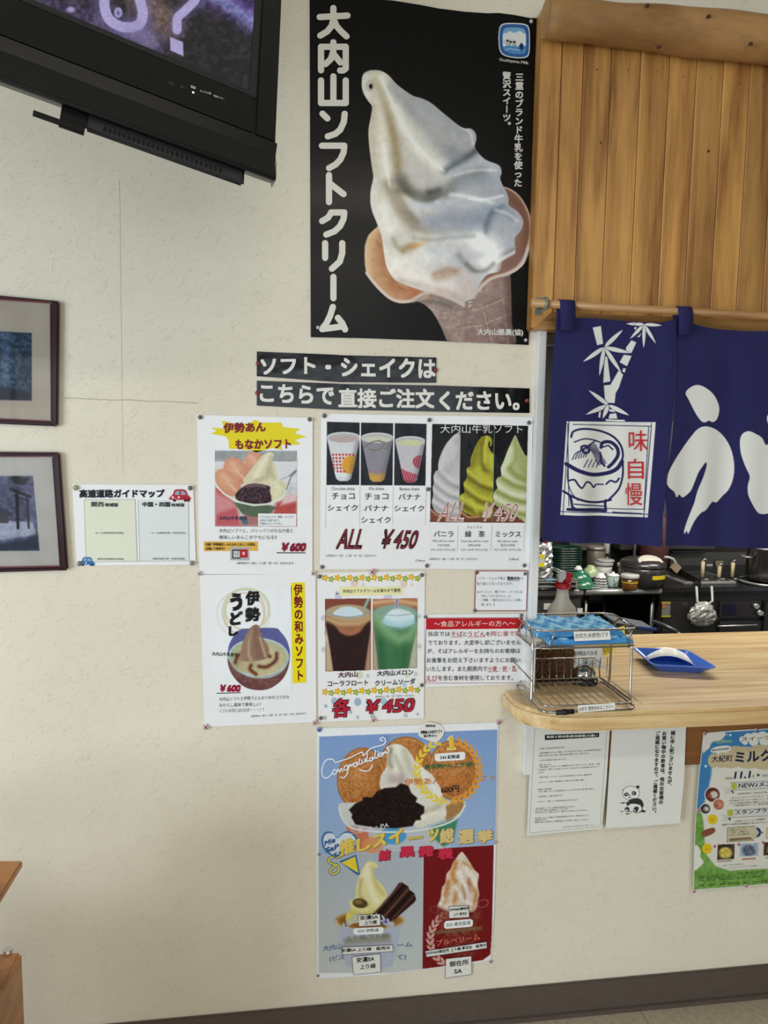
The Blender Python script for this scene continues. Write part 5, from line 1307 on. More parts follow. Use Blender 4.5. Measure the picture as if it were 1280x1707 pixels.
ST = [a_([(105,91),(253,83)]), a_([(178,43),(178,105),(168,140),(145,168),(108,190)]), a_([(180,105),(195,140),(220,168),(248,194)]),
 a_([(112,375),(112,250),(244,250),(244,366),(230,376),(214,376)]), a_([(178,226),(177,275),(165,315),(136,342)]), a_([(180,290),(216,334)]),
 a_([(112,430),(112,550),(244,550),(244,430)]), a_([(178,408),(178,548)]),
 a_([(120,607),(146,632)]), a_([(238,608),(234,650),(215,692),(188,715),(148,728)]),
 a_([(117,778),(236,778),(232,815),(215,852),(190,878),(155,897)]),
 [(548.3,292),(548.3,337)], b_([(160,84),(232,140)]),
 b_([(165,238),(236,238),(232,272),(214,310),(185,338),(140,356)]), b_([(166,240),(150,265),(118,284)]),
 b_([(134,402),(134,480)]), b_([(225,402),(225,455),(212,500),(170,538)]),
 b_([(178,582),(178,695)]),
 b_([(175,742),(160,790),(140,830),(118,858)]), b_([(118,860),(225,846)]), b_([(202,800),(226,830),(240,862)])]
brush(m, ST, O+.0012, 10.4)
mk('lettering', m, ink((226,222,210)), BP, fixn=False)
m = M(); o2 = O+.0012
vtxt(m, '三重のブランド牛乳を使った', 865.9,121,863.2,312,14.5, o2, .03); vtxt(m, '贅沢スイーツ。', 844.6,119,844.6,217,14.5, o2, .03)
txt(m, 'Ouchiyama Milk', 832,103,881,109,6.4, o2, .015)
txt(m, '大内山酪農(協)', 795.5,560,872,561,12.4, o2, .03)
mk('lettering', m, ink((214,212,204)), BP, fixn=False)
# emblem: rounded blue badge with clouds, hill, cow and tree
v = Cv(826,34,886,104,2.2,(14,13,13))
sq = lambda k: cr([(857-25*k,68-27*k*.8),(857-18*k,68-29*k),(857,68-30*k),(857+19*k,68-28*k),(857+25.5*k,68-20*k),(857+26.5*k,70),(857+25*k,70+21*k),(857+17*k,68+29*k),(857,68+29*k),(857-17*k,66+27*k),(857-24.5*k,66+18*k),(857-26.5*k,66)],4)
v.poly(sq(1), (220,224,226), .5); v.poly(sq(.93), (52,92,152), .5); cl = v.full(sq(.74)); v.mix((slice(None),slice(None)), cl, (116,166,206))
for x,y,r in ((843,60,5),(850,57,5),(858,59,5),(866,57,5.4),(873,60,4.6)): v.ell(x,y,r,r,(222,224,222),.5,clip=cl)
v.poly([(838,60),(878,60),(878,76),(838,78)], (222,224,222), .5, clip=cl)
v.poly(cr([(836,80),(850,76),(866,79),(880,77),(880,95),(836,95)],4), (80,140,196), .5, clip=cl); v.line([(838,84),(850,81),(866,84)], 1.1, (190,214,230), clip=cl)
v.poly(cr([(841,67),(847,65),(857,67),(861,70),(859,74),(846,74),(841,72)],4), (200,200,200), .4, clip=cl)
for x,y in ((846,68),(851,70),(857,70)): v.ell(x,y,2.3,1.7,(30,30,34),.4,clip=cl)
for x in (845,849,856,859): v.line([(x,73),(x,77)], .9, (30,30,34), clip=cl)
v.poly([(869,70),(873,82),(865,82)], (24,52,96), .5, clip=cl); v.ell(869,77,3.6,4.5,(24,52,96),.5,clip=cl); v.line([(869,80),(869,86)],1.2,(24,40,70),clip=cl)
v.keep(sq(1.0)); v.build('emblem', PRINT, BP, O+.0010)
# the cone
v = Cv(598,108,889,576,1.0,(14,13,13))
LF = cr([(640,366),(634,377),(622,386),(612,399),(608,421),(609,440),(611,455),(618,468),(632,484),(650,499),(669,505.5),(694,502),(720,495),(730,470),(700,440),(660,400)],4)
RT = cr([(826,316),(838,311.5),(850,315),(862,323),(873,337),(881,352),(886,372),(885,395),(881,412),(877,428),(871,440),(860,450),(848,456),(835,462),(800,470),(810,400)],4)
BODY = cr([(700,488),(740,480),(800,470),(840,455),(850,458),(852,500),(853,540),(854,576),(760,576),(747,571),(735,545),(722,522),(708,508),(694,500)],4)
LIP = cr([(688,500),(712,488),(735,492),(757,501),(772,509),(783,510),(792,494),(805,475),(822,463),(850,455),(870,441),(880,414)],6,False)
v.poly(BODY, lambda X,Y: np.stack([(.72-.0009*(X-720))-.0008*(Y-480), (.64-.0011*(X-720))-.0009*(Y-480), (.60-.0010*(X-720))-.0008*(Y-480)],-1), .6)
cb_ = v.full(BODY)
for q in (((700,505),(740,520),(800,512),(850,490)),((760,545),(800,540),(850,520)),((745,520),(768,576)),((800,505),(820,576)),((835,490),(846,576))):
    v.line(q, 1.0, (132,108,98), gauss=True, alpha=.45, clip=cb_); v.line([(x+2,y+2.5) for x,y in q], 1.0, (214,196,184), gauss=True, alpha=.4, clip=cb_)
v.noise(.05, 6, cb_, seed=31); v.noise(.04, 3, cb_, seed=32)
v.line([(852,458),(854,576)], 9, (84,66,60), gauss=True, alpha=.6, clip=cb_); v.line([(715,520),(752,576)], 4, (126,108,100), gauss=True, alpha=.6, clip=cb_)
v.line([(700,500),(735,505),(760,515)], 4, (112,104,98), gauss=True, alpha=.7, clip=cb_)
v.poly(LF, (208,162,118), .6); cl = v.full(LF)
v.line([(634,372),(613,398),(610,430),(613,455)], 6, (232,196,150), gauss=True, alpha=.8, clip=cl); v.line([(640,395),(640,440),(660,480),(700,498)], 9, (176,116,80), gauss=True, alpha=.7, clip=cl)
v.line([(690,480),(712,488)], 8, (190,104,84), gauss=True, alpha=.6, clip=cl)
for q in (((628,402),(634,412)),((641,458),(656,470)),((664,478),(676,484))): v.line(q, 1.2, (160,104,66), gauss=True, alpha=.6, clip=cl)
v.noise(.03, 8, cl, seed=33)
v.line([(632,377),(616,390),(609.5,410),(609.5,440),(613,458),(624,472)], 3.4, (230,198,160), alpha=.9, soft=1); v.line(cr([(611,455),(624,472),(638,487),(652,498),(669,503),(694,500),(714,492)],4,False), 5, (226,208,198), soft=1)
v.poly(RT, (150,112,94), .6); cl = v.full(RT)
v.line([(840,318),(866,345),(880,380),(874,420)], 7, (112,76,62), gauss=True, alpha=.7, clip=cl); v.line([(850,440),(868,428)], 9, (132,100,92), gauss=True, alpha=.7, clip=cl)
v.line(cr([(826,316),(838,312.5),(850,316),(863,325),(873,339),(880,354),(884,372)],4,False), 2.6, (206,170,150), soft=1); v.line(cr([(885,372),(884,395),(880,412),(874,430),(862,446),(845,456)],4,False), 5, (206,178,166), soft=1)
# the cream
CR = cr([(603,134),(604,127),(608,121),(619,117),(634,118),(647,125),(662,141),(687,159),(703,164),(719,172),(737,187),(769,212),(784,214),(792,221),(794,232),(792,247),(809,266),(831,275),(836,287),(834,300),(847,327),(848,342),(862,352),(872,367),(869,383),(858,398),(859,421),(846,430),(837,437),(832,452),(812,458),(800,474),(792,492),(783,508),(770,506),(757,500),(735,491),(712,487),(690,480),(668,472),(656,464),(646,449),(641,430),(636,395),(628,372),(620,352),(617,334),(618,315),(622,296),(620,280),(616,250),(614,219),(618,195),(620,178),(613,168),(606,156),(603,145)],4)
def base(X, Y):
    t = np.clip((X-610)/240, 0, 1); u = np.clip((Y-120)/380, 0, 1)
    return np.stack([.83-.15*t+.05*u, .81-.13*t+.05*u, .77-.06*t+.05*u], -1)
v.poly(CR, base, .7); cl = v.full(CR, .7)
S = lambda pts, w, c, a=.7, n=6: v.line(cr(pts, n, False), w, c, gauss=True, alpha=a, clip=cl)
S([(612,122),(640,126),(672,156),(720,180),(765,216)], 7, (176,176,174), .5)
S([(624,130),(632,158),(637,200),(640,250),(645,300),(646,340)], 8, (230,226,212), .75)
S([(620,175),(618,220),(622,262),(624,290)], 4.5, (200,192,172), .45)
S([(629,133),(642,165),(652,205),(660,250),(666,300),(678,325)], 6, (166,152,122), .72)
S([(636,130),(655,168),(672,205),(696,245),(725,272),(748,290)], 9, (236,234,224), .85)
S([(650,145),(680,180),(712,215),(740,250),(760,282)], 7, (168,172,178), .5)
S([(690,165),(728,195),(760,222),(786,226)], 10, (182,188,196), .55)
S([(688,215),(716,252),(744,276)], 10, (214,214,210), .5)
S([(742,286),(760,270),(786,256),(795,250)], 5, (128,134,142), .7); S([(752,250),(762,262),(772,270)], 8, (150,156,162), .6)
S([(757,288),(782,280),(806,272),(826,282)], 9, (206,212,218), .6)
S([(667,300),(685,322),(712,330),(740,322),(770,300),(800,290)], 9, (138,140,138), .75)
S([(672,308),(690,326),(712,331)], 7, (120,118,108), .6)
S([(716,322),(730,318)], 5, (96,98,98), .7)
S([(770,305),(800,300),(828,305),(842,330)], 12, (176,184,192), .6)
S([(645,345),(664,332),(694,338),(720,352)], 7, (228,224,214), .8)
S([(646,308),(655,330),(668,352),(690,375),(715,392),(738,393)], 8, (160,150,134), .72)
S([(735,396),(765,394),(795,388)], 7, (142,148,158), .65)
S([(690,342),(725,340),(760,338),(800,344),(835,345)], 7, (200,206,212), .7)
S([(728,335),(748,325),(780,328),(820,338)], 3, (240,242,240), .6)
S([(720,370),(760,366),(800,372)], 14, (148,158,172), .6); S([(800,355),(822,350),(842,352)], 8, (160,170,180), .6)
S([(810,392),(812,372),(828,354),(852,362)], 5, (140,150,160), .6)
S([(835,362),(850,380),(852,400),(850,418)], 10, (180,188,192), .6)
S([(640,352),(650,390),(668,420),(700,428),(735,424)], 12, (228,226,220), .8)
S([(672,416),(690,408),(712,396)], 5, (170,140,100), .7); S([(690,411),(708,400)], 2.4, (206,160,96), .75)
S([(656,400),(662,412),(674,420)], 8, (186,180,168), .45)
S([(700,398),(740,398),(775,396),(800,395)], 8, (232,232,226), .75)
S([(725,418),(750,430),(765,442)], 10, (196,200,206), .55)
S([(765,425),(782,445),(800,448),(820,438)], 4, (150,146,142), .5)
S([(800,405),(815,412),(820,430),(812,440)], 15, (246,248,244), .85)
S([(655,440),(680,455),(712,470),(745,482)], 12, (236,230,224), .75)
S([(728,462),(746,456),(762,452)], 6, (192,170,150), .7)
S([(770,470),(785,480),(790,492)], 9, (214,196,184), .5); S([(735,485),(765,492),(785,490)], 6, (206,190,180), .5)
S([(845,425),(858,418)], 4, (130,120,120), .5); S([(838,436),(834,452)], 5, (150,134,130), .5)
S([(611,128),(606,142),(612,158)], 4, (228,228,220), .7)
for q_, w_, c_, a_ in (([(634,128),(648,158),(664,195),(690,238),(716,266),(740,285)],1.6,(250,248,240),.6),([(744,284),(758,275),(780,262),(793,250)],1.6,(96,102,112),.6),([(758,292),(790,284),(826,284)],1.8,(236,240,242),.5),
 ([(676,318),(694,331),(716,333),(744,325)],2,(84,82,74),.6),([(662,318),(676,346),(696,370)],2.2,(120,108,92),.5),([(782,331),(802,333),(822,330),(838,326)],1.4,(246,248,246),.6),([(838,343),(822,352),(812,368),(810,388)],1.8,(110,120,132),.6),([(826,350),(846,356),(862,368)],1.8,(228,232,234),.5),
 ([(690,396),(720,400),(750,396),(790,394)],1.6,(120,124,132),.45),([(655,398),(662,412),(672,420)],1.6,(150,140,120),.5),([(778,440),(792,452),(810,450),(822,440)],1.6,(100,96,96),.6),([(830,436),(842,428),(858,420)],1.6,(250,250,248),.6),([(668,468),(700,476),(735,484),(768,500)],2.4,(176,158,148),.5),([(724,456),(744,450),(760,452)],1.8,(160,130,106),.5),
 ([(770,212),(784,222),(788,240)],1.6,(236,238,240),.5),([(640,240),(644,280),(650,310)],1.8,(250,248,240),.5)): S(q_, w_*(1.9 if sum(c_) < 500 else 1.2), c_, a_*(.62 if sum(c_) < 500 else .9))
v.noise(.018, 9, cl, seed=34); v.noise(.012, 3, cl, seed=35)
_k = cl[...,None]; v.C = v.C*(1-_k)+np.clip((v.C-.74)*1.5+.755,0,1)*_k
v.ell(618,144,3.2,4.4,(30,30,30),.8); v.ell(617,143,6,7.5,(150,148,142),2,.4,ring=2)
v.line(LIP, 5.4, (216,200,190), soft=1.4); v.line([(x,y+5) for x,y in LIP[:40]], 2, (120,100,92), gauss=True, alpha=.5)
mm_ = v.full(LF) + v.full(RT) + v.full(BODY) + v.full(CR)
near = np.array(mm_ > .02)
for _ in range(3): near = near | np.roll(near,1,0) | np.roll(near,-1,0) | np.roll(near,1,1) | np.roll(near,-1,1)
near[:, :1] = False; v.K &= near
v.K &= v.full([(590,100),(895,100),(892,300),(886,400),(880.5,574.5),(598,564)]) > .5
v.build('cone_picture', mat('poster_print', attr=True, rough=.3, coat=.07, coat_rough=.15, bump2=.12, b2scale=4, spec=.14), BP, O+.0007)
m = M(); 
for s_, x0,y0,x1,y1,h in (('LAPEN',732,530,838,494,13),('TOP',762,541,806,528,12)):
    txt(m, s_, x0,y0,x1,y1,h, o2, .03)
mk('embossed_word', m, mat('ink_emboss', (150,130,120), .4, coat=.4, bump2=.2, b2scale=6), BP, fixn=False)
pin(885,36,(190,194,198),'clear thumbtack at the top right corner of the big black poster',3,O+.001); pin(530,546,(188,188,184),'clear thumbtack at the bottom left corner of the big black poster',3,O+.001); pin(876,567,(188,188,184),'clear thumbtack at the bottom right corner of the big black poster',3,O+.001)
# ================================================================== two black lettered strips
BL_ = mat('black_laminate', (9,9,9), .16, coat=.1, spec=.2, coat_rough=.08, bump2=.14, b2scale=7)
def strip(label, pans, words, base):
    P0 = wall(*pans[0][3], .003); t = thing('lettered_strip', label, 'sign', (P0.x,-.003,P0.z), 'black lettered strips')
    for i, q in enumerate(pans):
        P = [wall(x,y,.003+.0004*i) for x,y in q]; mk('panel', M().prism(P[::-1], (0,.0006,0)), BL_, t)
    m = M()
    for w_ in words: txt(m, *w_, .0052, .030)
    mk('lettering', m, ink((228,226,218)), t, fixn=False)
strip('shorter upper black strip with white Japanese lettering under the big poster', [[(428,586),(564,591.5),(564,637),(428,627)],[(562,592),(727,596),(727,638),(563,637)]],
  [('ソフト',434,625,526,623,28),('・',542,616,552,616,8),('シェイクは',568,628,726,631,33)], 0)
strip('longer lower black strip with white Japanese lettering above the menus', [[(428,634.5),(563,639.5),(563,683),(428,676)],[(562,640),(726,642.5),(726,686),(562,683)],[(724.5,642.5),(882.5,647.5),(882.5,688.5),(724.5,686)]],
  [('こちらで',433,670,557,675,31),('直接ご注文',564,680,724,681,33),('ください。',732,684,866,684,32)], 0)
for px,py,l in ((430,606,'left end of the upper black strip'),(726,617,'right end of the upper black strip'),(429,655,'left end of the lower black strip'),(878,668,'right end of the lower black strip')):
    pin(px,py,RED_,'dark red thumbtack at the '+l,3.6,.0045)
pin(646,647,GREY,'grey thumbtack on the top edge of the lower black strip',3,.0045)
# ================================================================== laminated menus
from functools import partial
def corner_pins(name, lst):
    for (px, py, col, where, *r) in lst:
        pin(px, py, col, f'{"grey" if col == GREY else "pink flower" if col == PINK else "clear"} thumbtack at the {where} of the {name}', r[0] if r else 3.5, .0065, flower=(col == PINK))
def Pz(x0, y0, k): return lambda L: [(x0+x/k, y0+y/k) for x, y in L]
# ---- A: monaka soft serve
o = .0035; q = Pz(320,680,6.095)
A_ = sheet('monaka_menu', 'white laminated menu with a yellow burst and wafer sundae photo, priced 600 yen', 'menu', q([(52,70),(1225,100),(1222,1690),(75,1690)]), o)
v = Cv(328,694,524,760,1.6,(238,240,242))
burst = [(190,200),(330,212),(300,130),(440,165),(580,158),(640,120),(700,150),(905,148),(925,195),(1098,212),(1040,255),(1162,293),(1045,325),(1108,372),(1000,372),(905,375),(915,428),(820,405),(700,440),(650,452),(600,430),(470,418),(375,412),(370,330),(345,290),(190,262),(250,235)]
m = M(); m.poly([wall(x,y,o+.0008) for x, y in q(burst)][::-1]); mk('yellow_burst', m, ink((232,214,30)), A_, fixn=False)
letters(A_, [('伊勢あん',372,722,443,720,17),('もなかソフト',392,749,485,748,16.5)], (128,30,40), o+.0018, .035)
v = Cv(358,751,495,878,1.6,(200,204,208)); e = q([(0,0)])
z_ = lambda L: q(L)
v.poly(z_([(230,435),(1065,440),(1065,545),(230,545)]), (156,160,162), .8); v.noise(.04, 6, seed=51)
v.poly(z_([(230,545),(1065,545),(1065,760),(230,800)]), (220,220,222), 1)
v.poly(z_([(236,790),(430,900),(500,1205),(236,1205)]), (190,92,98), 3); v.poly(z_([(236,860),(440,960),(470,1000),(236,1080)]), (216,160,162), 4, alpha=.7)
v.poly(z_([(860,960),(1065,900),(1065,1205),(780,1205)]), (182,74,70), 3); v.poly(z_([(940,900),(1065,860),(1065,950),(900,990)]), (226,190,190), 3)
v.poly(z_([(430,960),(830,1010),(810,1150),(700,1205),(480,1205),(520,1080)]), (170,112,110), 4)
v.poly(z_(cr([(440,930),(830,1000),(822,1040),(760,1090),(640,1105),(530,1080),(480,1030)],4)), (84,104,80), 1)
BOWLR = z_(cr([(240,760),(300,850),(430,940),(620,990),(800,975),(920,910),(970,830),(960,760),(900,730),(600,700)],5)); v.poly(BOWLR, (218,218,204), .8)
v.poly(z_(cr([(600,760),(900,740),(955,800),(935,870),(850,930),(700,960),(560,900)],5)), (214,208,164), 2)
for (cx, cy, rx, ry, an) in ((640,560,100,112,-10),(450,640,115,150,-38),(365,760,100,165,-42)):
    c = z_([(cx,cy)])[0]; v.ell(*c, rx/6.1, ry/6.1, (206,142,112), 1, ang=an); v.ell(c[0]-4,c[1]-5, rx/9, ry/9, (226,172,142), 6, .7, ang=an)
    v.line([(c[0]-8,c[1]-12),(c[0]+3,c[1]+2),(c[0]+13,c[1]+13)], 1.6, (234,200,170), gauss=True, alpha=.7)
    for k in range(5): v.ell(c[0]-6+k*4.2, c[1]-9+k*4.4, 1.1, .9, (190,120,90), .5, .7)
VAN = z_(cr([(815,455),(835,480),(815,520),(850,600),(868,680),(870,740),(950,800),(930,880),(840,930),(790,850),(700,770),(560,790),(520,740),(580,650),(650,560),(720,480),(770,452)],5)); v.poly(VAN, (216,208,174), .8); cl = v.full(VAN)
v.line(z_([(790,470),(690,600),(640,720)]), 3.4, (236,232,208), gauss=True, alpha=.8, clip=cl); v.line(z_([(800,500),(790,620),(830,720)]), 3, (180,172,136), gauss=True, alpha=.6, clip=cl); v.line(z_([(650,740),(760,700),(780,620)]), 3, (176,166,134), gauss=True, alpha=.6, clip=cl); v.line(z_([(840,760),(880,820),(850,900)]), 4, (232,230,196), gauss=True, alpha=.6, clip=cl)
BEAN = z_(cr([(440,900),(470,840),(540,790),(620,768),(720,778),(790,800),(792,850),(805,910),(790,960),(640,975),(480,945)],5)); v.poly(BEAN, (60,38,46), .9); cl = v.full(BEAN); v.noise(.12, 2.2, cl, seed=52)
v.line(z_([(560,800),(640,785),(740,800)]), 1.4, (150,124,132), gauss=True, alpha=.6, clip=cl)
v.line(z_([(245,790),(320,870),(440,950),(620,990),(800,975),(915,915),(968,830)]), 2.6, (222,226,212), soft=.7)
v.line(z_([(1065,610),(990,690),(905,728)]), 2.0, (180,182,190)); v.line(z_([(1065,640),(1005,700),(960,830)]), 2.2, (120,116,124)); v.line(z_([(1065,655),(1010,715),(965,840)]), 1.2, (214,214,220))
v.line(z_([(1050,640),(985,695)]), 1.2, (90,88,98))
v.poly(z_([(500,1110),(560,1130),(570,1170),(540,1190),(500,1150)]), (40,96,120), 2, alpha=.8)
v.noise(.02, 3, seed=53); v.build('photo', PRINT, A_, o+.0008)
shapes(A_, 'caption_box', [z_([(672,1072),(1060,1076),(1058,1203),(672,1200)])], (234,236,238), o+.0012)
letters(A_, [('大内山牛乳使用',365,867,411,867,6.5,dict(bold=.02))], (30,50,90), o+.0016)
letters(A_, [('ソフトはバニラ・抹茶・ミックス',433,864,489,864,4.4),('の中から選べます。',433,869.6,466,869.6,4.2),('写真はバニラです。',433,875,470,875,4.2),
  ('大内山ソフトに、パリッパリのもなか皮と',365,888,488,888,6.8),('美味しいあんこがクセになる‼',365,899,461,899,6.8),('※原材料の一部に［小麦・卵・乳］を含みます。',394,941,491,941,4.4)], (44,46,52), o+.0018)
shapes(A_, 'orange_note', [z_([(118,1357),(668,1357),(668,1453),(120,1455)])], (228,180,84), o+.0009)
letters(A_, [('老舗『伊勢菓匠』のもなかとあんこを使用。',342.5,910,426,910,5),('店頭にて販売中！',342.5,917,375,917,5)], (70,50,20), o+.0018, .02)
v = Cv(384,912,415,934,2,(176,178,184)); v.poly([(387,916),(401,916),(401,931),(387,931)], (60,56,60)); v.poly([(389,918.5),(399.5,918.5),(399.5,929),(389,929)], (214,212,212)); v.poly([(400,915.5),(413,915.5),(413,929.5),(400,929.5)], (178,44,44)); v.ell(406,922.5,2.4,2.6,(234,190,190)); v.line([(391,922),(394,925)],1,(90,90,96)); v.line([(396,920),(396.5,926)],1,(90,90,96))
v.build('product_photo', PRINT, A_, o+.0012)
letters(A_, [('￥600',467,919.5,508.5,919.5,15,dict(slant=3))], (134,24,48), o+.0018, .05)
shapes(A_, 'underline', linepoly([(461,921.6),(509,921.6)], 1.5), (60,40,60), o+.0014)
corner_pins('monaka sundae menu', [(333.5,695.5,GREY,'top left corner'),(516,699,GREY,'top right corner')])
# ---- B: shakes
o = .0038; q = Pz(525,680,6.205)
B_ = sheet('shake_menu', 'white laminated menu with three paper cups of shakes, all at 450 yen', 'menu', q([(62,58),(1205,80),(1178,1665),(50,1670)]), o)
def cup(v, x0, x1, ytop, ybot, col, liquid, c2, liqy=.0, ry=None):
    cx = (x0+x1)/2; w = (x1-x0)/2; ry = ry or w*.32; cl = v.full([(x0,701),(x1,701),(x1,812),(x0,812)])
    yt = ytop+ry; body = [(cx-w*1.0,yt+ry*.3),(cx-w*.45,ybot-4),(cx-w*.25,ybot),(cx+w*.25,ybot),(cx+w*.45,ybot-4),(cx+w*1.0,yt+ry*.3)]
    v.poly(body, col, .7, clip=cl); bc = v.full(body)*cl
    c2(v, bc)
    v.line([(cx+w*.9,yt+8),(cx+w*.4,ybot)], 4, (90,86,92), gauss=True, alpha=.45, clip=bc)
    v.ell(cx,yt,w*1.03,ry*1.0,(222,222,224),.6,clip=cl); v.ell(cx,yt+1,w*.95,ry*.86,(184,182,186),.6,clip=cl); v.ell(cx,yt+3.2,w*.88,ry*.66,liquid,.8,clip=cl)
v = Cv(543,701,712,812,1.7,(238,240,242))
pans = [((545,703),(600,704.5),(599,808.5),(544,808.5)),((601.5,704.5),(655.5,705.5),(654.5,809),(600.5,809)),((658,705.5),(711,706.5),(709,809.5),(656.5,809))]
for p_ in pans:
    v.poly(p_, (22,24,34), .5); cl = v.full(p_); v.noise(.05, 10, cl, seed=int(p_[0][0]), aspect=2)
def d1(v, c):
    v.ell(584,776,14,16,(224,160,40),.6,clip=c); v.poly([(600,754),(585,762),(592,790),(600,780)],(224,160,40),.6,clip=c)
    for i in range(7):
        for j in range(6):
            x, y = 555+i*5.6+j*.4, 758+j*5.6
            if (x-584)**2+(y-776)**2 > 200: v.ell(x,y,1.9,1.9,(206,60,60),.5,clip=c)
    v.poly([(545,775),(562,788),(585,790),(583,796),(560,794)], (226,232,232),1,clip=c)
def d2(v, c):
    v.poly([(600,785),(628,791),(656,784),(656,812),(600,812)], (206,158,70), 4, clip=c)
    for i in range(6): v.line([(611+i*6,784),(614+i*6,788)],1.6,(176,90,120),clip=c,alpha=.8)
def d3(v, c):
    v.ell(700,770,12,11,(168,44,66),.6,clip=c); v.poly([(656,772),(676,785),(697,792),(690,804),(660,806)],(174,60,80),1,clip=c)
    for i in range(6): v.line([(664+i*4,778),(672+i*4,800)],.7,(222,190,198),clip=c)
    for i in range(4): v.line([(694+i*4,760),(690+i*4,780)],.7,(222,180,190),clip=c)
cup(v,545,600,720,802,(214,216,218),(188,170,168),d1); cup(v,602,655,721,803,(140,138,148),(206,204,186),d2); cup(v,659,708.5,727,804,(196,194,200),(206,208,164),d3)
w_ = v.full(pans[1]); v.line(cr([(606,746),(618,738),(632,735),(640,741),(630,750),(614,749)],5,False),2.4,(120,120,112),clip=w_); v.line([(640,737),(648,744),(640,749)],2,(122,120,112),clip=w_)
v.line([(553,739),(570,741),(590,738)],1,(224,214,210),clip=v.full(pans[0]))
for p_, s in zip(pans, ((545,701,600),(601,702,655),(657,703,711))): pass
for a, b in (((600.5,702),(600,812)),((656.6,703),(655.5,812))): v.line([a,b], 2.2, (238,240,242))
v.noise(.015, 2.5, seed=60); v.K &= v.full([(544,702.5),(711.8,706),(709.5,810.5),(543.5,809.5)]) > .5
v.build('photo', PRINT, B_, o+.0008)
letters(B_, [('Chocolate shake',552,817,591,817,5),('Mix shake',615,817,640,817,5),('Banana shake',666,817.5,699,817.5,5)], (96,98,104), o+.0014)
letters(B_, [('チョコ',553,832.5,591,832.5,11),('シェイク',546,851.5,596,851.5,10),('チョコ',608,833,647,833,11),('バナナ',607,852,647,852,10),('シェイク',602,872,651,872,10.5),('バナナ',664,833,701,833,10),('シェイク',657,852.5,707,852.5,10)], (40,40,44), o+.0014, .008)
letters(B_, [('ALL',559,915.5,602,915.5,34,dict(slant=9)),('￥450',631,915,691,915.5,33,dict(slant=10))], (48,22,30), o+.0014, .03)
letters(B_, [('ALL',560.5,914,600.5,914,31.5,dict(slant=9,thin=.022)),('￥450',634,913.5,689,914,30.5,dict(slant=10,thin=.022))], (160,44,52), o+.0020, .0)
letters(B_, [('※原材料の一部に［小麦・卵・乳］を含みます。',543,928.5,628,928.5,4.3),('279kcal',692,936.5,708,936.5,3.6)], (110,112,118), o+.0014)
shapes(B_, 'column_rule', linepoly([(543.3,811),(542.5,880)],.5)+linepoly([(600,811),(599,878)],.5)+linepoly([(655.3,811),(654,876)],.5)+linepoly([(710,811),(709,876)],.5), (170,172,178), o+.0010)
corner_pins('shake menu', [(540.5,693,GREY,'top left corner',3.8),(715.5,700,GREY,'top right corner'),(713.7,815.5,GREY,'middle of the right edge'),(537,945,GREY,'bottom left corner'),(711.5,943,GREY,'bottom right corner')])
# ---- C: three soft serves
o = .0033; q = Pz(705,680,6.205)
C_ = sheet('soft_serve_menu', 'white laminated menu of white, green and mixed soft serve in three dark panels', 'menu', q([(20,78),(1135,95),(1100,1672),(5,1665)]), o)
v = Cv(716,705,882,873,1.8,(238,240,242)); z_ = q
BG = (18,18,20); v.poly(z_([(95,165),(1088,185),(1060,1190),(72,1182)]), BG, .5)
def layer_soft(v, clipp, out, base, layers, hi, lo, seed):
    cl = v.full(z_(clipp)); O_ = z_(cr(out, 5)); v.poly(O_, base, .7, clip=cl); c = v.full(O_)*cl
    for pts, w, k, a in layers: v.line(z_(cr(pts, 5, False)), w, hi if k else lo, gauss=True, alpha=a, clip=c)
    v.noise(.02, 3, c, seed=seed)
P1 = [(90,165),(388,170),(372,1186),(72,1182)]; P2 = [(388,170),(738,176),(718,1188),(372,1186)]; P3 = [(738,176),(1088,185),(1060,1190),(718,1188)]
for P_ in (P1,P2,P3): pass
# waffle rims
v.poly(z_([(75,1040),(130,1090),(230,1120),(372,1130),(372,1186),(72,1182)]), (120,66,46), 1.5, clip=v.full(z_(P1))); v.line(z_([(76,1050),(150,1110),(372,1150)]), 1.4, (190,130,104), gauss=True, clip=v.full(z_(P1)))
v.poly(z_([(372,1060),(480,1130),(560,1120),(718,1090),(718,1188),(372,1186)]), (112,64,40), 1.5, clip=v.full(z_(P2))); v.line(z_([(385,1070),(470,1130),(560,1125),(718,1080)]), 1.4, (196,140,96), gauss=True, clip=v.full(z_(P2)))
v.poly(z_([(722,1010),(800,1050),(900,1120),(1000,1150),(1062,1100),(1060,1190),(718,1188)]), (116,68,44), 1.5, clip=v.full(z_(P3))); v.line(z_([(1000,1140),(1062,1080)]), 1.6, (200,150,110), gauss=True, clip=v.full(z_(P3)))
sw = lambda ys, x0, x1, dr: [([(x0,y),((x0+x1)/2,y+dr*.7),(x1,y+dr)],w,k,a) for (y,w,k,a) in ys]
layer_soft(v, P1, [(340,268),(375,264),(382,290),(400,400),(400,1110),(300,1125),(180,1100),(120,1060),(92,980),(105,900),(100,820),(112,780),(110,700),(135,650),(155,640),(160,560),(185,480),(235,380),(300,300)], (196,192,192),
  sw([(650,3,0,.6),(600,3,1,.6)],150,390,180)+sw([(780,3,0,.6),(730,3,1,.7)],110,390,170)+sw([(900,3,0,.6),(850,3,1,.7)],105,390,150)+sw([(1010,3,0,.5),(960,3,1,.6)],100,390,110)+[([(340,300),(240,430),(200,600)],4,1,.5),([(370,330),(350,520),(260,640)],5,0,.25),([(330,420),(290,520)],6,1,.4)], (220,218,218), (140,142,146), 71)
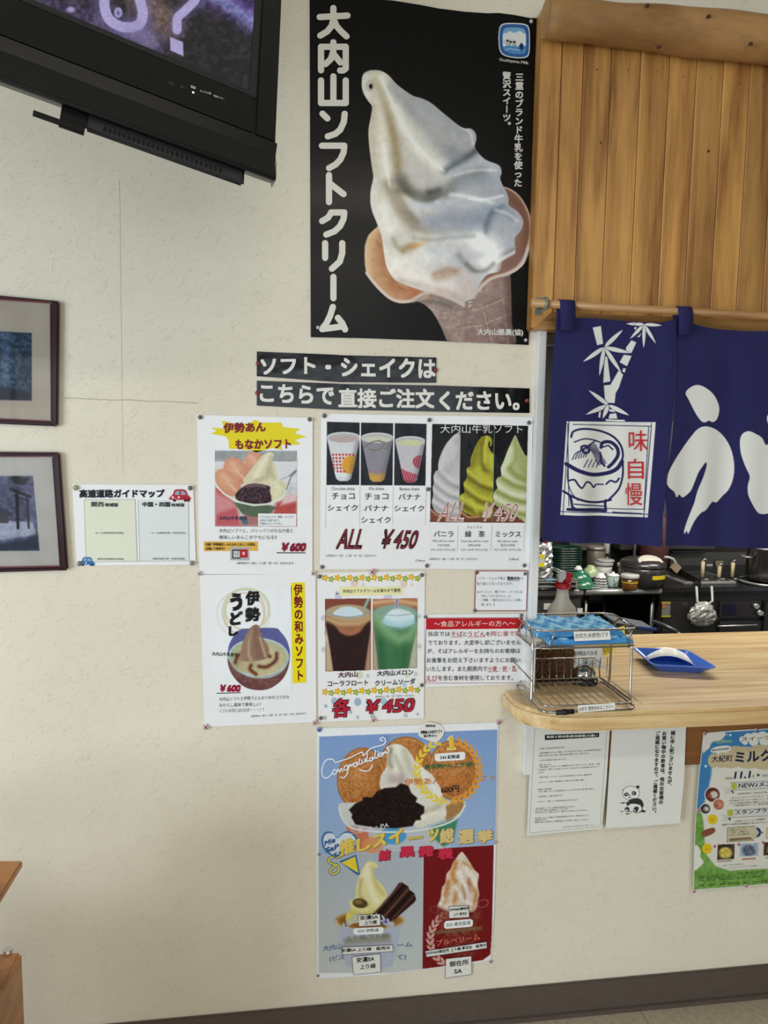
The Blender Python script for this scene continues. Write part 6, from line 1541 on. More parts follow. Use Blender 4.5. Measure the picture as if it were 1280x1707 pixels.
layer_soft(v, P2, [(620,292),(670,288),(705,310),(715,350),(705,390),(690,395),(695,360),(685,345),(675,390),(700,450),(740,540),(740,1100),(560,1115),(480,1105),(400,1060),(375,1000),(372,930),(400,890),(430,870),(420,780),(455,720),(450,640),(470,610),(490,600),(495,520),(540,400),(580,330)], (162,160,44),
  sw([(700,3.4,0,.8),(650,3,1,.7)],460,735,150)+sw([(840,3.2,0,.8),(790,3,1,.7)],425,735,170)+sw([(990,3.2,0,.8),(920,3,1,.7)],380,735,140)+[([(640,300),(615,420),(615,560),(640,640),(735,665)],2.6,0,.7),([(660,300),(640,420),(640,560)],2.4,1,.8),([(590,350),(540,480),(510,600)],4,0,.4),([(560,640),(600,690),(735,790)],4,1,.6),([(500,960),(560,1080)],2.6,1,.6),([(700,500),(725,640)],5,1,.6)], (206,204,76), (104,92,22), 72)
layer_soft(v, P3, [(948,288),(965,295),(1000,380),(1050,480),(1085,570),(1085,1150),(1000,1140),(900,1090),(800,1040),(740,990),(728,900),(750,850),(770,830),(755,760),(775,720),(810,700),(805,620),(830,560),(880,430),(925,330)], (190,198,150),
  sw([(720,3.4,0,.7),(660,3,1,.7)],810,1080,120)+sw([(860,3.2,0,.7),(800,3,1,.8)],760,1080,120)+sw([(980,3.2,0,.6),(920,3,1,.7)],735,1080,130)+[([(960,320),(955,450),(950,550),(870,640)],2.4,0,.4),([(1000,420),(1030,520),(1060,700)],9,0,.45),([(900,430),(860,560),(830,650)],5,1,.8),([(900,630),(960,700),(1070,760)],4,0,.6)], (222,228,196), (132,136,58), 73)
for x0, x1 in ((389,372),(739,719)): v.line(z_([(x0,172),(x1,1188)]), .8, (150,150,150), soft=.4)
v.noise(.01, 2, seed=74); v.K &= v.full(z_([(93,163),(1089,183),(1062,1191),(71,1183)])) > .5
v.build('photo', PRINT, C_, o+.0008)
letters(C_, [('大内山牛乳ソフト',734,722,871,722.5,14)], (222,222,222), o+.0014, .0)
letters(C_, [('ALL',728,869,772,869.5,33,dict(slant=10)),('￥450',799,869.5,858,869.5,32,dict(slant=10))], (226,206,202), o+.0014, .028)
letters(C_, [('ALL',729.5,867.5,770.5,868,30.5,dict(slant=10,thin=.024)),('￥450',801,868,856,868,29.5,dict(slant=10,thin=.024))], (150,74,70), o+.0022, -.0)
letters(C_, [('バニラ',723,895,755.5,895,10),('緑　茶',775,895.5,808,895.5,10.5),('ミックス',826,895.5,868,895.5,10)], (44,44,48), o+.0014, .008)
letters(C_, [('りょくちゃ',779,881,803,881,4.8),('Milk soft ice cream',721,903.5,757,903.5,3.8),('Green tea soft ice cream',768,903.8,814,903.8,3.8),('Mix soft ice cream',829,904,863,904,3.8),
 ('牛奶冰淇淋',729,911,749,911,4),('绿茶冰淇淋',780,911,801,911,4),('混合冰淇淋',834,911,858,911,4),('우유 소프트 아이스크림',718,918.5,758,918.5,4),('녹차 소프트 아이스크림',768,918.5,812,918.5,4),('믹스 소프트 아이스크림',824,918.5,868,918.5,4),
 ('※原材料の一部に［小麦・卵・乳］を含みます。',716,934,797,934,4.2),('218kcal',848,934,864,934,4)], (100,102,108), o+.0014)
shapes(C_, 'column_rule', linepoly([(763.5,875),(762,919)],.5)+linepoly([(820,875),(818,919)],.5)+linepoly([(874.5,875),(873,919)],.5), (170,172,178), o+.0010)
corner_pins('soft serve menu', [(881.5,704.5,GREY,'top right corner'),(874,942.5,GREY,'bottom right corner')])
# ---- D: udon soft
o = .0036; q = Pz(320,950,6.095); z_ = q
D_ = sheet('udon_soft_menu', 'white laminated menu with brown soft serve in a bowl and a tall yellow title strip', 'menu', q([(78,50),(1255,42),(1262,1545),(125,1595)]), o)
v = Cv(358,978,486,1152,1.6,(238,240,242))
for (cx,cy,rx,ry,c,w) in ((525,430,215,235,(206,206,178),3.2),(530,450,200,215,(226,196,172),2.6),(520,440,255,240,(214,214,190),1),(520,450,275,245,(200,200,196),.8),(560,400,225,210,(206,210,170),4)):
    c0 = z_([(cx,cy)])[0]; v.ell(*c0, rx/6.1, ry/6.1, c, .6, .8, ring=w)
v.ell(*z_([(525,420)])[0], 26, 28, (240,242,243), 2)
CI = z_(cr([(478,612),(600,595),(840,590),(900,630),(960,710),(993,820),(990,930),(960,1040),(900,1130),(800,1200),(690,1222),(560,1200),(460,1130),(390,1030),(362,920),(368,800),(400,710)],5)); v.poly(CI, (92,96,150), .7); ci = v.full(CI)
v.ell(*z_([(675,890)])[0], 51, 32.5, (190,206,216), .8, clip=ci); v.poly(z_(cr([(365,900),(440,1010),(560,1075),(680,1095),(820,1080),(930,1010),(990,900),(1000,1230),(360,1230)],4)), (112,70,68), 1, clip=ci)
v.ell(*z_([(675,885)])[0], 48, 29, (176,180,146), .8, clip=ci)
v.noise(.05, 4, v.full(z_([(365,1060),(990,1060),(990,1230),(365,1230)]))*ci, seed=81)
v.line(z_(cr([(366,890),(440,1000),(560,1075),(680,1095),(820,1080),(930,1010),(985,900)],4,False)), 2.2, (156,180,196), clip=ci)
for s_, c, w in (([(880,870),(905,900),(870,980),(760,1040),(650,1050)],(196,184,142),5),([(800,810),(820,860),(780,930),(700,945)],(200,186,146),5),([(470,960),(500,900),(580,900)],(168,158,122),7),([(520,1000),(560,960),(600,1020)],(190,176,136),5)): v.line(z_(cr(s_,5,False)), w, c, gauss=True, clip=ci)
for s_ in ([(860,850),(850,920),(760,985),(680,980)],[(600,970),(590,1010),(650,1060)],[(440,940),(470,870),(540,850)],[(760,860),(790,880)]): v.line(z_(cr(s_,5,False)), 2.2, (104,52,38), gauss=True, clip=ci)
SO = z_(cr([(640,557),(680,568),(690,610),(720,690),(770,770),(785,830),(750,900),(640,925),(560,930),(480,910),(500,820),(520,720),(570,620),(600,580)],5)); v.poly(SO, (146,116,96), .7); c = v.full(SO)
v.line(z_([(620,590),(580,720),(575,860),(600,920)]), 1.8, (190,168,140), gauss=True, alpha=.8, clip=c); v.line(z_([(640,600),(660,760),(700,890)]), 5, (128,94,78), gauss=True, alpha=.7, clip=c); v.line(z_([(690,690),(745,880)]), 1.6, (190,164,140), gauss=True, alpha=.8, clip=c); v.line(z_([(560,680),(520,800),(500,900)]), 4, (166,134,112), gauss=True, alpha=.6, clip=c)
v.noise(.02, 3, ci, seed=82)
near = v.Y < 1160; v.build('photo', PRINT, D_, o+.0008)
shapes(D_, 'yellow_strip', [z_([(1005,130),(1143,128),(1160,1145),(1023,1152)])], (238,222,20), o+.0008)
m = M(); vtxt(m, '伊勢の和みソフト', 496.8,973,499.5,1136,15, o+.0014, .03); mk('title', m, ink((128,34,36)), D_, fixn=False)
m = M()
for ch, x0, y0, x1, y1, h in (('伊',409,1010,433,1009,25),('勢',408,1037,434,1035,24),('う',383,1019,404,1018,30),('ど',383,1043,405,1041,23),('し',381,1061,397,1059,17)): txt(m, ch, x0,y0,x1,y1,h, o+.0014, .05)
mk('brush_title', m, ink((30,30,32)), D_, fixn=False)
letters(D_, [('大内山牛乳使用',353,1093,396,1095,6.5,dict(bold=.02)),('大内山ソフトと伊勢うどんのつゆのコラボ☆',365,1169,482,1165,6.6),('みたらし風味で美味しい！',365,1179,435,1177,6.6),('ソフトの中には○○が・・・！？',365,1188.5,440,1186,6.6),('※原材料の一部に［小麦・乳・卵・大豆・さば］を含みます。',418,1196,511,1191,3.8)], (44,46,52), o+.0014)
letters(D_, [('￥600',365,1153.5,400,1153.5,12.5,dict(slant=2))], (150,24,50), o+.0014, .05)
shapes(D_, 'underline', linepoly([(361,1155.8),(401,1154.8)], 1.3), (70,40,60), o+.0012)
for px,py,l in ((332,956,'left end between the two left menus'),(521.5,955.5,'right end between the two left menus')): pin(px,py,(224,206,208),'pale pink petal thumbtack at the '+l,4,.0068,flower=True)
corner_pins('udon soft menu', [(343,1211.5,PINK,'bottom left corner',5),(524.5,1204.5,PINK,'bottom right corner',4.6)])
# ---- E: floats
o = .0030; q = Pz(520,945,6.441); z_ = q
E_ = sheet('float_menu', 'white laminated menu with cola and green melon floats between rows of flowers', 'menu', q([(58,62),(1212,48),(1200,1625),(70,1665)]), o)
dots = ((455,175,38,(230,206,200)),(545,190,16,(224,214,196)),(985,180,36,(232,208,198)),(1068,190,17,(226,216,200)),(265,275,18,(196,216,220)),(280,320,36,(208,200,226)),(815,320,42,(208,206,228)),(510,1160,36,(214,220,190)),(598,1170,20,(196,208,212)),(1115,1150,20,(204,210,206)),(1020,1160,28,(220,224,196)),(990,1270,22,(190,210,224)),(240,1440,34,(168,186,206)),(490,1450,38,(160,182,204)),(148,1495,18,(176,188,198)),(415,1560,18,(184,184,214)),(770,1445,34,(172,196,206)),(1000,1450,30,(190,208,200)),(140,1620,20,(190,196,188)),(490,1615,18,(196,206,196)),(650,1600,26,(176,196,186)),(1005,1595,22,(190,206,196)),(1135,1580,14,(170,190,186)),(925,1530,16,(200,210,196)),(120,550,26,(206,200,214)),(1150,530,20,(196,204,202)),(125,890,26,(196,210,204)),(1150,850,24,(200,210,200)),(145,700,16,(190,206,190)))
m = {}
for x, y, r, c in dots:
    mm = m.setdefault(c, M()); cc = z_([(x,y)])[0]; mm.poly([wall(cc[0]+r/6.44*math.cos(-a), cc[1]+r*1.15/6.44*math.sin(-a), o+.0007) for a in [k*math.pi/8 for k in range(16)]][::1])
for c, mm in m.items(): mk('pale_dots', mm, ink(c), E_, fixn=False)['kind'] = 'stuff'
def flowers(row, y0, y1):
    P_, Cn, Lf = M(), M(), M()
    for i in range(16):
        x = 140+i*66.2; y = (y0 if i%2 == 0 else y0+14)+(y1-y0)*i/15; cc = z_([(x,y)])[0]
        tgt = P_ if i%2 == 0 else Lf; R0 = 4.6 if i%2 == 0 else 4.2
        pts = [wall(cc[0]+R0*(1+.28*math.cos(5*a))*math.cos(-a), cc[1]+R0*1.05*(1+.28*math.cos(5*a))*math.sin(-a), o+.0012) for a in [k*2*math.pi/30 for k in range(30)]]
        tgt.poly(pts); Cn.poly([wall(cc[0]+1.5*math.cos(-a), cc[1]+1.6*math.sin(-a), o+.0018) for a in [k*math.pi/5 for k in range(10)]])
    mk('orange_flowers', P_, ink((230,178,40)), E_, fixn=False)['kind'] = 'stuff'; mk('green_flowers', Lf, ink((140,170,48)), E_, fixn=False)['kind'] = 'stuff'; mk('flower_centres', Cn, ink((238,224,110)), E_, fixn=False)['kind'] = 'stuff'
flowers(0,118,110); flowers(1,1342,1310)
shapes(E_, 'banner', [z_([(298,215),(480,208),(640,218),(972,208),(970,295),(760,303),(500,305),(300,313)])], (238,232,176), o+.0010)
letters(E_, [('大内山ソフトクリームを添らせて使用',571,988.5,667,987,6.2)], (60,60,60), o+.0016, .012)
v = Cv(541,996,618,1120,1.7,(120,66,48)); z_ = q
CL1 = [(138,345),(632,338),(632,1110),(142,1125)]; cl = v.full(z_(CL1)); v.poly(z_([(138,345),(632,338),(632,420),(138,470)]), (132,72,56), 2, clip=cl)
v.poly(z_([(138,760),(210,900),(230,1125),(142,1125)]), (196,170,140), 3, clip=cl); v.poly(z_([(632,700),(590,900),(565,1115),(632,1112)]), (176,140,110), 3, clip=cl); v.poly(z_([(138,640),(180,760),(200,900),(138,780)]), (212,200,186), 3, clip=cl)
GL = z_([(143,500),(632,500),(620,700),(562,1118),(232,1122),(165,700)]); v.poly(GL, (44,24,24), 1.2, clip=cl); g = v.full(GL)*cl
v.ell(*z_([(385,500)])[0], 39, 15, (178,160,128), 1, clip=cl); v.poly(z_(cr([(145,520),(250,640),(300,700),(370,738),(450,730),(520,690),(560,640),(632,540),(500,580),(300,580)],4)), (150,96,66), 1.4, clip=cl)
v.line(z_([(165,560),(300,610),(500,605),(620,550)]), 3.6, (196,160,116), gauss=True, clip=cl); v.line(z_([(320,680),(420,710),(500,680)]), 3, (176,116,88), gauss=True, alpha=.7, clip=cl)
v.poly(z_(cr([(225,500),(300,440),(380,425),(470,440),(550,500),(480,535),(300,530)],4)), (206,222,230), 1, clip=cl); v.line(z_([(150,480),(230,520),(380,540),(540,520),(628,470)]), 1.1, (120,150,180), clip=cl)
v.line(z_([(605,345),(575,410),(560,450)]), 4.4, (140,176,160), clip=cl); v.noise(.3, .9, g*(v.full(z_([(150,640),(260,640),(290,1110),(150,1110)]),)), seed=91, color=(170,160,160), thr=.86) ; v.noise(.3, 1.0, g*v.full(z_([(440,720),(620,700),(600,1080),(520,1080)])), seed=92, color=(160,140,130), thr=.86)
v.K &= v.full(z_([(137,343),(633,336),(633,1111),(141,1126)])) > .5; v.build('cola_photo', PRINT, E_, o+.0010)
v = Cv(620,995,698,1119,1.7,(150,96,70)); CL2 = [(652,345),(1133,335),(1128,1085),(650,1108)]; cl = v.full(z_(CL2))
v.poly(z_([(652,345),(1133,335),(1133,420),(652,440)]), (186,116,84), 2, clip=cl); v.line(z_([(660,385),(900,360),(1130,400)]), 2.6, (206,170,130), gauss=True, clip=cl)
v.poly(z_([(652,600),(700,900),(712,1108),(650,1108)]), (176,160,140), 3, clip=cl); v.poly(z_([(1133,640),(1060,900),(1035,1092),(1130,1085)]), (180,184,160), 3, clip=cl)
v.poly(z_([(658,480),(1128,480),(1125,640),(1032,1096),(716,1106),(668,650)]), (72,122,82), 1.2, clip=cl); g = v.full(z_([(658,480),(1128,480),(1125,640),(1032,1096),(716,1106),(668,650)]))*cl
v.line(z_([(740,800),(760,1090)]), 5, (40,92,58), gauss=True, alpha=.7, clip=g); v.line(z_([(900,850),(900,1100)]), 7, (60,112,70), gauss=True, alpha=.7, clip=g); v.line(z_([(1000,830),(990,1080)]), 5, (44,96,60), gauss=True, alpha=.6, clip=g)
v.ell(*z_([(895,500)])[0], 37, 15, (140,168,150), 1.5, clip=cl); v.line(z_([(690,560),(820,700),(930,780),(1050,740),(1110,640)]), 7, (136,176,128), gauss=True, alpha=.8, clip=cl)
v.poly(z_(cr([(770,600),(790,520),(860,460),(930,448),(1020,470),(1095,520),(1090,600),(1000,640),(880,640)],4)), (212,228,236), 1.6, clip=cl); v.line(z_([(780,590),(860,620),(960,640),(1080,590)]), 4, (160,206,214), gauss=True, alpha=.8, clip=cl)
v.line(z_([(915,345),(905,430)]), 6, (170,168,200), clip=cl); v.line(z_([(915,345),(905,430)]), 1.6, (110,110,160), clip=cl); v.line(z_([(665,470),(760,510),(900,525),(1050,510),(1120,480)]), 1, (120,160,150), clip=cl)
v.noise(.02, 2, seed=93); v.K &= v.full(z_([(650,343),(1134,334),(1129,1086),(649,1109)])) > .5; v.build('melon_photo', PRINT, E_, o+.0010)
letters(E_, [('大内山',563,1130,596,1128.5,9.5),('コーラフロート',546,1144.5,613.5,1142.5,9)], (84,40,50), o+.0016, .02)
letters(E_, [('大内山メロン',628,1127.5,689,1125,9.5),('クリームソーダ',625,1144,692,1140.5,10)], (44,56,60), o+.0016, .02)
letters(E_, [('※原材料の一部に［卵・乳成分］を含みます。',625,1163.5,692,1161,3.6)], (110,110,116), o+.0016)
letters(E_, [('各',551,1198,583,1196,34,dict(slant=4)),('￥450',605,1191,689,1187,25,dict(slant=5))], (36,16,24), o+.0022, .05)
letters(E_, [('各',552,1197,582,1195,32,dict(slant=4)),('￥450',606.5,1190,688,1186.5,23.5,dict(slant=5))], (186,36,56), o+.0030, .018)
corner_pins('float menu', [(532.5,961,GREY,'top left corner',3.6),(703,958.5,GREY,'top right corner',3.6),(703,1142,GREY,'right edge near the foot',3.4),(534.5,1197,GREY,'bottom left corner',3.4),(620,953,PINK,'middle of the top edge',5.4),(622,1199.5,PINK,'middle of the bottom edge',4.4)])
# ---- F: cash only notice
o = .0048; q = Pz(700,940,6.737); z_ = q
F_ = sheet('cash_notice', 'small white notice with a dark red border and fine print, above the allergy sign', 'notice', q([(622,76),(1212,76),(1198,530),(610,530)]), o, mat('dark_red_paper', (150,42,50), .4, coat=.5, bump2=.2, b2scale=9))
shapes(F_, 'white_field', [z_([(632,84),(1204,84),(1190,521),(620,521)])], (236,236,238), o+.0007)
letters(F_, [('ソフト・シェイク等は',796,966.5,842,966.5,5),('現金のみ',845,966.8,866.5,966.8,6,dict(bold=.05)),('の',867.5,966.5,871.5,966.5,4),('取り扱いとなっております。',795,975.5,855,975.5,5.2),('【※クレジット・電子マネー・クーポンは',795.5,989,870.5,989,4.6),('対応しておりませんm(_ _)m',802,996,851,996,4.6),('ご理解、ご協力のほどよろしくお願い',802,1002.5,870,1002.5,4.6),('致します。】',802,1010,824,1010,4.6)], (70,66,74), o+.0012)
shapes(F_, 'underline', linepoly([(845,968),(866.5,968)], .8), (60,50,56), o+.0012)
corner_pins('small red-bordered notice', [(794.5,954.5,(112,60,56),'top left corner',3.2),(875,956.3,GREY,'top right corner',3.2),(791.5,1017.5,GREY,'bottom left corner',3.2)])
# ---- G: allergy sign
o = .0042
G_ = sheet('allergy_sign', 'white food allergy sign with a red title band beside the wire rack', 'sign', q([(55,565),(1185,560),(1190,1345),(60,1385)]), o)
shapes(G_, 'red_band', [z_([(68,612),(1155,608),(1155,726),(68,738)])], (188,32,40), o+.0008)
shapes(G_, 'border', sum([linepoly(z_(L), .8) for L in ([(66,738),(56,1338)],[(66,606),(1158,603)],[(56,1340),(1120,1336)])], []), (170,90,96), o+.0008)
letters(G_, [('～食品アレルギーの方へ～',723,1045,859,1044,10)], (236,214,208), o+.0014, .006)
BK, RD = (62,64,70), (178,44,58)
letters(G_, [('当店では',713,1060.5,750,1060.5,8),('と',772,1060.5,778,1060.5,7),('を',810,1060.5,816.5,1060.5,7.4),
 ('でております。大変申し訳ございません',713,1075.5,868,1075,8.4),('が、そばアレルギーをお持ちのお客様は',712,1089.5,867,1089,8.2),('お食事をお控え下さいますようにお願い',711,1105,867,1104.5,8.6),
 ('いたします。また厨房内で',711,1119.5,812,1119,8.6),('を含む食材を使用しております。',730,1134.5,855,1134,8.6)], BK, o+.0014, .004)
letters(G_, [('そば',751.5,1060.5,771,1060.5,8),('うどん',779.5,1060.5,809,1060.5,8),('同じ釜で茹',818,1060.5,868,1060,8.2),('小麦・卵・乳・',813,1119,866,1118.5,8.6),('えび',710,1134.5,729,1134.5,8.6)], RD, o+.0014, .004)
shapes(G_, 'underline', sum([linepoly(z_(L), .7) for L in ([(345,822),(478,822)],[(535,822),(735,820)],[(760,1212),(890,1210)],[(925,1208),(990,1207)],[(1030,1206),(1085,1205)],[(62,1318),(192,1317)])], []), RD, o+.0014)
corner_pins('allergy sign', [(709,1028,GREY,'top left corner',3),(869,1025.5,GREY,'top right corner',3.2)])
# ---- H: road guide map sheet
o = .0030; q = Pz(110,790,5.565); z_ = q
H_ = sheet('road_map_sheet', 'white laminated landscape sheet with two pale code-map panels and two toy cars', 'sheet', q([(58,95),(1180,102),(1205,842),(98,852)]), o)
shapes(H_, 'cream_panel', [z_([(170,240),(640,238),(660,808),(186,815)])], (226,228,206), o+.0006)
shapes(H_, 'pale_panel', [z_([(668,240),(1135,245),(1140,805),(685,812)])], (224,228,226), o+.0006)
shapes(H_, 'panel_rules', sum([linepoly(z_(L), .6) for L in ([(168,240),(640,238)],[(168,240),(186,815)],[(640,238),(660,808)],[(668,240),(685,812)],[(1135,245),(1142,805)],[(186,815),(1142,806)])], []), (140,144,146), o+.0009)
letters(H_, [('高速道路ガイドマップ',132,830,274,829.5,14)], (34,40,48), o+.0014, .04)
letters(H_, [('関西',152,845,173,845,8.4,dict(bold=.02)),('地域版',174.5,844.8,197,844.8,6.4,dict(bold=.03)),('中国・四国',237,845,283.5,845,8.4,dict(bold=.04)),('地域版',285,844.8,307.5,844.8,6,dict(bold=.03)),
 ('SA・PA情報[関西地域版]',159,890.5,206,890.5,3.8),('SA・PA情報[中国・四国地域版]',252,890.5,309,890.5,3.8),('道路地図[関西地域版]',162,934,206,934,3.8),('道路地図[中国・四国地域版]',254,933.5,308,933.5,3.8)], (50,56,62), o+.0014)
def car(cx, cy, s, body, dark):
    v = Cv(cx-19*s,cy-12*s,cx+19*s,cy+12*s,2.0,(238,240,242)); K_ = v.K & False
    P_ = cr([(cx-17*s,cy+3*s),(cx-12*s,cy-2*s),(cx-9*s,cy-9*s),(cx,cy-10.5*s),(cx+9*s,cy-9*s),(cx+13*s,cy-1*s),(cx+17*s,cy+3*s),(cx+16*s,cy+7*s),(cx-16*s,cy+7*s)],4)
    v.poly(P_, body, .5); v.poly([(cx-9*s,cy-1*s),(cx-7*s,cy-7*s),(cx-1*s,cy-8*s),(cx-1*s,cy-1*s)], (150,168,184), .4); v.poly([(cx+1.5*s,cy-8*s),(cx+7*s,cy-7*s),(cx+10*s,cy-1*s),(cx+1.5*s,cy-1*s)], (150,168,184), .4)
    for x in (-9,9,14): v.ell(cx+x*s,cy+8*s,2.6*s,2.6*s,dark,.4)
    v.ell(cx-12*s,cy+3*s,2*s,2*s,(232,232,232),.4); v.ell(cx-2*s,cy+3*s,1.8*s,1.8*s,(232,232,232),.4); v.line([(cx-9*s,cy+5*s),(cx-6*s,cy+6*s)],.8,(232,232,232))
    f = v.full(P_); k = f > .03
    for x in (-9,9,14): k |= (v.X-cx-x*s)**2+(v.Y-cy-8*s)**2 < (3.2*s)**2
    v.K &= k; v.build('printed_car', PRINT, H_, o+.0012)
car(300,826,1.0,(178,40,56),(90,24,34)); car(145,936,.72,(56,112,176),(30,60,100))
corner_pins('road map sheet', [(126,813,(150,148,110),'top left corner',4.2),(317,813.5,GREY,'top right corner',3.8),(132.5,939.5,(94,112,100),'bottom left corner',4),(320,938.5,(128,126,122),'bottom right corner',4)])
# ================================================================== ranking poster
o = .0026
K_ = sheet('ranking_poster', 'tall sweets ranking poster with blue, grey and dark red fields under the menus', 'poster',
  [(528,1214),(680,1209),(831,1204),(829,1300),(827,1406),(824,1520),(818,1600),(800,1604),(740,1612),(640,1625),(528,1632),(527,1420)], o, mat('poster_paper', (234,236,238), .5, coat=.2, bump2=.2, b2scale=7))
u = lambda L: [(515+x/3.879, 1190+y/3.879) for x, y in L]     # upper part
w = lambda L: [(515+x/3.879, 1400+y/3.879) for x, y in L]     # lower part
v = Cv(528,1206,831,1634,1.35,(236,238,240))
PB = [(532,1228),(829,1216),(826,1407),(822,1410),(531,1427)]; v.poly(PB, lambda X,Y: np.stack([.50+.0006*(Y-1220),.62+.0005*(Y-1220),.81+.0002*(Y-1220)],-1), .6)
cb = v.full(PB)
GP = [(531,1427),(705,1416),(704,1622),(531,1622)]; v.poly(GP, lambda X,Y: np.stack([.68+.0004*(Y-1420),.72+.0003*(Y-1420),.76+.0*(Y-1420)],-1), .6); cg = v.full(GP)
RP = [(706,1416),(823,1409),(819,1590),(804,1601),(760,1614),(704,1621)]; v.poly(RP, (116,22,24), .6); crd = v.full(RP)
# wafers
def wafer(cx, cy, rx, ry, ang, seed):
    v.ell(cx,cy,rx,ry,(176,112,58),1,ang=ang,clip=cb); k = np.zeros_like(v.X)
    a = math.radians(ang); x = (v.X-cx)*math.cos(a)+(v.Y-cy)*math.sin(a); y = -(v.X-cx)*math.sin(a)+(v.Y-cy)*math.cos(a)
    d = (x/rx)**2+(y/ry)**2; k = np.clip((1-d)*8,0,1)*cb
    v.ell(cx-rx*.15,cy-ry*.2,rx*.6,ry*.6,(206,146,84),12,.55,ang=ang,clip=cb)
    v.noise(.07, 3.2, k, seed=seed); v.noise(.05, 1.8, k, seed=seed+1)
    ring = np.clip(1-np.abs(d-.84)*9,0,1)*cb*.5; v.mix((slice(None),slice(None)), ring, (214,166,108)); ring = np.clip(1-np.abs(d-.97)*14,0,1)*cb*.5*(d < 1.0); v.mix((slice(None),slice(None)), ring, (128,78,40))
wafer(677,1274,44,46,0,101); wafer(756,1284,41,50,-8,103); wafer(602,1298,40,52,8,105)
BL2 = u(cr([(190,600),(215,690),(300,740),(520,760),(760,740),(940,680),(1010,590),(1000,560),(940,560),(600,560),(240,575),(200,580)],5)); v.poly(BL2, (206,210,206), .8, clip=cb)
v.poly(u([(240,720),(960,670),(930,830),(880,900),(330,900),(260,860)]), (190,196,204), 1.5, clip=cb)
v.poly(u([(240,722),(380,745),(400,880),(300,880),(250,800)]), (204,120,90), 2, clip=cb); v.poly(u([(780,735),(965,668),(930,830),(870,860),(800,800)]), (70,136,110), 2, clip=cb); v.ell(*u([(540,790)])[0],23,14,(80,160,206),1.5,clip=cb); v.ell(*u([(410,850)])[0],18,14,(222,146,96),2,.9,clip=cb)
v.poly(u(cr([(880,600),(985,560),(990,620),(900,690),(880,660)],4)), (168,126,78), 1.5, clip=cb)
CM = u(cr([(510,215),(560,195),(620,215),(660,260),(690,310),(740,350),(800,400),(850,480),(870,560),(885,610),(880,670),(790,710),(690,730),(640,600),(560,480),(480,490),(458,470),(465,400),(500,340),(505,280)],5)); v.poly(CM, (222,220,206), 1, clip=cb); c = v.full(CM)*cb
for s_, w_, col, a_ in (([(530,230),(520,300),(530,340)],3,(150,140,116),.7),([(570,210),(580,300),(560,400)],4,(240,238,226),.8),([(620,240),(650,340),(700,420),(760,500)],4,(190,184,160),.6),([(560,280),(600,380),(590,440)],3,(176,168,144),.5),([(540,420),(600,430)],7,(176,150,150),.6),([(700,640),(800,620),(870,560)],4,(180,172,140),.6),([(680,700),(780,650),(880,640)],3,(240,238,220),.7),([(700,330),(780,440),(840,540)],5,(240,240,232),.6)): v.line(u(cr(s_,5,False)), w_, col, gauss=True, alpha=a_, clip=c)
v.noise(.02, 3, c, seed=110)
BN = [(590,450),(640,460),(660,510),(700,545),(690,570),(745,600),(745,640),(720,660),(725,685),(690,690),(670,725),(560,740),(430,735),(300,715),(275,670),(280,650),(258,620),(300,580),(345,560),(350,538),(410,540),(440,500),(490,480),(560,475)]; v.poly(u(BN), (30,16,14), 1.2, clip=cb); c = v.full(u(BN))*cb; v.noise(.04, 3, c, seed=111); v.noise(.4, 1.6, c, seed=112, color=(74,46,40), thr=.82)
v.line(u(cr([(195,610),(225,690),(300,745),(520,765),(760,745),(940,685),(1008,595)],5,False)), 3, (222,226,222), clip=cb)
# lower left picture
v.poly(w(cr([(160,520),(170,490),(250,470),(560,460),(620,500),(610,545),(580,590),(540,800),(380,850),(250,800),(200,590)],4)), (176,186,206), 2, alpha=.8, clip=cg)
v.poly(w([(180,560),(590,560),(540,820),(240,820)]), (176,182,196), 2, alpha=.8, clip=cg)
v.ell(*w([(390,520)])[0],58,16,(196,158,96),1,clip=cg); v.ell(*w([(390,522)])[0],53,13,(140,96,44),1.5,clip=cg)
S2 = w(cr([(370,150),(400,138),(440,155),(445,180),(425,185),(420,230),(470,290),(500,340),(505,370),(470,420),(450,470),(400,520),(270,540),(240,520),(245,480),(270,440),(260,400),(300,370),(305,300),(330,220)],5)); v.poly(S2, (226,218,156), 1, clip=cg); c = v.full(S2)*cg
for s_, w_, col, a_ in (([(380,160),(350,250),(330,350)],3,(240,236,200),.8),([(410,190),(430,280),(480,350)],3,(196,182,104),.6),([(380,200),(400,320),(440,400)],4,(242,238,206),.8),([(340,260),(330,360),(380,420)],2.6,(176,160,90),.6),([(270,470),(350,490),(420,470)],4,(196,178,70),.6),([(250,510),(290,520)],4,(226,208,60),.8)): v.line(w(cr(s_,5,False)), w_, col, gauss=True, alpha=a_, clip=c)
v.ell(*w([(330,410)])[0],12.5,8,(84,66,30),1,ang=10,clip=cg); v.ell(*w([(320,402)])[0],7,4,(150,128,80),1.5,.7,clip=cg)
CHOC = w([(580,280),(600,275),(640,300),(650,325),(680,345),(693,385),(680,405),(560,510),(520,530),(470,520),(410,480),(500,400)]); v.poly(CHOC, (46,24,20), .8, clip=cg)
for a, b, w_, col in (((595,285),(430,470),1.3,(96,62,50)),((640,320),(490,490),1.3,(110,76,62)),((678,360),(540,510),1.2,(86,54,44)),((610,300),(450,480),1.4,(22,10,10)),((660,340),(520,500),1.4,(22,10,10))): v.line(w([a,b]), w_, col, gauss=True, clip=cg)
for k, col in (((490,535),(60,54,110)),((530,545),(190,190,206)),((500,520),(80,74,130))): v.ell(*w([k])[0],6,4,col,1,clip=cg)
v.line(w([(175,520),(200,590),(240,600)]), 2, (214,196,160), clip=cg)
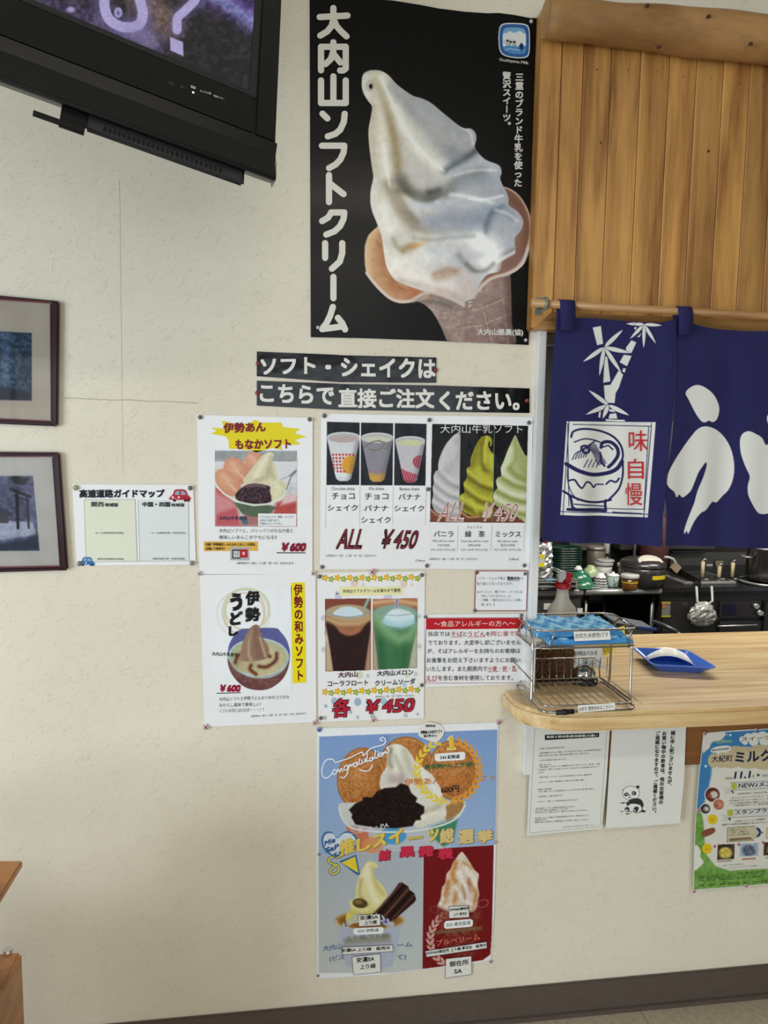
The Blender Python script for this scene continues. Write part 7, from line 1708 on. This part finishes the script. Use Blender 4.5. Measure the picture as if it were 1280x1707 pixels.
# laurel wreaths
def wreath(cv, cx, cy, rx, ry, c1, c2, clip, a0=-60, a1=240, n=13, sz=6, side='both'):
    for k in range(n):
        t = k/(n-1); 
        for sgn in ((1,-1) if side == 'both' else ((-1,) if side == 'l' else (1,))):
            a = math.radians(90-(10+t*150)*sgn); x = cx+rx*math.cos(a)*1.0; y = cy+ry*math.sin(a); col = c1 if sgn < 0 else c2
            ta = math.degrees(a)-90*sgn
            cv.ell(x+3*math.cos(a), y+3*math.sin(a), sz, sz*.36, col, .5, ang=ta+28*sgn, clip=clip); cv.ell(x-3*math.cos(a), y-3*math.sin(a), sz, sz*.36, col, .5, ang=ta-28*sgn, clip=clip)
wreath(v,747,1285,52,51,(232,206,76),(224,156,60),cb,sz=6.5)
wreath(v,613,1568,45,42,(178,186,204),(178,186,204),cg,sz=5.5)
wreath(v,762,1566,45,46,(206,160,150),(170,84,72),crd,sz=6.5,side='l')
v.line(u([(880,560),(910,590)]), 1.3, (232,206,76)); v.line(u([(945,560),(900,590)]), 1.3, (224,156,60))
# lower right picture
S3 = w(cr([(985,78),(1010,100),(1040,145),(1060,180),(1075,200),(1098,225),(1090,290),(1100,350),(1090,400),(1080,450),(1040,470),(900,460),(860,450),(830,430),(850,380),(860,310),(880,280),(890,220),(915,190),(930,150),(950,120)],5)); v.poly(S3, (222,208,190), 1, clip=crd); c = v.full(S3)*crd
for s_, w_, col, a_ in (([(950,150),(930,230),(950,280)],3.4,(196,130,56),.85),([(1000,150),(1050,180)],2.4,(190,130,60),.7),([(900,270),(890,340),(870,400)],3.4,(190,120,56),.8),([(960,320),(940,400)],3,(196,130,62),.8),([(1030,270),(1080,350),(1060,430)],3,(188,118,56),.7),([(1010,180),(1060,240),(1080,300)],3,(240,234,226),.8),([(970,210),(1000,280),(1030,330)],3,(244,238,230),.8),([(950,300),(990,370),(1050,420)],3,(240,232,222),.8),([(870,380),(850,420)],3,(236,226,216),.8),([(1030,250),(1040,330)],2,(150,110,90),.5),([(990,300),(1010,380)],2,(150,104,84),.5)): v.line(w(cr(s_,5,False)), w_, col, gauss=True, alpha=a_, clip=c)
v.noise(.05, 3, c, seed=121)
v.poly(w(cr([(820,430),(900,460),(1040,465),(1090,440),(1110,480),(1090,620),(1060,760),(900,760),(860,600)],4)), (124,54,40), 4, alpha=.7, clip=crd); v.noise(.08, 4, v.full(w([(820,470),(1110,470),(1060,760),(880,760)]))*crd, seed=122)
v.ell(*w([(1125,412)])[0],9,6,(176,104,98),.8,.8,ring=1.4,clip=crd,ang=-20); v.ell(*w([(810,450)])[0],7,6,(160,90,120),.8,.6,ring=1.2,clip=crd); v.noise(.3, 2, v.full(w([(840,500),(1100,480),(1080,620),(880,620)]))*crd, seed=123, color=(190,140,90), thr=.72)
v.poly(w([(225,640),(520,610),(530,660),(230,680)]), (140,140,120), 4, alpha=.8, clip=cg); v.poly(w([(820,590),(1120,560),(1120,580),(820,610)]), (120,110,74), 2, alpha=.8, clip=crd)
# logo heart + cone
HE = u(cr([(180,800),(150,765),(105,765),(82,800),(85,850),(110,890),(180,930),(262,900),(312,850),(310,800),(270,762),(225,765)],5)); v.poly(HE, (58,108,160), .6); v.poly([( (x-566)*.9+566, (y-1408)*.88+1408) for x,y in HE], (214,226,238), .6)
v.poly(w([(195,140),(305,95),(330,222),(315,230)]), (40,100,160), .6); v.poly(w([(208,148),(298,108),(320,215)]), (236,212,60), .5)
v.line(w(cr([(200,110),(140,115),(130,145),(185,170),(190,205),(150,222),(138,195),(180,160)],5,False)), 5, (40,100,160)); v.line(w(cr([(200,110),(140,115),(130,145),(185,170),(190,205),(150,222),(138,195),(180,160)],5,False)), 2.8, (236,212,60))
v.line([(531,1421),(600,1417),(700,1412)], .6, (150,160,180), alpha=.6)
v.noise(.010, 2.4, seed=130)
v.K &= v.full([(528.6,1215),(830,1205),(826.5,1406),(823,1519),(817,1599),(740,1611),(640,1624),(528.6,1631)]) > .5
v.build('artwork', mat('semi_gloss_print', attr=True, rough=.5, coat=.04, spec=.12, bump2=.2, b2scale=7), K_, o+.0007)
t1 = o+.0013
# Congratulations: script strokes
m = M()
CG = [cr(u([(165,310),(150,292),(110,300),(85,350),(88,400),(110,415),(140,395),(160,365)]),5,False), cr(u([(160,365),(150,385),(170,388),(178,365),(160,358)]),4,False), cr(u([(178,378),(190,355),(198,375),(208,350),(218,372)]),4,False),
 cr(u([(250,330),(232,335),(226,358),(245,358),(252,335),(248,380),(225,410),(205,405)]),4,False), cr(u([(255,350),(265,322),(272,335),(285,318)]),4,False), cr(u([(305,310),(290,318),(290,338),(305,332),(310,308),(312,330)]),4,False),
 cr(u([(328,285),(322,320),(338,318)]),4,False), cr(u([(342,292),(342,312),(358,305),(362,285),(365,305)]),4,False), cr(u([(378,250),(372,300),(385,298)]),4,False), cr(u([(408,278),(392,282),(392,300),(406,295),(410,272),(416,290)]),4,False),
 cr(u([(428,232),(424,280),(438,278)]),4,False), cr(u([(442,255),(444,275)]),3,False), cr(u([(462,245),(450,255),(456,270),(468,262),(462,245)]),4,False), cr(u([(474,262),(476,242),(482,252),(492,235),(496,250)]),4,False), cr(u([(512,205),(500,215),(514,232),(500,248),(488,240)]),4,False),
 cr(u([(170,308),(260,278),(340,240),(350,262),(400,215),(480,190),(490,160),(478,145),(460,150),(458,162),(475,165)]),5,False), cr(u([(325,350),(350,360),(380,358),(402,335),(405,322)]),5,False), u([(442,235),(443,238)])]
brush(m, CG, t1, 1.9, n=5)
mk('script_lettering', m, ink((238,242,248), False), K_, fixn=False)
shapes(K_, 'white_tag', [u([(820,258),(1000,245),(1010,255),(1008,290),(998,298),(830,308),(815,300),(812,268)]), w([(295,572),(470,563),(482,572),(480,600),(468,607),(300,614),(286,602),(286,582)]), w([(885,525),(1045,512),(1060,522),(1058,555),(1045,562),(885,576),(873,565),(873,540)])], (238,240,240), t1, False)
letters(K_, [('E42 紀勢道',734,1266,766,1264,6.4,dict(bold=.02)),('E23 伊勢道',597,1555,631,1553,5.4),('E23 東名阪道',745,1545,784,1541,6)], (60,74,70), t1+.0007, gloss=False)
letters(K_, [('奥伊勢PA(上下線)',707,1284,790,1279,9.5,dict(bold=.02))], (50,110,70), t1+.0004, gloss=False)
letters(K_, [('伊勢あんもなかソフト',674,1310,826,1302,11.5,dict(bold=.01))], (214,132,60), t1+.0004, gloss=False)
letters(K_, [('600円',735,1323,765,1320,11)], (40,36,34), t1+.0004, .02, gloss=False)
ONE = [(747.5,1231),(752.5,1227),(755,1227),(755.6,1245),(758.6,1245),(758.8,1248.6),(746.6,1249.4),(746.4,1245.8),(749.8,1245.6),(749.4,1234),(746.6,1235)]
shapes(K_, 'numeral_edge', [[(752.6+(x-752.6)*1.22, 1238.2+(y-1238.2)*1.1) for x, y in ONE]], (250,246,220), t1+.0002, False)
shapes(K_, 'numeral', [ONE], (226,190,60), t1+.0010, False)
letters(K_, [('三重SA・PA',583,1391,648,1379,9)], (226,228,234), t1+.0002, gloss=False)
for col, off, dx in (((150,140,100),t1+.0003,1.2),((232,204,92),t1+.0012,0)):
    letters(K_, [('推',565+dx,1428+dx,591+dx,1421+dx,26),('し',594+dx,1421+dx,618+dx,1415+dx,22),('ス',622+dx,1414+dx,644+dx,1408+dx,21),('イ',648+dx,1408+dx,672+dx,1404+dx,24),('ー',680+dx,1400+dx,705+dx,1397+dx,4),('ツ',711+dx,1404+dx,731+dx,1400+dx,20)], col, off, .035, gloss=False)
for col, off, dx in (((120,104,74),t1+.0003,1),((220,196,130),t1+.0012,0)):
    letters(K_, [('総',733+dx,1407+dx,757+dx,1404+dx,25),('選',763+dx,1408+dx,790+dx,1405+dx,24),('挙',794+dx,1407+dx,822+dx,1403+dx,22)], col, off, .04, gloss=False)
for col, off, dx in (((120,24,44),t1+.0005,1),((206,48,78),t1+.0014,0)):
    letters(K_, [('結',631+dx,1436+dx,651+dx,1433+dx,18),('果',665+dx,1430+dx,691+dx,1428+dx,18),('発',696+dx,1429+dx,723+dx,1427+dx,18),('表',729+dx,1433+dx,756+dx,1432+dx,19)], col, off, .045, gloss=False)
letters(K_, [('Mie',541,1411,559,1404,9),('SaP',543,1422,565,1415,9),('SA',556,1430,572,1426,8)], (44,90,146), t1+.0001, .03, gloss=False)
letters(K_, [('大内山',538,1586,570,1582,9.5),('ーム',662,1580,687,1578,8),('(ピス',549,1604,574,1601,10),('て)',661,1602,677,1600,9)], (104,124,160), t1, .02, gloss=False)
letters(K_, [('ブルベリーム',727,1577,800,1566,10)], (226,110,104), t1, .01, gloss=False)
letters(K_, [('上り線(下り線)',576,1569,650,1564,8)], (108,112,84), t1, gloss=False)
# hand-written slips stuck over the poster
def slip(name, label, pts, lines, off, edge=True):
    t = sheet(name, label, 'paper slip', pts, off, MPAPER, .0004, 'hand-written slips on the ranking poster')
    letters(t, lines, (30,30,34), off+.0006, .015, gloss=False)
    if edge: shapes(t, 'drawn_border', sum([linepoly([a,b], .7) for a, b in zip(pts, pts[1:]+pts[:1])], []), (84,86,120), off+.0004, False)
    return t
so = o+.0034
slip('paper_slip', 'round white hand-written slip at the top edge of the ranking poster', u(cr([(720,85),(760,55),(820,60),(865,85),(872,120),(860,150),(830,180),(800,180),(720,150),(706,120)],4)), [('期間限定',709,1212,726,1212,4),('伊勢あんもなかソフト',701,1224,737,1222,6,dict(bold=.04)),('販売中!!',706,1229.5,728,1229,5)], so, False)
slip('paper_slip', 'small slip above the grey wreath, beside the dark chocolate sticks', w([(318,487),(460,480),(462,553),(322,560)]), [('安濃SA',600,1534,630,1531.5,7),('上り線',607,1542,628,1540,6.6)], so)
slip('paper_slip', 'long narrow slip across the foot of the grey field', w([(215,695),(540,680),(543,722),(218,742)]), [('安濃SA 上り線　販売中',569,1587.5,650,1583,5.8)], so)
slip('paper_slip', 'square slip overlapping the bottom edge below the grey field', w([(278,757),(460,738),(464,855),(288,873)]), [('安濃SA',594,1605,624,1602,8.5),('上り線',600,1616,626,1613.5,8)], so)
slip('paper_slip', 'small slip on the dark red field below the caramel soft serve', w([(905,432),(1032,425),(1036,500),(905,508)]), [('EXPASA御在所',750,1519,782,1516,4.8,dict(bold=.03)),('上り 草花忘',756,1527,778,1525,4.8)], so)
slip('paper_slip', 'long narrow slip slanting across the foot of the dark red field', w([(752,720),(1148,660),(1150,700),(760,758)]), [('EXPASA御在所 上り線 草花忘　販売中',711,1592,810,1578,5.6)], so)
slip('paper_slip', 'square slip overlapping the bottom edge below the dark red field', w([(885,770),(1050,752),(1052,870),(880,895)]), [('御在所',749,1612,781,1608,9),('SA',757,1623,770,1622,7)], so)
for px,py,col,l in ((532,1216,(96,150,210),'pale blue flower thumbtack at the top left corner of the ranking poster'),(831,1204,(206,170,176),'pink flower thumbtack at the top right corner of the ranking poster')): pin(px,py,col,l,4.4,o+.001,flower=True)
for px,py,l in ((826,1404,'small pink thumbtack on the right edge of the ranking poster'),(532,1424,'small grey thumbtack on the left edge of the ranking poster'),(530,1626,'small grey thumbtack at the bottom left corner of the ranking poster'),(818,1603,'small grey thumbtack at the bottom right corner of the ranking poster')):
    pin(px,py,(204,130,150) if 'pink' in l else (130,126,124),l,2.6,o+.001)
# ================================================================== sheets hanging under the counter
o = .024; q = Pz(860,1190,4.267)
DX = sheet('tea_notice', 'densely printed white notice on powdered tea with a black title bar, below the counter', 'notice', [(886.5,1208),(1017,1205),(1011,1300),(1003,1381),(940,1387),(878,1393),(881,1320)], o, MPAPER)
z_ = q
shapes(DX, 'thin_border', sum([linepoly(z_(L), .5) for L in ([(133,108),(648,92)],[(648,92),(598,800)],[(95,848),(598,800)],[(133,108),(95,848)])], []), (150,160,152), o+.0006, False)
shapes(DX, 'title_bar', [z_([(205,150),(592,136),(590,165),(206,187)])], (26,26,26), o+.0007, False)
letters(DX, [('抹茶と粉末茶(粉末緑茶)の違い',911,1231.5,996,1228.5,5)], (226,226,220), o+.0012, .02, gloss=False)
LN = [(163,255,350,'①抹茶と粉末茶(粉末緑茶)の違い'),(170,285,600,'お茶の種類のひとつに「抹茶」というものがございますが、また粉末茶の製造工程'),(158,305,520,'の違いがあります。詳しい違いは次の通りになっております。'),(165,338,355,'それぞれの特徴は下記のとおりです。'),(158,370,250,'②抹茶（まっちゃ）'),
 (165,385,595,'・抹茶は碾茶（てんちゃ）という茶葉を石臼でひいて粉にしたもので、香り高く・茶道'),(158,405,590,'でお茶を点てて飲むことに使われております。苦みも少なくうま味の強いお茶となって'),(155,424,200,'おります。'),(165,458,545,'※抹茶のお菓子・ソフトクリームにはこの抹茶が使われているため、緑色が鮮やか'),(163,493,485,'※カフェイン・抹茶・茶道教室などで使われるのが抹茶（碾茶）'),
 (150,545,255,'③粉末茶（粉末緑茶）'),(160,560,555,'・煎茶、玉露等（てんちゃ）以外の茶葉を粉末にしたもの。茶かすが出ず、茶葉・栄養・成分など'),(158,595,335,'※粉末茶は、お湯に溶けやすい'),(155,632,440,'※カテキン・抹茶　※　お茶を飲む為に作られたもの'),
 (140,680,420,'当店の抹茶ソフトは、本格的な抹茶を使ったもので、'),(138,695,375,'香りが良く鮮やかな緑色をしております。'),(138,710,510,'お茶の香りをより一層引き立たせて、素材そのものを楽しんでいただけます。'),(135,748,520,'またお茶につきましては季節により茶葉の産地が異なりますので、御了承のほどよろしく'),(133,762,220,'お願い致します。'),(133,778,515,'粉末茶を使った商品には、原材料表示に「粉末茶」と表示しております。')]
letters(DX, [(s, *z_([(x0,y)])[0], *z_([(x1,y-(x1-x0)*.055)])[0], 2.7) for x0, y, x1, s in LN]+[('(参考)お茶の百科・日本の抹茶のひみつ・緑茶ハンドブック',938,1380,991,1376,2.2)], (66,68,66), o+.0008, gloss=False)
PN = sheet('panda_notice', 'white vertical-text notice with a small ink drawing of a seated panda, below the counter', 'notice', [(1021,1203),(1144,1197),(1140,1300),(1133,1372),(1072,1377),(1009.5,1381),(1015,1290)], o+.001, MPAPER)
o2 = o+.0022; m = M()
vtxt(m, '誠に申し訳ございませんが、', 1122,1218,1115,1314,7.6, o2, .03); vtxt(m, 'お買い物中の飲食は、他のお客様の', 1107.5,1219,1101.5,1341,7.6, o2, .03); vtxt(m, 'ご迷惑になりますので、ご遠慮ください。', 1096.5,1219,1090,1359,7.6, o2, .03)
mk('lettering', m, ink((62,64,66), False), PN, fixn=False)
v = Cv(1030,1305,1082,1362,2.0,(228,228,220)); z_ = q; INK = (50,52,54); PW = (232,232,228)
v.ell(*z_([(767,546)])[0],2.4,2.4,INK,.4); v.ell(*z_([(866,520)])[0],2.8,2.6,INK,.4)
v.ell(*z_([(818,564)])[0],14.6,12.2,INK,.4); v.ell(*z_([(818,564)])[0],14,11.6,PW,.4)
v.poly(z_(cr([(850,600),(890,610),(908,650),(890,668),(850,640),(830,640),(800,640),(810,610)],4)), INK, .4)
v.poly(z_(cr([(798,641),(850,636),(893,652),(898,682),(872,704),(820,699),(792,683)],4)), INK, .4); v.poly(z_(cr([(800,645),(850,640),(890,655),(895,680),(870,700),(820,695),(795,680)],4)), PW, .4); v.line(z_(cr([(890,655),(898,680),(885,700)],4,False)), 1, INK)
v.ell(*z_([(785,573)])[0],3.8,3,INK,.4,ang=-15); v.ell(*z_([(839,565)])[0],3.8,3.4,INK,.4,ang=15); v.ell(*z_([(787,573)])[0],1.2,1.1,PW,.3); v.ell(*z_([(836,565)])[0],1.2,1.1,PW,.3); v.ell(*z_([(808,580)])[0],1.4,1,INK,.3); v.line(z_([(800,593),(808,599),(816,592)]), 1, INK)
v.ell(*z_([(797,641)])[0],3,2.4,INK,.4); v.ell(*z_([(790,680)])[0],4,4,INK,.4,ang=20); v.ell(*z_([(787,686)])[0],2,1.6,PW,.4); v.ell(*z_([(852,680)])[0],5.6,4,INK,.4,ang=-50); v.ell(*z_([(838,690)])[0],2.6,3,PW,.4); v.ell(*z_([(838,690)])[0],1.4,1.6,INK,.4)
v.poly(z_(leaf((742,636),(785,630),9)), INK, .4); v.line(z_([(785,632),(812,626)]), 1, INK); v.poly(z_(leaf((778,712),(812,708),9)), INK, .4); v.poly(z_(leaf((742,697),(765,692),7)), INK, .4); v.ell(*z_([(905,692)])[0],3.8,2,INK,.4,ang=10)
for (a,b) in (((796,622),(850,618)),): v.line(z_([a,b]),1,INK)
v.build('panda_drawing', MPRINT, PN, o+.0016)
# ================================================================== festival flyer at the right edge
o = .0235; q = lambda L: [(1140+x/5.507, 1190+y/5.507) for x, y in L]; z_ = q
FL = sheet('festival_flyer', 'colourful milk festival flyer, blue above and green below, at the right edge', 'flyer', [(1172.5,1222),(1230,1217),(1290,1214),(1380,1211),(1374,1340),(1366,1468),(1290,1473),(1220,1479),(1155.5,1484),(1158,1380),(1165,1290)], o, MPAPER)
v = Cv(1155,1208,1384,1486,1.5,(216,214,202))
v.poly(z_([(178,178),(900,130),(1300,110),(1300,300),(700,310),(420,300),(260,400),(250,560),(225,680),(190,800),(160,900),(110,900),(130,600),(170,300)]), (62,124,176), 2); v.poly(z_(cr([(178,178),(375,170),(340,240),(260,260),(235,310),(200,340),(172,350)],4)), (222,220,208), 1)
v.line(z_([(170,400),(160,600),(135,860)]), 3.5, (62,124,176))
v.poly(z_([(110,905),(160,900),(180,1000),(190,1200),(210,1300),(290,1400),(420,1440),(560,1430),(1350,1400),(1350,1560),(90,1620),(85,1430)]), (112,158,72), 1.5)
v.poly(z_(cr([(100,1215),(140,1230),(155,1280),(150,1310),(180,1360),(150,1400),(90,1430)],4)), (224,224,212), 1)
v.noise(.06, 5, v.full(z_([(85,905),(1350,905),(1350,1620),(85,1620)]))*(np.abs(v.C[...,1]-.62) < .06), seed=140)
for x,y,r in ((425,195,2),(395,190,1),(200,480,2),(360,245,1.2)): v.ell(*z_([(x,y)])[0],r,r,(214,232,240),.8)
v.line(z_([(310,262),(430,250)]), 1.6, (170,190,120), gauss=True, alpha=.7)
CLD = (224,222,210)
for x,y,r in ((540,235,6),(590,215,7.5),(650,210,8),(720,205,9),(800,215,10),(560,260,5),(640,255,8),(740,250,9),(860,230,10),(950,220,10)): v.ell(*z_([(x,y)])[0],r,r*.9,CLD,.6)
TAN = (192,178,140)
for x,y,rx,ry in ((270,430,9,12),(340,420,12,14),(480,370,16,14),(560,400,20,18),(700,370,22,16),(820,380,24,18),(430,450,16,9),(600,460,16,8),(740,470,18,8),(960,390,26,20),(1100,390,26,20)): v.ell(*z_([(x,y)])[0],rx,ry,TAN,.6)
v.poly(z_(cr([(245,330),(300,300),(400,290),(430,310),(420,340),(330,358),(318,378),(300,360),(255,355)],4)), (222,222,216), .5)
# round photos
for x,y,r,c1,c2 in ((262,742,12,(92,48,36),(206,200,190)),(318,832,9,(176,110,92),(196,140,110)),(196,872,8,(54,48,46),(196,196,190))):
    c0 = z_([(x,y)])[0]; v.ell(*c0,r+1.4,r+1.4,(228,226,216),.6); v.ell(*c0,r,r,c1,.6); v.ell(c0[0]+r*.2,c0[1],r*.55,r*.5,c2,1.5); v.ell(c0[0]-r*.4,c0[1]+r*.2,r*.3,r*.25,(150,80,60),1.5)
for x,y in ((262,968),(212,1238)): v.ell(*z_([(x,y)])[0],8.5,8.5,(222,190,40),.6)
v.poly(z_(cr([(160,1090),(200,1062),(270,1045),(288,1070),(265,1100),(190,1130),(165,1115)],4)), (128,78,56), .6)
v.ell(*z_([(662,1088)])[0],8.4,8.4,(40,58,98),.6)
# banners
v.poly(z_([(420,632),(1300,590),(1300,660),(425,700)]), (206,206,202), .6); v.line(z_([(420,632),(1300,590)]), .7, (120,120,116)); v.line(z_([(425,700),(1300,660)]), .7, (120,120,116)); v.poly(z_([(360,680),(420,672),(425,735),(365,738),(385,710)]), (200,200,196), .6); v.poly(z_([(425,705),(455,708),(455,735)]), (44,52,84), .5); v.ell(*z_([(460,662)])[0],5,6,(176,182,70),1)
v.poly(z_([(395,885),(1300,840),(1300,910),(395,955)]), (206,206,202), .6); v.line(z_([(395,885),(1300,840)]), .7, (120,120,116)); v.line(z_([(395,955),(1300,910)]), .7, (120,120,116)); v.poly(z_([(335,925),(395,918),(400,985),(340,985),(362,955)]), (200,200,196), .6); v.poly(z_([(398,955),(428,958),(428,985)]), (44,52,84), .5); v.ell(*z_([(425,910)])[0],5,6,(176,182,70),1)
v.poly(z_([(400,1045),(650,1030),(690,1090),(640,1160),(395,1175)]), (196,188,158), .8); v.line(z_([(400,1045),(650,1030)]),.8,(96,84,64)); v.line(z_([(400,1045),(395,1175)]),.8,(96,84,64)); v.line(z_([(395,1175),(640,1160)]),.8,(96,84,64))
v.poly(z_([(412,1145),(610,1132),(630,1150),(415,1168)]), (120,104,70), .6)
v.poly(z_([(750,1040),(900,1030),(900,1140),(745,1150)]), (196,188,158), .8); v.poly(z_([(712,1078),(730,1088),(714,1100)]), (50,50,60), .5)
for (x0,y0,x1,y1,c1,c2) in ((310,1200,465,1340,(60,50,46),(206,186,90)),(515,1190,685,1310,(160,176,190),(92,104,120)),(735,1180,930,1300,(70,54,40),(190,170,120))):
    P_ = z_([(x0,y0),(x1,y0-6),(x1-4,y1-8),(x0-6,y1)]); v.poly(P_, c1, .6); c = v.full(P_); mx, my = z_([((x0+x1)/2,(y0+y1)/2)])[0]
    v.ell(mx-1,my+1,11,9.5,c2,2,clip=c); v.noise(.10,3,c,seed=int(x0)); v.line([(mx-10,my+3),(mx,my-4),(mx+10,my+3)],1,(150,120,50) if x0 < 500 else (60,70,90),clip=c,alpha=.8)
for x0, x1, y in ((300,445,1355),(525,665,1335),(745,900,1320)): v.line(z_([(x0+12,y),(x1-12,y-8)]), 2.6, (170,150,130) if x0 != 525 else (176,120,84))
for x,y in ((283,1217),(503,1200),(726,1182)): v.ell(*z_([(x,y)])[0],2.4,2.4,(178,96,120),.5)
v.K &= v.full([(1173,1222.5),(1290,1214.5),(1379,1211.5),(1373,1340),(1365,1467),(1290,1472.5),(1220,1478.5),(1156,1483.3),(1158.5,1380),(1165.5,1290)]) > .5
v.build('artwork', MPRINT, FL, o+.0006)
t1 = o+.0012
letters(FL, [('スイーツ&グルメ',1235.5,1236,1330,1230,7.5)], (120,100,60), t1, .01, gloss=False)
letters(FL, [('大紀町',1186,1271,1221,1269,11,dict(bold=.01)),('ミルクフェス',1225,1272,1352,1264,19,dict(bold=.03)),('11.1',1223,1298.5,1250,1297,12,dict(bold=.03,slant=2)),('土',1253,1296,1258,1296,5.5),('▶',1262,1295,1267,1295,6),('2025',1209,1299.5,1221,1299,4),('2026',1270,1295,1283,1294,4)], (36,44,72), t1, gloss=False)
letters(FL, [('MINATO OHKI TOWN MILK',1186,1252.5,1215,1249,2.6),('NEW♪メニュー',1231,1314,1310,1309,8.5),('スタンプラリー',1225,1358,1300,1353,7.4)], (50,50,52), t1, .01, gloss=False)
letters(FL, [('大紀町が誇る「大内山牛乳」を使った',1228,1325,1298,1321,3),('おいしいスイーツやグルメ、ドリンクを',1219,1331.5,1298,1327,3),('町内各店でオリジナル新メニューを楽しめる',1216,1336.5,1298,1332,3),('ミルクの祭典を是非ご賞味ください フェスを',1215,1341,1298,1336.5,3),('対象店舗をめぐろう 各店を周遊しよう',1223,1344.5,1298,1340,3),
 ('大紀町ミルクフェスタ開催中',1225,1371,1276,1367,3.4),('抽選で大紀町の特産品が当たるスタンプラリー',1203,1377,1296,1371,3.6),('対象メニューを',1216,1385.5,1242,1383,3),('ご注文・ご購入で',1216,1389.5,1246,1387,3),('スタンプを1個GET',1215,1394,1249,1391,3),
 ('※詳しい内容・応募方法は',1204,1444,1240,1441,2),('※スタンプラリーの対象',1215,1448,1262,1444,2),
 ('参加店一覧　大内山ミルク村・カフェ　道の駅　温泉施設・産直　ほか',1165,1463,1276,1454,3),('喫茶・食堂・洋菓子・和菓子・パン・レストラン・宿泊',1164,1466.5,1276,1458,3),('お問い合わせ　町観光協会　商工会　牧場直売所',1164,1470,1272,1462,3),('主催　大紀町　後援　観光協会　協力　大内山酪農',1164,1478,1278,1470.5,3.4)], (70,66,52), t1, gloss=False)
letters(FL, [('スタンプ',1184,1365,1191,1364.6,2),('を集めて',1184,1369,1192,1368,2),('応募しよう',1175,1417,1183,1416.6,2)], (150,110,20), t1, gloss=False)
for px,py,l in ((1174,1222.5,'pink flower thumbtack at the top left corner of the festival flyer'),(1260,1216,'pink flower thumbtack on the top edge of the festival flyer'),(1163,1350,'pink flower thumbtack on the left edge of the festival flyer'),(1156,1485,'pink flower thumbtack at the bottom left corner of the festival flyer'),(1243,1476,'pink flower thumbtack on the bottom edge of the festival flyer')): pin(px,py,(206,160,172),l,3.4,o+.001,flower=True)
